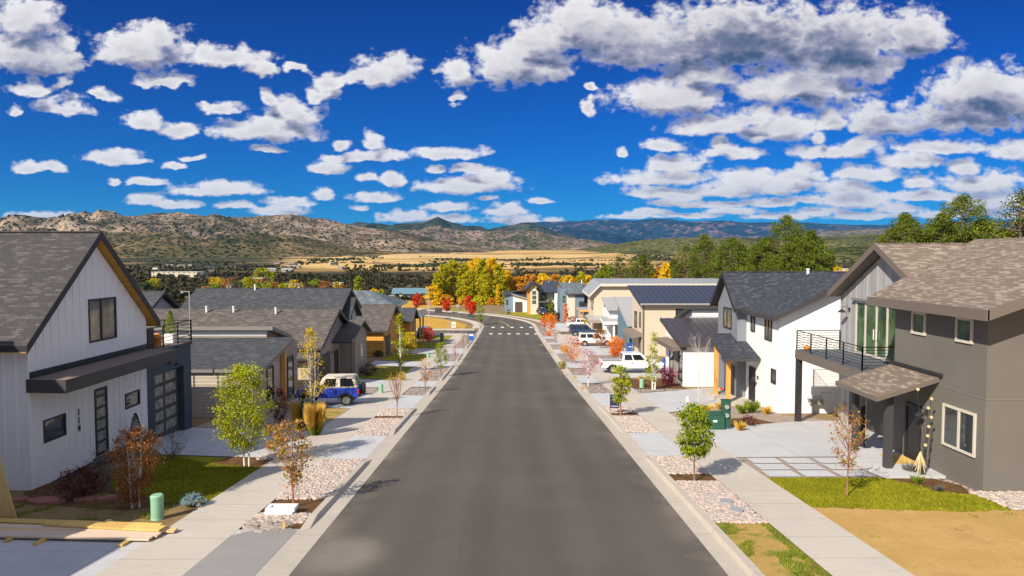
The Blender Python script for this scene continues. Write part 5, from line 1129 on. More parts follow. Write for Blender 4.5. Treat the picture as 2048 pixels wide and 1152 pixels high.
def tree(name, label, cat, x, y, h, w, cb, mat_, n, leaf, shape='oval', bark='bark', z=None, tr=None, seed=None, group=None, branches=12, clumps=60, spread=.18, trunks=1, aspect=.65, org_z=None, inner=.35, lean=0, stake=False):
    seed = seed if seed is not None else int(abs(x*37+y*91))+7; rng = np.random.default_rng(seed); z0 = gz(y) if z is None else z
    H = empty(name, (x, y, z0), label, cat, group); tr = tr or h*.012+.012; r = lambda t: SH[shape](t)*w/2
    lx = lean; P, cen = shell_pts(rng, n, r, cb*h, h*.99, clumps, spread, inner, (lx, 0)); P[:, 2] = np.minimum(P[:, 2], h)
    mb = MB(); offs = [(0, 0)] if trunks == 1 else [(.07*w*math.cos(2.2*k), .07*w*math.sin(2.2*k)) for k in range(trunks)]
    for (ox, oy) in offs:
        top = (ox*2.2+lx*h*.8, oy*2.2, h*.9); pts = [(ox, oy, -.05)]
        for k in range(1, 6):
            t = k/5; pts.append((ox+(top[0]-ox)*t+rng.normal()*w*.015, oy+(top[1]-oy)*t+rng.normal()*w*.015, h*.9*t))
        mb.tube([(x+p[0], y+p[1], z0+p[2]) for p in pts], [tr*(1-.8*k/5) for k in range(6)], 6)
    nb = min(branches, len(cen)); ids = rng.choice(len(cen), nb, replace=False)
    for i in ids:
        c = cen[i]; s = max(cb*h*.75, c[2]-math.hypot(c[0], c[1])*rng.uniform(.7, 1.3)-.05*h); s = min(s, h*.85)
        mid = (c[0]*.55+lx*s, c[1]*.55, s+(c[2]-s)*.45)
        mb.tube([(x+lx*s, y, z0+s), (x+mid[0], y+mid[1], z0+mid[2]), (x+c[0]+lx*c[2], y+c[1], z0+c[2])], [tr*.45*(1-s/h*.6), tr*.3, tr*.08], 4)
    mb.build('trunk', bark, H, recalc=False, smooth=True)
    if n:
        v, f = leaf_quads(rng, P+np.array([x, y, z0]), leaf, aspect); from_arrays('crown', v, f, mat_, H, (x, y, z0))
    return H
def copy_thing(o, loc, label=None, rz=0, sc=1.0, group=None):
    r = o.copy(); C.objects.link(r); r.location = loc; r.rotation_euler = (0, 0, rz); r.scale = (sc, sc, sc)
    if label: r['label'] = label
    if group: r['group'] = group
    for ch in list(o.children):
        c = ch.copy(); C.objects.link(c); c.parent = r
        for g in list(ch.children):
            d = g.copy(); C.objects.link(d); d.parent = c
    return r
def bare_tree(name, label, x, y, h, w, mat_, seed, cb=.3, n=22, leaf_mat=None, leaves=0, leaf=.06, tr=.03, cat='tree'):
    """fine upright twigs, nearly leafless"""
    rng = np.random.default_rng(seed); z0 = gz(y); H = empty(name, (x, y, z0), label, cat)
    mb = MB(); mb.tube([(x, y, z0-.05), (x+.02, y, z0+h*.5), (x, y+.01, z0+h)], [tr, tr*.6, tr*.15], 6); tips = []
    for i in range(n):
        s = h*rng.uniform(cb, .85); a = rng.uniform(0, 6.28); L = (h-s)*rng.uniform(.5, .95); o = w/2*rng.uniform(.5, 1)*(1-.5*(s/h-cb))
        p1 = (x+math.cos(a)*o*.6, y+math.sin(a)*o*.6, z0+s+L*.4); p2 = (x+math.cos(a)*o, y+math.sin(a)*o, z0+s+L)
        mb.tube([(x, y, z0+s), p1, p2], [tr*.4, tr*.28, tr*.1], 4)
        for k in range(3):
            q = rng.uniform(.3, .9); b_ = [p1[j]+(p2[j]-p1[j])*q for j in range(3)]; e = (b_[0]+rng.normal()*w*.12, b_[1]+rng.normal()*w*.12, b_[2]+h*.08*rng.uniform(.3, 1)); mb.tube([b_, e], [tr*.16, tr*.07], 3); tips.append(e)
        tips.append(p2)
    mb.build('trunk', mat_, H, recalc=False)
    if leaves:
        T_ = np.array(tips); P = T_[rng.integers(0, len(T_), leaves)]+rng.normal(size=(leaves, 3))*w*.06
        v, f = leaf_quads(rng, P, leaf, .65); from_arrays('crown', v, f, leaf_mat, H, (x, y, z0))
    return H
# ponderosa pines on the right: four shapes, copied
def pine(x, y, h, w, seed, label, n=5200, z=None):
    rng = np.random.default_rng(seed); z0 = z; H = empty('pine_tree', (x, y, z0), label, 'tree', 'pine trees behind the houses on the right')
    mb = MB(); mb.tube([(x, y, z0-.3), (x+.1, y, z0+h*.5), (x, y, z0+h*.95)], [h*.017, h*.011, h*.002], 7); cs = []
    R_ = lambda t: w/2*max(.05, math.sin(math.pi*(.16+.82*t)))**.75
    K = 85
    for k in range(K):
        t = (k+.5)/K; t = t**.95; a = k*2.4+rng.normal()*.35; L = R_(t)*(rng.uniform(.55, .98) if t < .93 else rng.uniform(0, .4)); zz = h*(.18+.78*t)
        r_ = h/20*rng.uniform(.85, 1.55)*(1.12-.42*t); ex, ey = math.cos(a)*L, math.sin(a)*L; cs.append((ex, ey, zz, r_))
        mb.tube([(x, y, z0+zz-.25*L), (x+ex*.6, y+ey*.6, z0+zz-.12*L), (x+ex, y+ey, z0+zz)], [.09, .06, .02], 4)
    mb.build('trunk', 'bark_pine', H, recalc=False)
    cs = np.array(cs); pr = cs[:, 3]**2; ix = rng.choice(len(cs), n, p=pr/pr.sum()); d = rng.normal(size=(n, 3)); d /= np.linalg.norm(d, axis=1)[:, None]
    rr = (rng.uniform(.55, 1.08, n)*cs[ix, 3])[:, None]; P = cs[ix, :3]+d*rr*np.array([1.05, 1.05, .78])
    d = rng.normal(size=(n, 3)); d[:, 2] += .4; d /= np.linalg.norm(d, axis=1)[:, None]
    e = rng.normal(size=(n, 3)); e -= (e*d).sum(1)[:, None]*d; e /= np.linalg.norm(e, axis=1)[:, None]; s = rng.uniform(.20, .38, n)[:, None]; c0 = P+np.array([x, y, z0])
    v = np.stack([c0-d*s*.5, c0+e*s*.22, c0+d*s*.5, c0-e*s*.22], 1).reshape(-1, 3); from_arrays('crown', v, np.arange(n*4).reshape(n, 4), 'lf_pine', H, (x, y, z0))
    return H
# (photo x of trunk, top y, distance, width m, where it stands)
PN = [(1237,508,190,7,'slim pine, leftmost of the row behind the beige flat-edged house'),(1262,514,200,7,'small pine, second from the left behind the beige house'),(1285,506,185,8,'pine just left of the golden tree behind the blue metal roof'),
(1348,515,170,8,'low pine right of the golden tree behind the blue metal roof'),(1372,484,165,8.5,'pine above the middle of the blue metal roof'),(1409,463,160,7,'tall thin pine above the right end of the blue metal roof'),(1437,492,155,8,'pine at the left end of the slate gable'),
(1466,470,150,9.5,'rounded pine above the slate gable'),(1505,492,150,9,'pine between the rounded pine and the great pine'),(1530,470,138,9,'left shoulder of the great pine above the slate roof'),(1574,424,135,12,'tallest, broad pine standing above the slate shingle roof'),
(1598,470,130,10,'pine in front of the right side of the tallest pine'),(1622,455,132,9,'pine at the right end of the group above the slate roof'),(1690,560,260,8,'small pine in the gap beyond the slate roof'),
(1783,450,125,8,'left edge pine of the group above the taupe house'),(1812,418,120,9.5,'rounded pine left of the big open pine above the taupe house'),(1850,470,120,8,'low pine between two big pines above the taupe house'),
(1885,420,118,10,'left half of the big open pine above the taupe house'),(1927,381,115,13,'big open-crowned pine above the ridge of the taupe house'),(1965,430,112,9,'pine right of the big open pine above the taupe house'),
(2010,450,108,9,'low pine beside the right edge of the photo'),(2044,368,105,12,'tall pine cut by the right edge of the photo'),(2085,400,110,11,'pine just past the right edge of the photo')]
protos = []
for i, (px, py, D, w, lab) in enumerate(PN):
    c = onY(px, py, D); zb = -9-(.02*D if D > 200 else 0); h = c[2]-zb
    if i in (2, 5, 7, 10, 15, 18): protos.append((pine(c[0], D, h, w*1.05, 40+i, lab, 34000 if w > 9 else 24000, zb), h))
    else:
        if not protos: protos.append((pine(c[0], D, h, w, 40+i, lab, 5000, zb), h)); continue
        p_, ph = protos[(i*3) % len(protos)]; copy_thing(p_, (c[0], D, zb), lab, i*1.7, h/ph)
# poplar grove at the bend and other autumn trees behind
def far_tree(name, px, top, base_py, D, wpx, mat_, n, leaf, shape, label, cb=.08, bark='bark', group=None, clumps=90, spread=.12, z=None):
    c = onY(px, top, D); b_ = onY(px, base_py, D); zb = b_[2] if z is None else z; w = wpx/F*D
    return tree(name, label, 'tree', c[0], D, c[2]-zb, w, cb, mat_, n, leaf, shape, bark, z=zb, group=group, clumps=clumps, spread=spread, branches=14, inner=.45)
g_ = 'poplars of the grove at the bend'
for px, top, w, mm, lab, D in [(888,528,26,'lf_poplar','green poplar at the left end of the grove at the bend',228),(905,519,34,'lf_poplar','tall green poplar near the left end of the grove',235),(928,524,28,'lf_poplar','green poplar left of the gap in the grove',226),
    (948,513,38,'lf_poplar_gold','tallest golden-topped poplar in the middle of the grove',240),(962,517,30,'lf_poplar','yellow-green poplar just right of the grove centre',228),(982,513,34,'lf_poplar_gold','golden poplar right of the grove centre',234),(1000,525,30,'lf_poplar','yellow-green poplar right in the grove',229),
    (1014,540,22,'lf_poplar_gold','low golden poplar at the right end of the grove',236),(875,545,22,'lf_poplar','short poplar leaning out at the left end of the grove',222),(938,540,24,'lf_poplar','low green poplar in front of the grove middle',216),(972,548,24,'lf_poplar','low leafy poplar in front of the golden one',216)]:
    far_tree('poplar_tree', px, top, 618, D, w, mm, 12500, .46, 'egg', lab, .03, group=g_, clumps=120, spread=.13)
far_tree('poplar_tree', 996, 568, 620, 205, 13, 'lf_poplar_gold', 2200, .45, 'cone', 'small pointed golden tree in front of the right of the grove', .03)
for px, top, w, mm, lab in [(866,572,34,'lf_poplar_gold','golden bushy tree at the left foot of the grove'),(893,590,30,'lf_orangehedge','orange undergrowth tree below the left of the grove'),(930,597,26,'lf_orangehedge','orange undergrowth tree below the middle of the grove'),(958,594,26,'lf_poplar','green undergrowth tree below the grove'),(985,596,24,'lf_orangehedge','orange undergrowth tree below the right of the grove'),(842,592,24,'lf_rust','rust brown tree left of the grove')]:
    far_tree('bushy_tree', px, top, 622, 206, w, mm, 2600, .5, 'round', lab, .02)
for i, (px, top, w, mm, lab) in enumerate([(1034,553,34,'lf_orangehedge','orange tree left of the far white house roof'),(1058,549,34,'lf_orangehedge','orange-yellow tree above the white and orange house'),(1085,548,34,'lf_poplar_gold','yellow tree above the bend houses'),(1110,549,32,'lf_orangehedge','orange tree above the slate roof at the bend'),(1134,551,30,'lf_poplar_gold','golden tree above the grey bend house'),
    (1163,543,20,'lf_poplar','round green tree above the half grey house'),(1176,550,18,'lf_poplar_gold','small yellow tree beside the round green one'),(1150,556,14,'lf_orangehedge','small orange tree above the grey shingle roof'),(1200,540,26,'lf_green','green tree left of the pines'),(1216,530,28,'lf_green','leafy green tree at the start of the pine row'),(1300,545,26,'lf_poplar_gold','yellow bushy tree low behind the blue metal roof'),(1318,532,16,'lf_orangehedge','orange tree left of the golden tree among the pines')]):
    far_tree('autumn_tree', px, top, 590, 235, w, mm, 2400, .6, 'round', lab, .02)
far_tree('autumn_tree', 1331, 526, 592, 145, 20, 'lf_poplar_gold', 3600, .5, 'egg', 'bright golden tree standing among the pines', .03)
for px, top, w, lab in [(1672,530,30,'golden tree in the gap right of the slate roof'),(1700,540,26,'golden bush left of the taupe gable')]: far_tree('autumn_tree', px, top, 570, 300, w, 'lf_poplar_gold', 2200, .7, 'round', lab, .02)
for px, top, bs, w, mm, lab, D in [(523,536,592,46,'lf_aspen','big yellow-green tree left, beyond the roofs',265),(498,556,596,24,'lf_aspen','smaller yellow-green tree left of the big yellow one',262),(552,578,612,28,'lf_gold','golden bush behind the two-storey slate roof',170),(566,566,600,22,'lf_aspen','yellow-green tree behind the slate roof',190),(467,590,622,26,'lf_gold','golden bush behind the brown roof',190),(488,584,620,20,'lf_orangehedge','orange bush behind the brown roof',185),(412,578,612,26,'lf_green','green tree in the valley left of the pole',300),
    (673,564,585,12,'lf_gold','small golden tree above the slate gable',250),(684,568,586,9,'lf_orangehedge','small orange tree above the slate gable',250),(716,552,590,18,'lf_aspen','pale pointed tree before the dark poplar row',300),(747,578,594,12,'lf_poplar_gold','small golden tree above the blue hipped roof',190),(762,580,594,12,'lf_aspen','small yellow-green tree above the blue hipped roof',188)]:
    far_tree('autumn_tree', px, top, bs, D, w, mm, 2600, .5, 'round' if w > 18 else 'egg', lab, .03)
rr_ = random.Random(12)
VT = sorted((rr_.uniform(290, 660), rr_.uniform(280, 560), rr_.choice(['lf_gold', 'lf_green', 'lf_scrub', 'lf_dgreen', 'lf_rust', 'lf_green'])) for k in range(26))
NM = {'lf_gold': 'golden', 'lf_green': 'green', 'lf_scrub': 'dark brown', 'lf_dgreen': 'dark green', 'lf_rust': 'rust-coloured'}
for k, (px, D, mm) in enumerate(VT):
    x_ = (px-1017)/F*D; z_ = T(x_, D); tree('valley_tree', 'round '+NM[mm]+' tree in the left valley, number '+['one','two','three','four','five','six','seven','eight','nine','ten','eleven','twelve','thirteen','fourteen','fifteen','sixteen','seventeen','eighteen','nineteen','twenty','twenty-one','twenty-two','twenty-three','twenty-four','twenty-five','twenty-six'][k]+' counted from the left', 'tree', x_, D, rr_.uniform(5, 10), rr_.uniform(6, 10), .05, mm, 700, .9, 'round', z=z_, group='trees scattered over the left valley', clumps=40, spread=.16, branches=6)
for k in range(13):
    px = 693+k*5.9; far_tree('row_poplar', px, 524+(k*7 % 5)*2.2+(3 if k % 3 else 0), 582, 420, 8.5, 'lf_dgreen' if k % 2 else 'lf_scrub', 700, .8, 'column', 'dark slender poplar in the row across the valley, '+('first second third fourth fifth sixth seventh eighth ninth tenth eleventh twelfth thirteenth'.split()[k])+' from its left end', .05, group='row of dark poplars across the valley', clumps=50)

# scrub and junipers over the valley: a mass nobody could count
def scrub(name, n, px0, px1, D0, D1, s0, s1, mat_, label, seed, dens=.0, per=14, cond=None):
    rng = np.random.default_rng(seed); Vs = []
    px = rng.uniform(px0, px1, n*4); D = D0*(D1/D0)**rng.uniform(0, 1, n*4); k = 0; cen = []
    for a, d in zip(px, D):
        x = (a-1017)/F*d
        if noise.noise((x*.006, d*.003, seed)) < dens: continue
        if cond and not cond(a, d, x): continue
        cen.append((x, d, T(x, d))); k += 1
        if k >= n: break
    cen = np.array(cen); s = rng.uniform(s0, s1, len(cen)); ix = np.repeat(np.arange(len(cen)), per); m_ = len(ix)
    u_ = rng.normal(size=(m_, 3)); u_ /= np.linalg.norm(u_, axis=1)[:, None]; u_[:, 2] = np.abs(u_[:, 2])
    P = cen[ix]+u_*(s[ix]*rng.uniform(.4, 1, m_))[:, None]*np.array([.6, .6, .8])
    d = rng.normal(size=(m_, 3)); d /= np.linalg.norm(d, axis=1)[:, None]; e = np.cross(d, rng.normal(size=(m_, 3))); e /= np.linalg.norm(e, axis=1)[:, None]; q = (s[ix]*rng.uniform(.35, .6, m_))[:, None]
    v = np.stack([P-d*q, P+e*q, P+d*q, P-e*q], 1).reshape(-1, 3)
    return tag(from_arrays(name, v, np.arange(m_*4).reshape(m_, 4), mat_), label, 'scrub', kind='stuff')
free = lambda a, d, x: not (d < 235 and -50 < x < 65)
scrub('scrub', 3200, 250, 1250, 205, 800, 1.6, 3.4, 'lf_scrub', 'dark brown and olive oak scrub covering the valley below the street', 1, -.45, 14, free)
scrub('scrub', 2600, 0, 2100, 600, 1700, 2.5, 5, 'lf_scrub', 'dark scrub in bands across the middle of the valley', 2, -.10, 9)
scrub('scrub', 500, 960, 1330, 215, 420, 1.6, 3.2, 'lf_juniper', 'dark green junipers behind the bend of the street', 3, -.2, 18, free)
scrub('scrub', 900, 1150, 2100, 260, 1300, 2.5, 5, 'lf_juniper', 'green junipers on the slope behind the pines', 4, -.1, 12)
scrub('scrub', 1300, 560, 1350, 1150, 2300, 3, 6, 'lf_juniper', 'dark tree dots round the golden meadows', 5, .18, 8)

# ---------------------------------------------------------------- buildings of the town in the valley
def town(px, D, w, d, h, wall, roof, label, flat=False, group=None, storeys=0, dz=0):
    x = (px-1017)/F*D; z0 = T(x, D)-1+dz; H = empty('building', (x, D, z0), label, 'building', group)
    MB().box(x-w/2, x+w/2, D, D+d, z0, z0+h+1).build('wall', wall, H)
    if flat: MB().box(x-w/2-.3, x+w/2+.3, D-.3, D+d+.3, z0+h+1, z0+h+1.5).build('roof', roof, H)
    else: MB().prism([(D-.5, z0+h+1), (D+d/2, z0+h+1+w*.16), (D+d+.5, z0+h+1)], 'x', x-w/2-.5, x+w/2+.5).build('roof', roof, H)
    for s_ in range(storeys):
        for k in range(max(2, int(w/5))):
            xa = x-w/2+w*(k+.3)/max(2, int(w/5)); MB().box(xa, xa+1.6, D-.06, D, z0+1.6+s_*3.1, z0+3.1+s_*3.1).build('window', 'glass', H)
    return H
town(350, 700, 46, 18, 4.6, 'beige', 'beige_pale', 'long pale beige school-like building in the valley, with rows of windows', True, storeys=2)
town(394, 705, 12, 12, 3.4, 'taupe_pale', 'metal_grey', 'low grey block at the right end of the long beige building', True)
town(661, 470, 13, 9, 4.0, 'white_smooth', 'white_smooth', 'white flat-roofed block house among dark trees across the valley', True, storeys=1)
town(585, 440, 9, 8, 3.6, 'grey_light', 'trim_grey', 'small grey gabled house left of the white block house')
town(516, 600, 9, 8, 4.5, 'red', 'white_smooth', 'small red and white building behind the big yellow tree', True)
town(820, 330, 17, 9, 2.2, 'teal_blue', 'teal_blue', 'long teal roofed shed in the valley below the golden lot')
town(790, 300, 5, 4.5, 2.2, 'white_smooth', 'metal_pale', 'small white shed with grey roof in the valley'); town(785, 285, 4.5, 3, 1.6, 'lamp_red', 'lamp_red', 'dark red trailer in the valley', True)
town(826, 295, 4.5, 4, 1.8, 'metal_pale', 'sh_blue', 'small shed with a pale blue roof in the valley'); town(1028, 420, 10, 8, 4, 'teal_blue', 'teal_blue', 'dark teal roofed barn right of the poplar grove')
town(1692, 620, 6, 6, 2.4, 'white_smooth', 'metal_pale', 'small white house on the slope left of the taupe gable', dz=9); town(1676, 640, 5, 5, 2, 'white_smooth', 'metal_pale', 'small white shed beside the white house on the slope', dz=8)
rnd = random.Random(4)
ORD = 'first second third fourth fifth sixth seventh eighth ninth tenth eleventh twelfth thirteenth fourteenth fifteenth sixteenth seventeenth eighteenth nineteenth twentieth'.split()
TW = sorted([rnd.uniform(290, 620) for k in range(12)]+[rnd.uniform(560, 690) for k in range(8)])
for k in range(20):
    px = TW[k]; D = rnd.uniform(900, 1400)
    wl, rf = rnd.choice([('taupe_pale', 'metal_grey'), ('taupe', 'sh_navy'), ('beige_pale', 'trim_brown'), ('grey_light', 'sh_navy'), ('taupe_pale', 'trim_dark')])
    town(px, D, rnd.uniform(7, 15), 9, rnd.uniform(2, 3.4), wl, rf, 'small building of the far valley town, '+ORD[k]+' of them from the left', rnd.random() < .4, 'small town buildings along the valley floor')
# utility poles
def pole(px, top, D, label, h=None):
    c = onY(px, top, D); zb = T(c[0], D); mb = MB(); mb.tube([(c[0], D, zb-.2), (c[0], D, c[2])], .14, 6); H = empty('utility_pole', (c[0], D, zb), label, 'pole')
    mb.build('post', 'bark', H); MB().box(c[0]-1.1, c[0]+1.1, D-.06, D+.06, c[2]-.5, c[2]-.35).build('crossarm', 'bark', H)
    MB().lathe((c[0]-.5, D, c[2]-1.7), [(.22, 0), (.25, .1), (.25, .8), (.2, .9)], 8).build('transformer', 'metal_grey', H); MB().lathe((c[0]+.5, D, c[2]-1.7), [(.22, 0), (.25, .1), (.25, .8), (.2, .9)], 8).build('transformer', 'metal_grey', H)
pole(458, 566, 205, 'wooden utility pole with two grey transformers beyond the brown roof')
struct('path', MB().poly([onX(0, 0, 1)] if False else [(-62, 175, T(-62, 175)+.5), (-58, 175, T(-58, 175)+.5), (-66, 215, T(-66, 215)+.6), (-72, 215, T(-72, 215)+.6)]), 'walk')
# ---------------------------------------------------------------- street trees and garden plants
def B(px, py): p = onG(px, py); return p[0], p[1]
def ftree(px, by, top, wpx, name, label, mat_, n, leaf, shape='oval', cb=.35, cat='tree', **k):
    """street tree from its foot, top and width in the photo"""
    x, y = B(px, by); c = onY(px, top, y); h = c[2]-gz(y); return tree(name, label, cat, x, y, h, wpx/F*y, cb, mat_, n, leaf, shape, **k)
gl = 'young trees along the left verge'; gr = 'young trees along the right verge'
ftree(587, 1016, 838, 96, 'young_tree', 'young tree with bronze, orange and green leaves beside the white foam block', 'lf_bronze', 1500, .085, 'vase', .30, group=gl, branches=26, clumps=80, spread=.16, bark='bark_red', inner=.3, tr=.03)
H = bare_tree('young_tree', 'bare red-twigged sapling in the second stone bed on the left', *B(794, 837), 2.55, 1.1, 'bark_red', 3, .25, 30, 'lf_gold', 90, .06); H['group'] = gl
ftree(850.5, 787, 714, 30, 'young_tree', 'thin pale orange sapling, third along the left verge', 'lf_peach', 420, .085, 'vase', .3, group=gl, branches=20)
ftree(882, 754, 683, 27, 'young_tree', 'full green young tree, fourth along the left verge', 'lf_green', 1400, .10, 'egg', .28, group=gl)
ftree(910.5, 721, 679, 17, 'young_tree', 'thin pink sapling in the small bed beyond the green young tree', 'lf_peach', 160, .09, 'vase', .3, group=gl, branches=16, bark='bark_red')
ftree(925.7, 700, 657, 19, 'young_tree', 'nearly bare pink-brown sapling before the small blue sign at the corner', 'lf_peach', 150, .09, 'vase', .3, group=gl, branches=18)
ftree(960, 651, 608, 17, 'young_tree', 'olive green young tree on the corner by the crosswalk', 'lf_green', 900, .20, 'oval', .2)
ftree(859, 698, 655, 20, 'young_tree', 'small bright red tree on the lawn before the side street', 'lf_red', 900, .14, 'oval', .35)
for px, by, top, w, lab in [(833, 622, 587, 16, 'bright red tree, left of the three beyond the golden lot'), (893, 627, 600, 17, 'bright red tree, middle one beyond the golden lot'), (944.5, 634, 603, 18, 'bright red tree, right one beyond the golden lot'), (936, 628, 590, 12, 'smaller red tree just behind the right one beyond the golden lot')]:
    ftree(px, by, top, w, 'red_tree', lab, 'lf_red', 1100, .30, 'oval', .22)
H = bare_tree('tall_sapling', 'tall thin pale sapling standing before the golden lot', *B(858, 664), 6.5, 1.8, 'bark_pale', 8, .3, 24, 'lf_peach', 120, .12)
# left gardens
ftree(491, 935, 728, 104, 'aspen_tree', 'leafy yellow-green aspen with two white stems by the first driveway', 'lf_aspen', 13000, .070, 'egg', .20, tr=.035, bark='bark_pale', trunks=2, branches=20, clumps=120, spread=.15, inner=.25)
x, y = -11.5, 40.0
tree('birch_tree', 'tall half-bare yellow birch with white stems before the jeep', 'tree', x, y, 4.9, 1.9, .16, 'lf_gold', 1700, .10, 'cone', 'bark_pale', trunks=3, branches=34, clumps=60, tr=.035)
ftree(800.5, 746, 624, 42, 'birch_tree', 'slim yellow birch with a white stem on the second lawn', 'lf_aspen', 1900, .13, 'cone', .12, bark='bark_pale', branches=30, clumps=70, spread=.13)
ftree(820, 712, 664, 30, 'young_tree', 'round orange-gold young tree behind the slim birch', 'lf_gold', 1500, .14, 'round', .18)
def bush(px, by, top, wpx, label, mat_, n, leaf, shape='round', name='bush', stems='bark', **k):
    return ftree(px, by, top, wpx, name, label, mat_, n, leaf, shape, .08, cat='bush', bark=stems, branches=k.pop('branches', 26), tr=k.pop('tr', .014), **k)
bush(271, 1016, 852, 104, 'large rust-coloured multi-stemmed shrub beside the pale green pedestal', 'lf_rust', 6500, .06, 'vase', trunks=5, branches=60, stems='bark_pale', inner=.2, clumps=160, spread=.13, tr=.03)
bush(292, 968, 868, 70, 'tall orange and red shrub behind the rust-coloured shrub', 'lf_bronze', 1800, .06, 'vase', branches=40, stems='bark_red')
bush(160, 1000, 938, 92, 'low dark maroon shrub by the corner of the white house', 'lf_darkred', 1500, .075, 'vase', branches=30, stems='trim_dark')
bush(205, 985, 915, 66, 'grey sage shrub between the maroon and rust shrubs', 'lf_sage', 1500, .05, 'vase', branches=50)
bush(345, 920, 862, 66, 'twiggy grey-purple shrub at the corner of the first lawn', 'lf_sage', 900, .045, 'vase', branches=70)
bush(200, 950, 895, 70, 'bare dark twiggy shrub under the white house wall', 'lf_sage', 200, .04, 'vase', branches=60, stems='trim_dark')
x, y = B(386, 1016)
rng = np.random.default_rng(6); H = empty('dwarf_spruce', (x, y, gz(y)), 'low blue-green dwarf spruce at the edge of the first lawn', 'bush'); mb = MB(); P = []
for k in range(60):
    a = rng.uniform(0, 6.28); r_ = .36*math.sqrt(rng.uniform(0, 1)); e = (x+math.cos(a)*r_, y+math.sin(a)*r_*.8, gz(y)+.10+.33*(1-(r_/.40)**2)*rng.uniform(.6, 1.1)); mb.tube([(x, y, gz(y)), e], [.012, .006], 4)
    for j in range(45): P.append([e[0]+rng.normal()*.03, e[1]+rng.normal()*.03, e[2]+rng.normal()*.03])
mb.build('stem', 'bark', H, recalc=False); v, f = leaf_quads(rng, np.array(P), .05, .35); from_arrays('foliage', v, f, 'lf_bluespruce', H, (x, y, gz(y)))
def conifer(x, y, z, h, w, n, label, potmat=None, mat_='lf_dgreen', toH=None, leaf=.05):
    rng = np.random.default_rng(int(h*100)); t = rng.uniform(0, 1, n); a = rng.uniform(0, 6.28, n); r_ = w/2*np.minimum(1, t*7)*(1-t)**.6*np.sqrt(rng.uniform(.5, 1, n))*(1+.12*np.sin(a*5+t*20))
    P = np.c_[x+r_*np.cos(a), y+r_*np.sin(a), z+h*t]; v, f = leaf_quads(rng, P, leaf, .4, .4); return from_arrays('foliage', v, f, mat_, toH, tuple(toH['org']))
k = next(o for o in C.objects if o.name == 'planter'); conifer(-16.35, 33.3, 2.35, 1.15, .6, 3000, '', mat_='lf_green', toH=k)
k = empty('potted_conifer', (-15.25, 28.0, gz(28)), 'dark potted conifer standing by the white wall below the small square window', 'potted plant')
MB().lathe((-15.25, 28.0, gz(28)), [(.18, 0), (.25, .5), (.27, .52)], 12).build('pot', 'pot_black', k); conifer(-15.25, 28.0, gz(28)+.5, 1.25, .62, 2600, '', mat_='lf_dgreen', toH=k)
def grass_clump(x, y, h, r, n, mat_, label, name='ornamental_grass', spread=1.5, z=None, seed=1):
    rng = np.random.default_rng(seed+int(abs(x*13+y*7))); z0 = gz(y) if z is None else z; a = rng.uniform(0, 6.28, n); l = rng.uniform(.1, 1, n)*spread*.42*h; hh = h*rng.uniform(.5, 1.05, n); b0 = rng.uniform(0, .35, n)*r
    X = x+b0*np.cos(a); Y = y+b0*np.sin(a); w = .006+.004*h; q = a+1.57
    v = np.stack([np.c_[X-np.cos(q)*w, Y-np.sin(q)*w, np.full(n, z0)], np.c_[X+np.cos(q)*w, Y+np.sin(q)*w, np.full(n, z0)], np.c_[X+np.cos(a)*l*.45+np.cos(q)*w, Y+np.sin(a)*l*.45+np.sin(q)*w, z0+hh*.6], np.c_[X+np.cos(a)*l, Y+np.sin(a)*l, z0+hh]], 1).reshape(-1, 3)
    return tag(from_arrays(name, v, np.arange(n*4).reshape(n, 4), mat_, org=(x, y, z0)), label, 'grass clump')
x, y = B(630, 873); grass_clump(x, y, 1.6, .28, 1500, 'lf_straw', 'tall golden feather grass clump right of the green utility box', spread=.75); grass_clump(x, y, .7, .34, 500, 'lf_grass', 'green skirt of leaves round the golden feather grass', spread=1.3)
x, y = B(600, 862); grass_clump(x-.1, y+.3, 1.5, .28, 1300, 'lf_straw', 'tall golden feather grass clump left of the green utility box', spread=.75)
bush(690, 753, 724, 30, 'rounded orange and green bush by the taupe porch', 'lf_orange', 1600, .09); bush(737, 752, 728, 36, 'dark olive bush at the corner of the taupe front gable', 'lf_scrub', 1300, .09, stems='trim_dark')
bush(804, 762, 744, 14, 'small yellow bush at the foot of the slim birch', 'lf_gold', 500, .09); bush(757, 714, 702, 20, 'dark bush before the orange wood wall', 'lf_dgreen', 500, .12)
bush(548, 905, 850, 40, 'orange and green shrub right of the aspen', 'lf_bronze', 1300, .07); bush(560, 850, 775, 34, 'dark red shrub against the grey shed-roofed house', 'lf_darkred', 1200, .08)
# right side
ftree(1389, 964, 808, 70, 'young_tree', 'dense green young tree with a round crown in the nearest right stone bed', 'lf_green', 5200, .085, 'oval', .32, group=gr, clumps=130, spread=.12, branches=16, inner=.2, tr=.035)
ftree(1241, 834, 731, 37, 'young_tree', 'green-gold young tree standing behind the navy house sign', 'lf_aspen', 2400, .10, 'oval', .28, group=gr, clumps=80, bark='bark_red', tr=.05)
ftree(1694, 994, 812, 96, 'young_tree', 'sparse bronze-leaved young tree on the lawn before the taupe house', 'lf_bronze', 750, .075, 'vase', .32, branches=44, clumps=110, spread=.10, bark='bark_red', inner=.3, tr=.028)
bare_tree('bare_tree', 'leafless white-stemmed tree before the white lap-sided garage', *B(1396, 812), 4.5, 1.9, 'bark_pale', 21, .22, 20, 'lf_peach', 60, .05, tr=.022)
ftree(1307, 780, 664, 38, 'birch_tree', 'sparse yellow-green birch right of the white pickup', 'lf_aspen', 1500, .10, 'cone', .15, trunks=2, bark='bark_pale', branches=26, clumps=60)
bush(1338, 773, 733, 44, 'magenta and maroon bush beside the white lap-sided garage', 'lf_maroon', 2600, .08, 'vase', branches=30, stems='bark_red')
ftree(1231.5, 714, 674, 34, 'orange_tree', 'round glowing orange tree behind the white pickup', 'lf_orange', 3000, .13, 'round', .10, clumps=110)
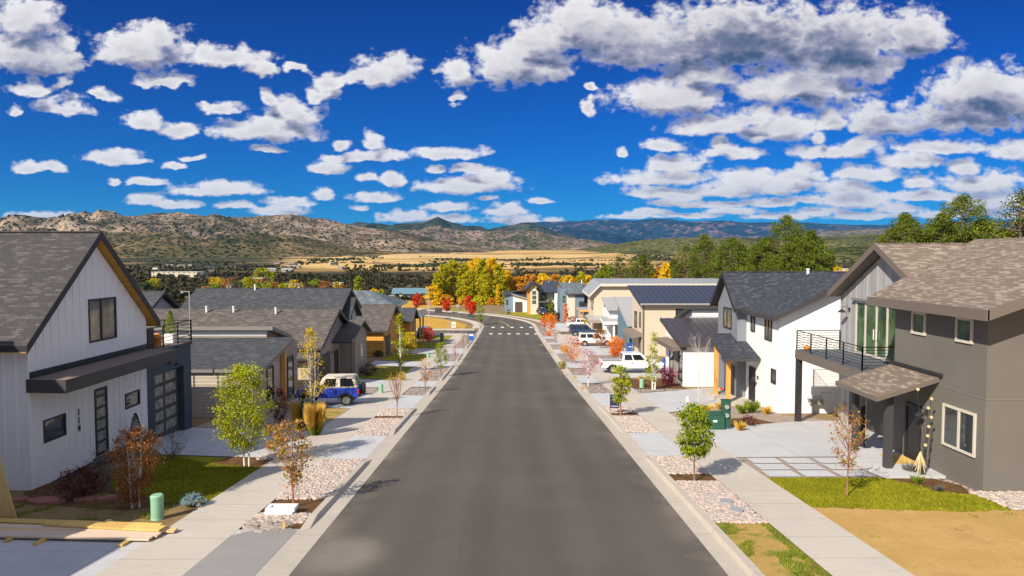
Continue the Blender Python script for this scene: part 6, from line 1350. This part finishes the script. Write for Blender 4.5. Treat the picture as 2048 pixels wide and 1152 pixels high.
ftree(1200, 697, 659, 26, 'maroon_tree', 'brownish maroon tree in front of the white suv', 'lf_rust', 1400, .14, 'oval', .15, bark='bark_red')
ftree(1143.5, 728, 672, 40, 'young_tree', 'orange-red young tree in the right verge beyond the pink one', 'lf_orange', 900, .12, 'oval', .2, group=gr, branches=20)
ftree(1176, 772, 698, 42, 'young_tree', 'sparse pink-leaved young tree with a white stem in the right verge', 'lf_pink', 900, .09, 'oval', .3, group=gr, bark='bark_pale', branches=26)
ftree(1122, 752, 722, 10, 'young_tree', 'small thin sapling left of the orange-red tree', 'lf_peach', 60, .1, 'vase', .3, group=gr)
ftree(1172.5, 668, 632, 10, 'narrow_tree', 'narrow yellow columnar tree among the parked cars', 'lf_gold', 1100, .16, 'column', .05)
ftree(1112, 690, 655, 20, 'young_tree', 'thin bare sapling by the kerb before the crosswalk on the right', 'lf_peach', 130, .12, 'vase', .35, group=gr, branches=16)
ftree(1101, 668, 628, 30, 'young_tree', 'orange tree in the right verge near the crosswalk', 'lf_orange', 1500, .16, 'round', .3, group=gr); ftree(1089, 664, 628, 14, 'young_tree', 'red tree in the right verge left of the orange one near the crosswalk', 'lf_red', 700, .16, 'round', .3, group=gr)
ftree(1080.5, 660, 642, 6, 'young_tree', 'tiny pink-red sapling at the kerb by the crosswalk', 'lf_pink', 120, .14, 'round', .3, group=gr)
ftree(1102, 640, 597, 12, 'narrow_tree', 'narrow green columnar tree before the bend house', 'lf_green', 1500, .25, 'column', .03); ftree(1132, 650, 604, 9, 'narrow_tree', 'narrow orange columnar tree before the half grey house', 'lf_orange', 1300, .22, 'column', .03)
ftree(1120, 628, 600, 9, 'narrow_tree', 'small orange tree under the bend house balcony', 'lf_orange', 500, .25, 'oval', .1); bush(1146, 655, 632, 22, 'pink and red bush behind the second white pickup', 'lf_maroon', 900, .16, 'vase')
bush(1128, 706, 690, 20, 'yellow ornamental bush in the right verge', 'lf_straw', 500, .12); bush(1098, 672, 662, 12, 'low orange bush before the crosswalk', 'lf_orange', 300, .14)
bush(1124, 738, 724, 20, 'olive low bush in the right verge before the orange-red tree', 'lf_grass', 600, .1, 'vase')
def gc(px, py, h, r, mat_, lab, n=260, **k): x, y = B(px, py); return grass_clump(x, y, h, r, n, mat_, lab, **k)
gc(1484, 828, .62, .35, 'lf_grass', 'green grass clump nearest the stucco wall corner'); gc(1504, 826, .75, .4, 'lf_grass', 'larger green grass clump in the gravel bed'); gc(1533, 829, .5, .3, 'lf_straw', 'straw-coloured grass clump by the white wall')
gc(1490, 800, .9, .35, 'lf_straw', 'golden spiky grass behind the timber post'); gc(1412, 828, .6, .5, 'lf_straw', 'yellow grass clump left of the green transformer box'); gc(1480, 862, .5, .3, 'lf_straw', 'yellow grass clump at the edge of the taupe house drive'); gc(1440, 820, .5, .3, 'lf_straw', 'small yellow grass clump behind the green boxes')
bush(1499, 852, 832, 30, 'small dark purple bush in the gravel bed', 'lf_darkred', 600, .06, stems='trim_dark')
gc(1834, 968, .30, .30, 'lf_grass', 'low green plant in the mulch bed by the porch post', 300); gc(1875, 985, .26, .25, 'lf_sage', 'straw plant at the corner of the mulch bed', 260); gc(1822, 950, .5, .3, 'lf_sage', 'thin grey seed-headed grass before the porch', 160)
gc(1770, 803, .7, .3, 'lf_straw', 'dry grass at the foot of the balcony post'); gc(205, 1000, .25, .2, 'lf_grass', 'tiny weed near the red stones', 60)
gc(1290, 772, .35, .25, 'lf_grass', 'low green tuft beside the pale green pedestal on the right', 120); gc(1282, 762, .5, .3, 'lf_straw', 'low yellow tuft behind the right pedestal', 160)
for i_, (px, py) in enumerate([(1082, 692), (1100, 706), (1140, 742), (1150, 757), (1165, 780)]): gc(px, py, .3, .2, 'lf_straw', ['first', 'second', 'third', 'fourth', 'fifth'][i_]+' straw tuft from the crosswalk in the right verge', 60)
# ---------------------------------------------------------------- vehicles
def vehicle(name, label, loc, ang, L, Wd, low, cab, body, wheel_x, wr, glass_u, rear=None, extras=None, top=None, cat='car', arch='plastic_black', tw=.24, zoff=0):
    """low: side outline of the lower body, cab: (x bottom rear, x bottom front, x roof rear, x roof front, z belt, z roof, tumblehome)"""
    H = empty(name, loc, label, cat); H['org'] = (0, 0, 0); w = Wd/2
    def arc(cx, r, n=9): return [(cx+r*math.cos(math.pi*k/n), wr*.96+r*math.sin(math.pi*k/n)) for k in range(n+1)]
    pts = []
    for x, z in low: pts.append((x, z))
    base = low[0][1]; under = []                          # underside with wheel arches, front to rear
    for cx in sorted(wheel_x, reverse=True):
        r = wr*1.22; a0 = math.asin(max(-1, min(1, (base-wr*.96)/r))); n = 10
        under += [(cx+r*math.cos(a0+(math.pi-2*a0)*k/n), wr*.96+r*math.sin(a0+(math.pi-2*a0)*k/n)) for k in range(n+1)]
    MB().prism(pts+under, 'y', -w, w).build('body', body, H, bevel=.045)
    MB().box(min(p[0] for p in low)+.15, max(p[0] for p in low)-.15, -w+tw+.05, w-tw-.05, base-.06, base+.25).build('underbody', 'plastic_black', H)
    xb0, xb1, xt0, xt1, zb, zt, th = cab; wt = w-th
    A = [(xb0, -w+.03, zb), (xb1, -w+.03, zb), (xb1, w-.03, zb), (xb0, w-.03, zb)]; Bt = [(xt0, -wt, zt), (xt1, -wt, zt), (xt1, wt, zt), (xt0, wt, zt)]
    mb = MB(); mb.poly(A[::-1]); mb.poly(Bt)
    for i in range(4): j = (i+1) % 4; mb.poly([A[i], A[j], Bt[j], Bt[i]])
    cb_ = mb.build('cabin', top or body, H, bevel=.05)
    def lerp(a, b_, t): return tuple(a[k]+(b_[k]-a[k])*t for k in range(3))
    def pane(p00, p10, p11, p01, u0, u1, v0, v1, nm='window'):
        q = [lerp(lerp(p00, p10, a), lerp(p01, p11, a), c_) for a, c_ in ((u0, v0), (u1, v0), (u1, v1), (u0, v1))]
        n_ = (Vector(q[1])-Vector(q[0])).cross(Vector(q[3])-Vector(q[0])).normalized()*.014
        ctr = (Vector(q[0])+Vector(q[2]))/2
        if n_.dot(ctr-Vector(((xb0+xb1)/2, 0, (zb+zt)/2))) < 0: n_ = -n_
        MB().poly([tuple(Vector(p)+n_) for p in q]).poly([tuple(Vector(p)-n_) for p in q[::-1]]).build(nm, 'glass_car', H, recalc=False)
    for s_ in (0, 1):
        a, b_, c_, d = (A[0], A[1], Bt[1], Bt[0]) if s_ == 0 else (A[3], A[2], Bt[2], Bt[3])
        for (u0, u1) in glass_u: pane(a, b_, c_, d, u0, u1, .14, .86)
    pane(A[1], A[2], Bt[2], Bt[1], .07, .93, .12, .90, 'windscreen'); pane(A[0], A[3], Bt[3], Bt[0], .12, .88, .16, .86, 'rear_window')
    for cx in wheel_x:
        for s_ in (-1, 1):
            y0, y1 = sorted((s_*(w-tw), s_*(w+.012))); t_ = MB(); t_.tube([(cx, y0, wr), (cx, y0+.03, wr), (cx, y1-.03, wr), (cx, y1, wr)], [wr*.92, wr, wr, wr*.92], 20)
            wh = t_.build('wheel', 'tyre', H); m_ = MB(); yo = s_*(w+.016); m_.tube([(cx, yo-s_*.03, wr), (cx, yo, wr)], [wr*.60, wr*.58], 16)
            m_.build('rim', 'rim', wh)
            m_ = MB()
            for k in range(5): a = k*1.2566; m_.tube([(cx+math.cos(a)*wr*.33, yo+s_*.004, wr+math.sin(a)*wr*.33), (cx+math.cos(a)*wr*.33, yo+s_*.008, wr+math.sin(a)*wr*.33)], wr*.10, 6)
            m_.build('spoke_gap', 'plastic_black', wh)
    xr = min(p[0] for p in low); xf = max(p[0] for p in low); zl = zb-.30
    for s_ in (-1, 1):
        MB().box(xr-.02, xr+.10, *sorted((s_*(w-.20), s_*(w+.008))), zl-.05, zl+.22).build('tail_light', 'lamp_red', H)
        MB().box(xf-.12, xf+.015, *sorted((s_*(w-.34), s_*(w-.02))), zl-.08, zl+.12).build('headlight', 'lamp_clear', H)
        MB().box(xb1-.35, xb1-.22, *sorted((s_*w, s_*(w+.18))), zb+.05, zb+.22, ).build('mirror', 'plastic_black', H)
    MB().box(xr-.10, xr+.04, -w+.08, w-.08, base+.05, base+.24).build('rear_bumper', 'chrome' if 'pickup' in name else arch, H, bevel=.02); MB().box(xf-.04, xf+.08, -w+.06, w-.06, base+.03, base+.26).build('front_bumper', arch, H, bevel=.02)
    MB().box(xf+.0, xf+.02, -w+.4, w-.4, zl-.10, zl+.10).build('grille', 'plastic_black', H); MB().box(xr-.105, xr-.10, -.25, .25, base+.08, base+.2).build('plate', 'sign_white', H)
    if extras: extras(H, w)
    H.rotation_euler = (0, 0, ang); H.location = (loc[0], loc[1], loc[2]+zoff); H['org'] = tuple(loc)
    return H
# blue jeep with pale soft top; parked nose in, tail to the street
def jeep_x(H, w):
    mb = MB(); mb.tube([(-1.98, 0, .95), (-2.20, 0, .95)], [.37, .37], 18); s_ = mb.build('spare_wheel', 'tyre', H); MB().tube([(-2.2, 0, .95), (-2.215, 0, .95)], [.2, .19], 12).build('rim', 'plastic_black', s_)
    for cx in (-1.18, 1.18):
        for sg in (-1, 1): 
            m_ = MB(); q = [(cx+.50*math.cos(math.pi*k/8), .37+.46*math.sin(math.pi*k/8)) for k in range(9)]; q2 = [(cx+.44*math.cos(math.pi*k/8), .37+.40*math.sin(math.pi*k/8)) for k in range(8, -1, -1)]
            m_.prism(q+q2, 'y', *sorted((sg*(w-.05), sg*(w+.09)))); m_.build('wheel_arch', 'plastic_black', H)
    MB().box(-.55, -.50, -w-.004, w+.004, .62, 1.12).box(.42, .45, -w-.004, w+.004, .62, 1.12).build('door_gap', 'plastic_black', H)
x, y = B(694, 813)
vehicle('jeep', 'blue soft-top off-road vehicle with beige canvas roof and spare wheel, parked tail to the street', (x-1.3, y+.9, gz(y+.9)+.03), math.pi+.05, 3.85, 1.55, [(-1.9, .52), (-1.94, 1.12), (.55, 1.12), (.70, 1.10), (1.78, 1.0), (1.85, .95), (1.88, .52)],
        (-1.9, .58, -1.62, .25, 1.12, 1.78, .12), 'car_blue', (-1.18, 1.18), .37, [(.08, .44), (.56, .88)], extras=jeep_x, top='soft_top', cat='off-roader')
# white pickup
def pickup_x(H, w):
    MB().box(-2.68, -.95, -w+.14, w-.14, 1.175, 1.19).build('bed_liner', 'metal_pale', H); MB().box(-2.70, -.95, -w-.004, -w+.03, 1.19, 1.215).box(-2.70, -.95, w-.03, w+.004, 1.19, 1.215).build('bed_rail', 'plastic_black', H)
    mb = MB()
    for xx in (-.93, .08, 1.20): mb.box(xx, xx+.02, -w-.004, w+.004, .62, 1.17)
    mb.build('door_gap', 'metal_grey', H)
    for s_ in (-1, 1): MB().box(-.12, .04, *sorted((s_*w, s_*(w+.03))), .98, 1.05).build('door_handle', 'plastic_black', H)
pick = dict(L=5.7, Wd=1.98, low=[(-2.78, .55), (-2.80, 1.18), (-.95, 1.18), (1.3, 1.18), (1.38, 1.17), (2.62, 1.08), (2.78, .95), (2.80, .55)], cab=(-.95, 1.55, -.80, .85, 1.17, 1.83, .18), body='car_white', wheel_x=(-1.75, 1.85), wr=.40, glass_u=[(.08, .40), (.45, .86)], extras=pickup_x, cat='pickup')
x, y = B(1204, 748); vehicle('pickup_truck', 'white pickup with black bed rails parked nose in before the low white house', (x+2.75, y+1.0, gz(y+1)+.03), 0.0, **pick)
# white suv with roof rack rails
def suv_x(H, w):
    for s_ in (-1, 1): MB().tube([(-1.9, s_*(w-.28), 1.86), (.3, s_*(w-.28), 1.86)], .03, 5).build('roof_rail', 'plastic_black', H)
    MB().box(-2.36, -2.30, -.4, .4, 1.0, 1.12).build('tailgate_handle', 'plastic_black', H)
suv = dict(L=4.8, Wd=1.88, low=[(-2.35, .50), (-2.40, 1.12), (1.0, 1.12), (1.1, 1.11), (2.25, 1.0), (2.38, .85), (2.40, .50)], cab=(-2.38, 1.25, -2.18, .55, 1.11, 1.80, .17), wheel_x=(-1.5, 1.5), wr=.38, glass_u=[(.05, .30), (.34, .60), (.64, .88)], cat='suv')
def veh(fn, px, py, name, label, ang=0.0, dx=2.3, **k):
    q = dict(fn); q.update(k); x, y = B(px, py); return vehicle(name, label, (x+dx, y+.8, gz(y+.8)+.03), ang, **q)
veh(suv, 1158, 693, 'suv', 'white suv with dark side glass parked behind the brownish maroon tree', body='car_white', extras=suv_x)
veh(suv, 1141, 672, 'suv', 'dark navy suv parked beyond the white suv', body='car_navy', extras=suv_x)
veh(pick, 1131, 657, 'pickup_truck', 'second white pickup, beyond the navy suv', dx=2.9)
veh(suv, 1112, 642, 'suv', 'black suv in the shade before the half grey house', body='car_dark', ang=.1); veh(suv, 1078, 628.5, 'suv', 'dark suv by the white and orange house', body='car_dark', ang=1.2, dx=1.0); veh(suv, 1084, 631, 'car', 'dark maroon car beside the dark suv at the bend', body='lf_darkred' if False else 'car_navy', ang=1.0, dx=1.5, cat='car')
veh(suv, 848, 676, 'suv', 'navy car parked in the side street by the golden lot', body='car_navy', ang=1.57, dx=0)
veh(suv, 1012, 632, 'suv', 'small dark car on the drive of the far end house', body='car_dark', ang=1.5, dx=0, L=3) if False else None
for i_, (px, D, mt, lab) in enumerate([(388, 205, 'car_white', 'white car in the valley lot below the yellow trees'), (396, 203, 'lamp_red', 'red car beside the white one in the valley lot')]):
    x = (px-1017)/F*D; q = dict(suv); q['body'] = mt; vehicle('parked_car', lab, (x, D, T(x, D)+.1), .4, **q)

# ---------------------------------------------------------------- street furniture
def pedestal(px, py, top, r, label, group='pale green utility pedestals'):
    x, y = B(px, py); c = onY(px, top, y); h = c[2]-gz(y); H = empty('utility_pedestal', (x, y, gz(y)), label, 'pedestal', group)
    MB().lathe((x, y, gz(y)), [(r*1.04, -.05), (r*1.04, .05), (r, .06), (r, h-.12)], 20).build('post', 'pedestal_green', H, smooth=False)
    MB().lathe((x, y, gz(y)), [(r*1.05, h-.12), (r*1.05, h-.03), (r*.85, h), (.001, h)], 20).build('cap', 'pedestal_green', H)
pedestal(315, 1040, 989, .17, 'pale green round utility pedestal on the dry grass by the rust shrub'); pedestal(762, 787, 768, .16, 'small pale green utility pedestal in the gravel beyond the jeep'); pedestal(1283.5, 776, 758, .17, 'pale green utility pedestal in the mulch behind the green-gold young tree'); pedestal(856, 716, 705, .17, 'pale green pedestal on the far left lawn')
def meter_box(x, y, w, d, h, label, meters=0, face=-1):
    H = empty('utility_box', (x, y, gz(y)), label, 'utility box'); z = gz(y)
    MB().box(x-w/2, x+w/2, y-d/2, y+d/2, z+.12 if meters else z-.05, z+h).build('cabinet', 'box_green', H, bevel=.015)
    MB().box(x-w/2-.02, x+w/2+.02, y-d/2-.02, y+d/2+.02, z+h, z+h+.04).build('lid', 'box_green', H)
    for k in range(meters):
        MB().tube([(x, y-d/2-.001, z+h-.30-k*.42), (x, y-d/2-.10, z+h-.30-k*.42)], [.11, .10], 14).build('meter', 'meter_grey', H)
    if meters:
        for sx in (-.1, .1): MB().tube([(x+sx, y, z-.05), (x+sx, y, z+.14)], .035, 6).build('conduit', 'white_trim', H)
    else: MB().box(x-.1, x+.1, y-d/2-.006, y-d/2, z+h*.55, z+h*.68).build('plate', 'sign_white', H)
x, y = B(1453, 860); meter_box(x, y+.15, .42, .28, 1.45, 'tall dark green meter box with two round meters, right of the transformer box', 2)
x, y = B(1430, 861); meter_box(x, y+.4, .95, .8, .78, 'low dark green transformer box in front of the timber porch')
x, y = B(613, 861); meter_box(x, y, .36, .3, 1.45, 'tall dark green meter box between the two golden grasses', 1)
x, y = B(884, 688); meter_box(x, y, .5, .35, 1.5, 'dark green meter box with two pale dials near the side street', 2)
x, y = B(1180, 700)
# signs
x, y = B(1229, 829); H = empty('house_sign', (x, y, gz(y)), 'small navy sale sign with white lettering in the verge by the green-gold tree', 'sign'); z = gz(y)
c = onY(1229, 816, y)[2]; c1 = onY(1229, 789, y)[2]
mb = MB(); mb.box(x-.26, x-.245, y, y+.02, z-.05, c1+.02); mb.box(x+.245, x+.26, y, y+.02, z-.05, c1+.02); mb.build('frame', 'trim_black', H)
MB().box(x-.25, x+.25, y-.005, y+.012, c, c1).build('panel', 'sign_navy', H)
def text(H, s_, x, y, z, size, mat_, nm='lettering'):
    cu = bpy.data.curves.new(nm, 'FONT'); cu.body = s_; cu.size = size; cu.extrude = .004; cu.align_x = 'CENTER'
    tmp = bpy.data.objects.new('tmp', cu); C.objects.link(tmp); bpy.context.view_layer.update(); me = bpy.data.meshes.new_from_object(tmp); bpy.data.objects.remove(tmp)
    me.materials.clear(); me.materials.append(MATS[mat_]); ob = bpy.data.objects.new(nm, me); C.objects.link(ob); ob.parent = H; ob.rotation_euler = (math.pi/2, 0, 0); ob.location = Vector((x, y, z))-Vector(H['org'])
MB().box(x-.13, x+.01, y-.010, y-.006, c1-.22, c1-.05).build('emblem', 'sign_teal', H); MB().box(x-.1, x-.02, y-.013, y-.010, c1-.155, c1-.11).build('emblem', 'sign_navy', H)
MB().box(x-.2, x+.2, y-.010, y-.006, c+.09, c+.12).build('lettering', 'sign_white', H)
x, y = B(1396.5, 800); z = onY(1395, 795, y)[2]; 
x, y = B(1374, 816); H = empty('yard_sign', (x, y, gz(y)), 'small white yard card on a wire at the near edge of the white house drive', 'sign'); za = onY(1374, 804, y)[2]; zb = onY(1374, 793, y)[2]
MB().box(x-.07, x+.07, y-.01, y+.01, za, zb).build('panel', 'sign_white', H); MB().box(x-.008, x+.008, y-.005, y+.005, gz(y)-.05, za).build('stake', 'metal_grey', H)
x, y = B(1443, 800); H = empty('marker_flag', (x, y, gz(y)), 'small red marker on a thin rod behind the tall meter box', 'marker'); za = onY(1443, 777, y)[2]
MB().tube([(x, y, gz(y)-.05), (x, y, za)], .012, 5).build('rod', 'metal_grey', H); MB().box(x-.09, x+.09, y-.01, y+.01, za-.1, za+.06).build('flag', 'red', H)
x, y = B(936, 688); H = empty('house_sign', (x, y, gz(y)), 'navy hanging sign on a dark post at the corner of the side street', 'sign'); z = gz(y)
zt = onY(936, 664, y)[2]; mb = MB(); mb.box(x-.05, x+.05, y-.05, y+.05, z-.1, zt); mb.box(x-.05, x+.85, y-.04, y+.04, zt-.1, zt); mb.build('post', 'trim_black', H); MB().box(x+.15, x+.8, y-.02, y+.02, zt-1.2, zt-.15).build('panel', 'bin_blue', H); MB().box(x+.2, x+.75, y-.03, y-.021, zt-.55, zt-.3).build('lettering', 'sign_white', H)
x, y = B(907.5, 656.5); H = empty('house_sign', (x, y, gz(y)), 'white sign with pink lettering before the golden lot', 'sign'); zt = onY(907.5, 644, y)[2]; MB().box(x-.38, x+.38, y-.03, y+.03, gz(y)+.15, zt).build('panel', 'sign_white', H, bevel=.02); MB().box(x-.28, x+.28, y-.04, y-.031, gz(y)+.5, gz(y)+.72).build('lettering', 'red', H)
for sx in (-.3, .3): MB().box(x+sx-.03, x+sx+.03, y-.02, y+.02, gz(y)-.05, gz(y)+.16).build('leg', 'sign_white', H)
x, y = B(897, 669); H = empty('street_sign', (x, y, gz(y)), 'green street-name blade on a thin post at the side street', 'sign'); zt = onY(897, 633, y)[2]
MB().tube([(x, y, gz(y)-.1), (x, y, zt)], .04, 6).build('post', 'metal_grey', H); MB().box(x-.45, x+.35, y-.015, y+.015, zt-.45, zt-.2).build('blade', 'box_green', H)
x, y = B(915, 630); H = empty('street_sign', (x, y, gz(y)), 'back of a grey octagonal traffic sign on a post at the bend', 'sign'); zt = onY(913, 609, y)[2]; MB().tube([(x, y, gz(y)-.1), (x, y, zt)], .05, 6).build('post', 'metal_grey', H); MB().tube([(x, y-.03, zt-.35), (x, y, zt-.35)], .38, 8).build('panel', 'metal_grey', H)
x, y = B(877, 626); H = empty('mailbox_unit', (x, y, gz(y)), 'dark grey cluster mailbox beside the bend of the street', 'mailbox'); MB().box(x-.9, x+.9, y-.4, y+.4, gz(y), gz(y)+1.35).build('cabinet', 'trim_dark', H, bevel=.03); MB().box(x-.95, x+.95, y-.45, y+.45, gz(y)+1.352, gz(y)+1.42).build('lid', 'metal_grey', H)
x, y = B(941, 634); tag(MB().box(x-.55, x+.55, y-.4, y+.4, gz(y)-.05, gz(y)+.75).build('utility_cabinet', 'box_green', org=(x, y, gz(y)), bevel=.04), 'small green utility cabinet under the right red tree', 'utility box')
# wheelie bins
def bin_(x, y, mat_, label, rz=0):
    H = empty('wheelie_bin', (x, y, gz(y)+.03), label, 'bin'); H['org'] = (0, 0, 0); mb = MB()
    b0 = [(-.24, -.24, .06), (.24, -.24, .06), (.24, .24, .06), (-.24, .24, .06)]; t0 = [(-.31, -.32, 1.0), (.31, -.32, 1.0), (.31, .32, 1.0), (-.31, .32, 1.0)]; mb.poly(b0[::-1]); mb.poly(t0)
    for i in range(4): j = (i+1) % 4; mb.poly([b0[i], b0[j], t0[j], t0[i]])
    mb.build('body', mat_, H, bevel=.03); MB().prism([(-.34, 1.0), (.34, 1.0), (.34, 1.05), (0, 1.10), (-.34, 1.06)], 'x', -.33, .33).build('lid', mat_, H)
    for s_ in (-1, 1): MB().tube([(s_*.25, .26, .12), (s_*.32, .26, .12)], .12, 12).build('wheel', 'tyre', H)
    MB().box(-.16, .16, -.335, -.325, .62, .72).build('sticker', 'sign_white', H); H.location = (x, y, gz(y)+.03); H.rotation_euler = (0, 0, rz); H['org'] = (x, y, gz(y)); return H
x, y = B(1332, 741); bin_(x+.1, y+.3, 'bin_blue', 'blue wheelie bin with a white sticker by the nose of the white pickup', .2)
bin_(14.9, 84.6, 'bin_blue', 'blue wheelie bin against the teal garage wall', .1)
x, y = B(1017, 628); bin_(x, y, 'bin_black', 'black wheelie bin before the far end house')
# lumber laid out on the near left drive
H = empty('lumber_stack', (-12.0, 17.8, gz(17.8)), 'stack of long tan boards and beams lying across the near left drive', 'lumber')
def plank(x0, y0, x1, y1, w, t, z, mat_, nm='board'):
    d = Vector((x1-x0, y1-y0, 0)).normalized(); n_ = Vector((-d.y, d.x, 0))*w/2; a = [Vector((x0, y0, gz(y0)+z))-n_, Vector((x1, y1, gz(y1)+z))-n_, Vector((x1, y1, gz(y1)+z))+n_, Vector((x0, y0, gz(y0)+z))+n_]
    return MB().slab([tuple(p+Vector((0, 0, t))) for p in a], t, 0, 0).build(nm, mat_, H)
def gp(px, py): p = onG(px, py); return p[0], p[1]
for (p0, p1, w, z, mt) in [((-40, 1070), (352, 1070), .24, .10, 'lumber'), ((-40, 1052), (320, 1064), .28, .14, 'lumber_gold'), ((-40, 1062), (326, 1074), .24, .12, 'lumber_tan'), ((-40, 1073), (318, 1080), .22, .10, 'lumber_tan'), ((-60, 1078), (302, 1086), .22, .10, 'lumber_tan'), ((95, 1062), (325, 1073), .30, .19, 'lumber_gold')]:
    a = gp(*p0); b_ = gp(*p1); plank(a[0], a[1], b_[0], b_[1], w, .045, z, mt)
for (p0, p1) in [((12, 1088), (60, 1062)), ((70, 1094), (125, 1065)), ((240, 1097), (285, 1070))]:
    a = gp(*p0); b_ = gp(*p1); plank(a[0], a[1], b_[0], b_[1], .12, .085, .012, 'lumber_gold', 'bearer')
# white foam block by the first tree
x, y = B(562, 1030); H = empty('foam_block', (x, y, gz(y)), 'white foam packing slabs lying on the stones at the foot of the bronze young tree', 'packing')
MB().box(x-.42, x+.40, y-.22, y+.20, gz(y)+.06, gz(y)+.16).build('lower_slab', 'foam', H, bevel=.012)
mb = MB(); z = gz(y)+.163; mb.box(x-.40, x+.44, y-.18, y+.24, z, z+.03); mb.box(x-.40, x+.44, y-.18, y-.10, z+.031, z+.09); mb.box(x-.40, x+.44, y+.16, y+.24, z+.031, z+.09); mb.box(x-.40, x-.3, y-.099, y+.159, z+.031, z+.09); mb.box(x+.34, x+.44, y-.099, y+.159, z+.031, z+.09); mb.build('tray', 'foam', H)
# flat red stones, boulder, stakes, lids
for i_, (px, py, r, lab) in enumerate([(207, 1000, .42, 'flat red sandstone slab right of the maroon shrub'), (172, 1003, .4, 'red sandstone slab under the maroon shrub'), (90, 1006, .55, 'long red sandstone slab by the house corner'), (35, 1004, .4, 'red sandstone slab at the left edge')]):
    x, y = B(px, py); random.seed(i_); mb = MB(); q = [(x+r*math.cos(a)*random.uniform(.8, 1.2), y+r*.55*math.sin(a)*random.uniform(.8, 1.2)) for a in [k*.785 for k in range(8)]]; mb.prism(q, 'z', gz(y)-.05, gz(y)+.12)
    tag(mb.build('stone_slab', 'red_rock', org=(x, y, gz(y)), bevel=.02), lab, 'stone')
x, y = B(218, 1052); random.seed(3); tag(MB().ball((x, y, gz(y)+.07), .14, .12, .11, 8, 6, jit=.15).build('boulder', 'lumber', org=(x, y, gz(y))), 'small tan stone on the dry grass above the boards', 'stone')
x, y = B(568, 1062); tag(MB().prism([(x-.03, gz(y)), (x+.03, gz(y)), (x+.03, gz(y)+.22), (x, gz(y)+.30), (x-.03, gz(y)+.22)], 'y', y-.015, y+.015).build('survey_stake', 'lumber_gold', org=(x, y, gz(y))), 'short yellow wooden stake in the broken stones of the left verge', 'stake')
x, y = B(234, 988); tag(MB().prism([(x-.06, gz(y)+.12), (x+.06, gz(y)+.12), (x, gz(y)+.27)], 'y', y-.005, y+.005).box(x-.006, x+.006, y-.006, y+.006, gz(y)-.02, gz(y)+.12).build('marker_flag', 'lumber_gold', org=(x, y, gz(y))), 'little yellow flag in the grass left of the rust shrub', 'marker')
x, y = B(1502, 851); tag(MB().box(x-.02, x+.02, y-.02, y+.02, gz(y)-.02, gz(y)+.16).build('marker_peg', 'foam', org=(x, y, gz(y))), 'short white peg by the dark purple bush', 'marker')
for px, py, lab in [(1453, 1010, 'round grey valve lid in the near right stones, the farther of two'), (1473, 1027, 'round grey valve lid in the near right stones, the nearer of two')]:
    x, y = B(px, py); tag(MB().lathe((x, y, gz(y)), [(.20, .02), (.20, .13), (.17, .135), (.16, .115), (.001, .115)], 20).build('valve_lid', 'metal_grey', org=(x, y, gz(y))), lab, 'lid')
struct('doormat_step', MB().box(14.6, 15.3, 41.6, 42.2, gz(41.6)+.1, gz(41.6)+.14), 'trim_brown')

# ---------------------------------------------------------------- haze over the valley
m = bpy.data.materials.new('haze'); m.use_nodes = True; t = m.node_tree; t.nodes.clear(); o_ = nd(t, 'ShaderNodeOutputMaterial'); vol = nd(t, 'ShaderNodeVolumePrincipled'); vol.inputs['Color'].default_value = (.14, .48, 1.0, 1); vol.inputs['Density'].default_value = 1.7e-5; vol.inputs['Anisotropy'].default_value = .1
t.links.new(vol.outputs[0], o_.inputs['Volume']); MATS['haze'] = m
tag(MB().box(-26000, 26000, -70, 38500, -120, 1500).build('haze', 'haze'), 'thin blue haze filling the valley air', 'haze', kind='stuff')
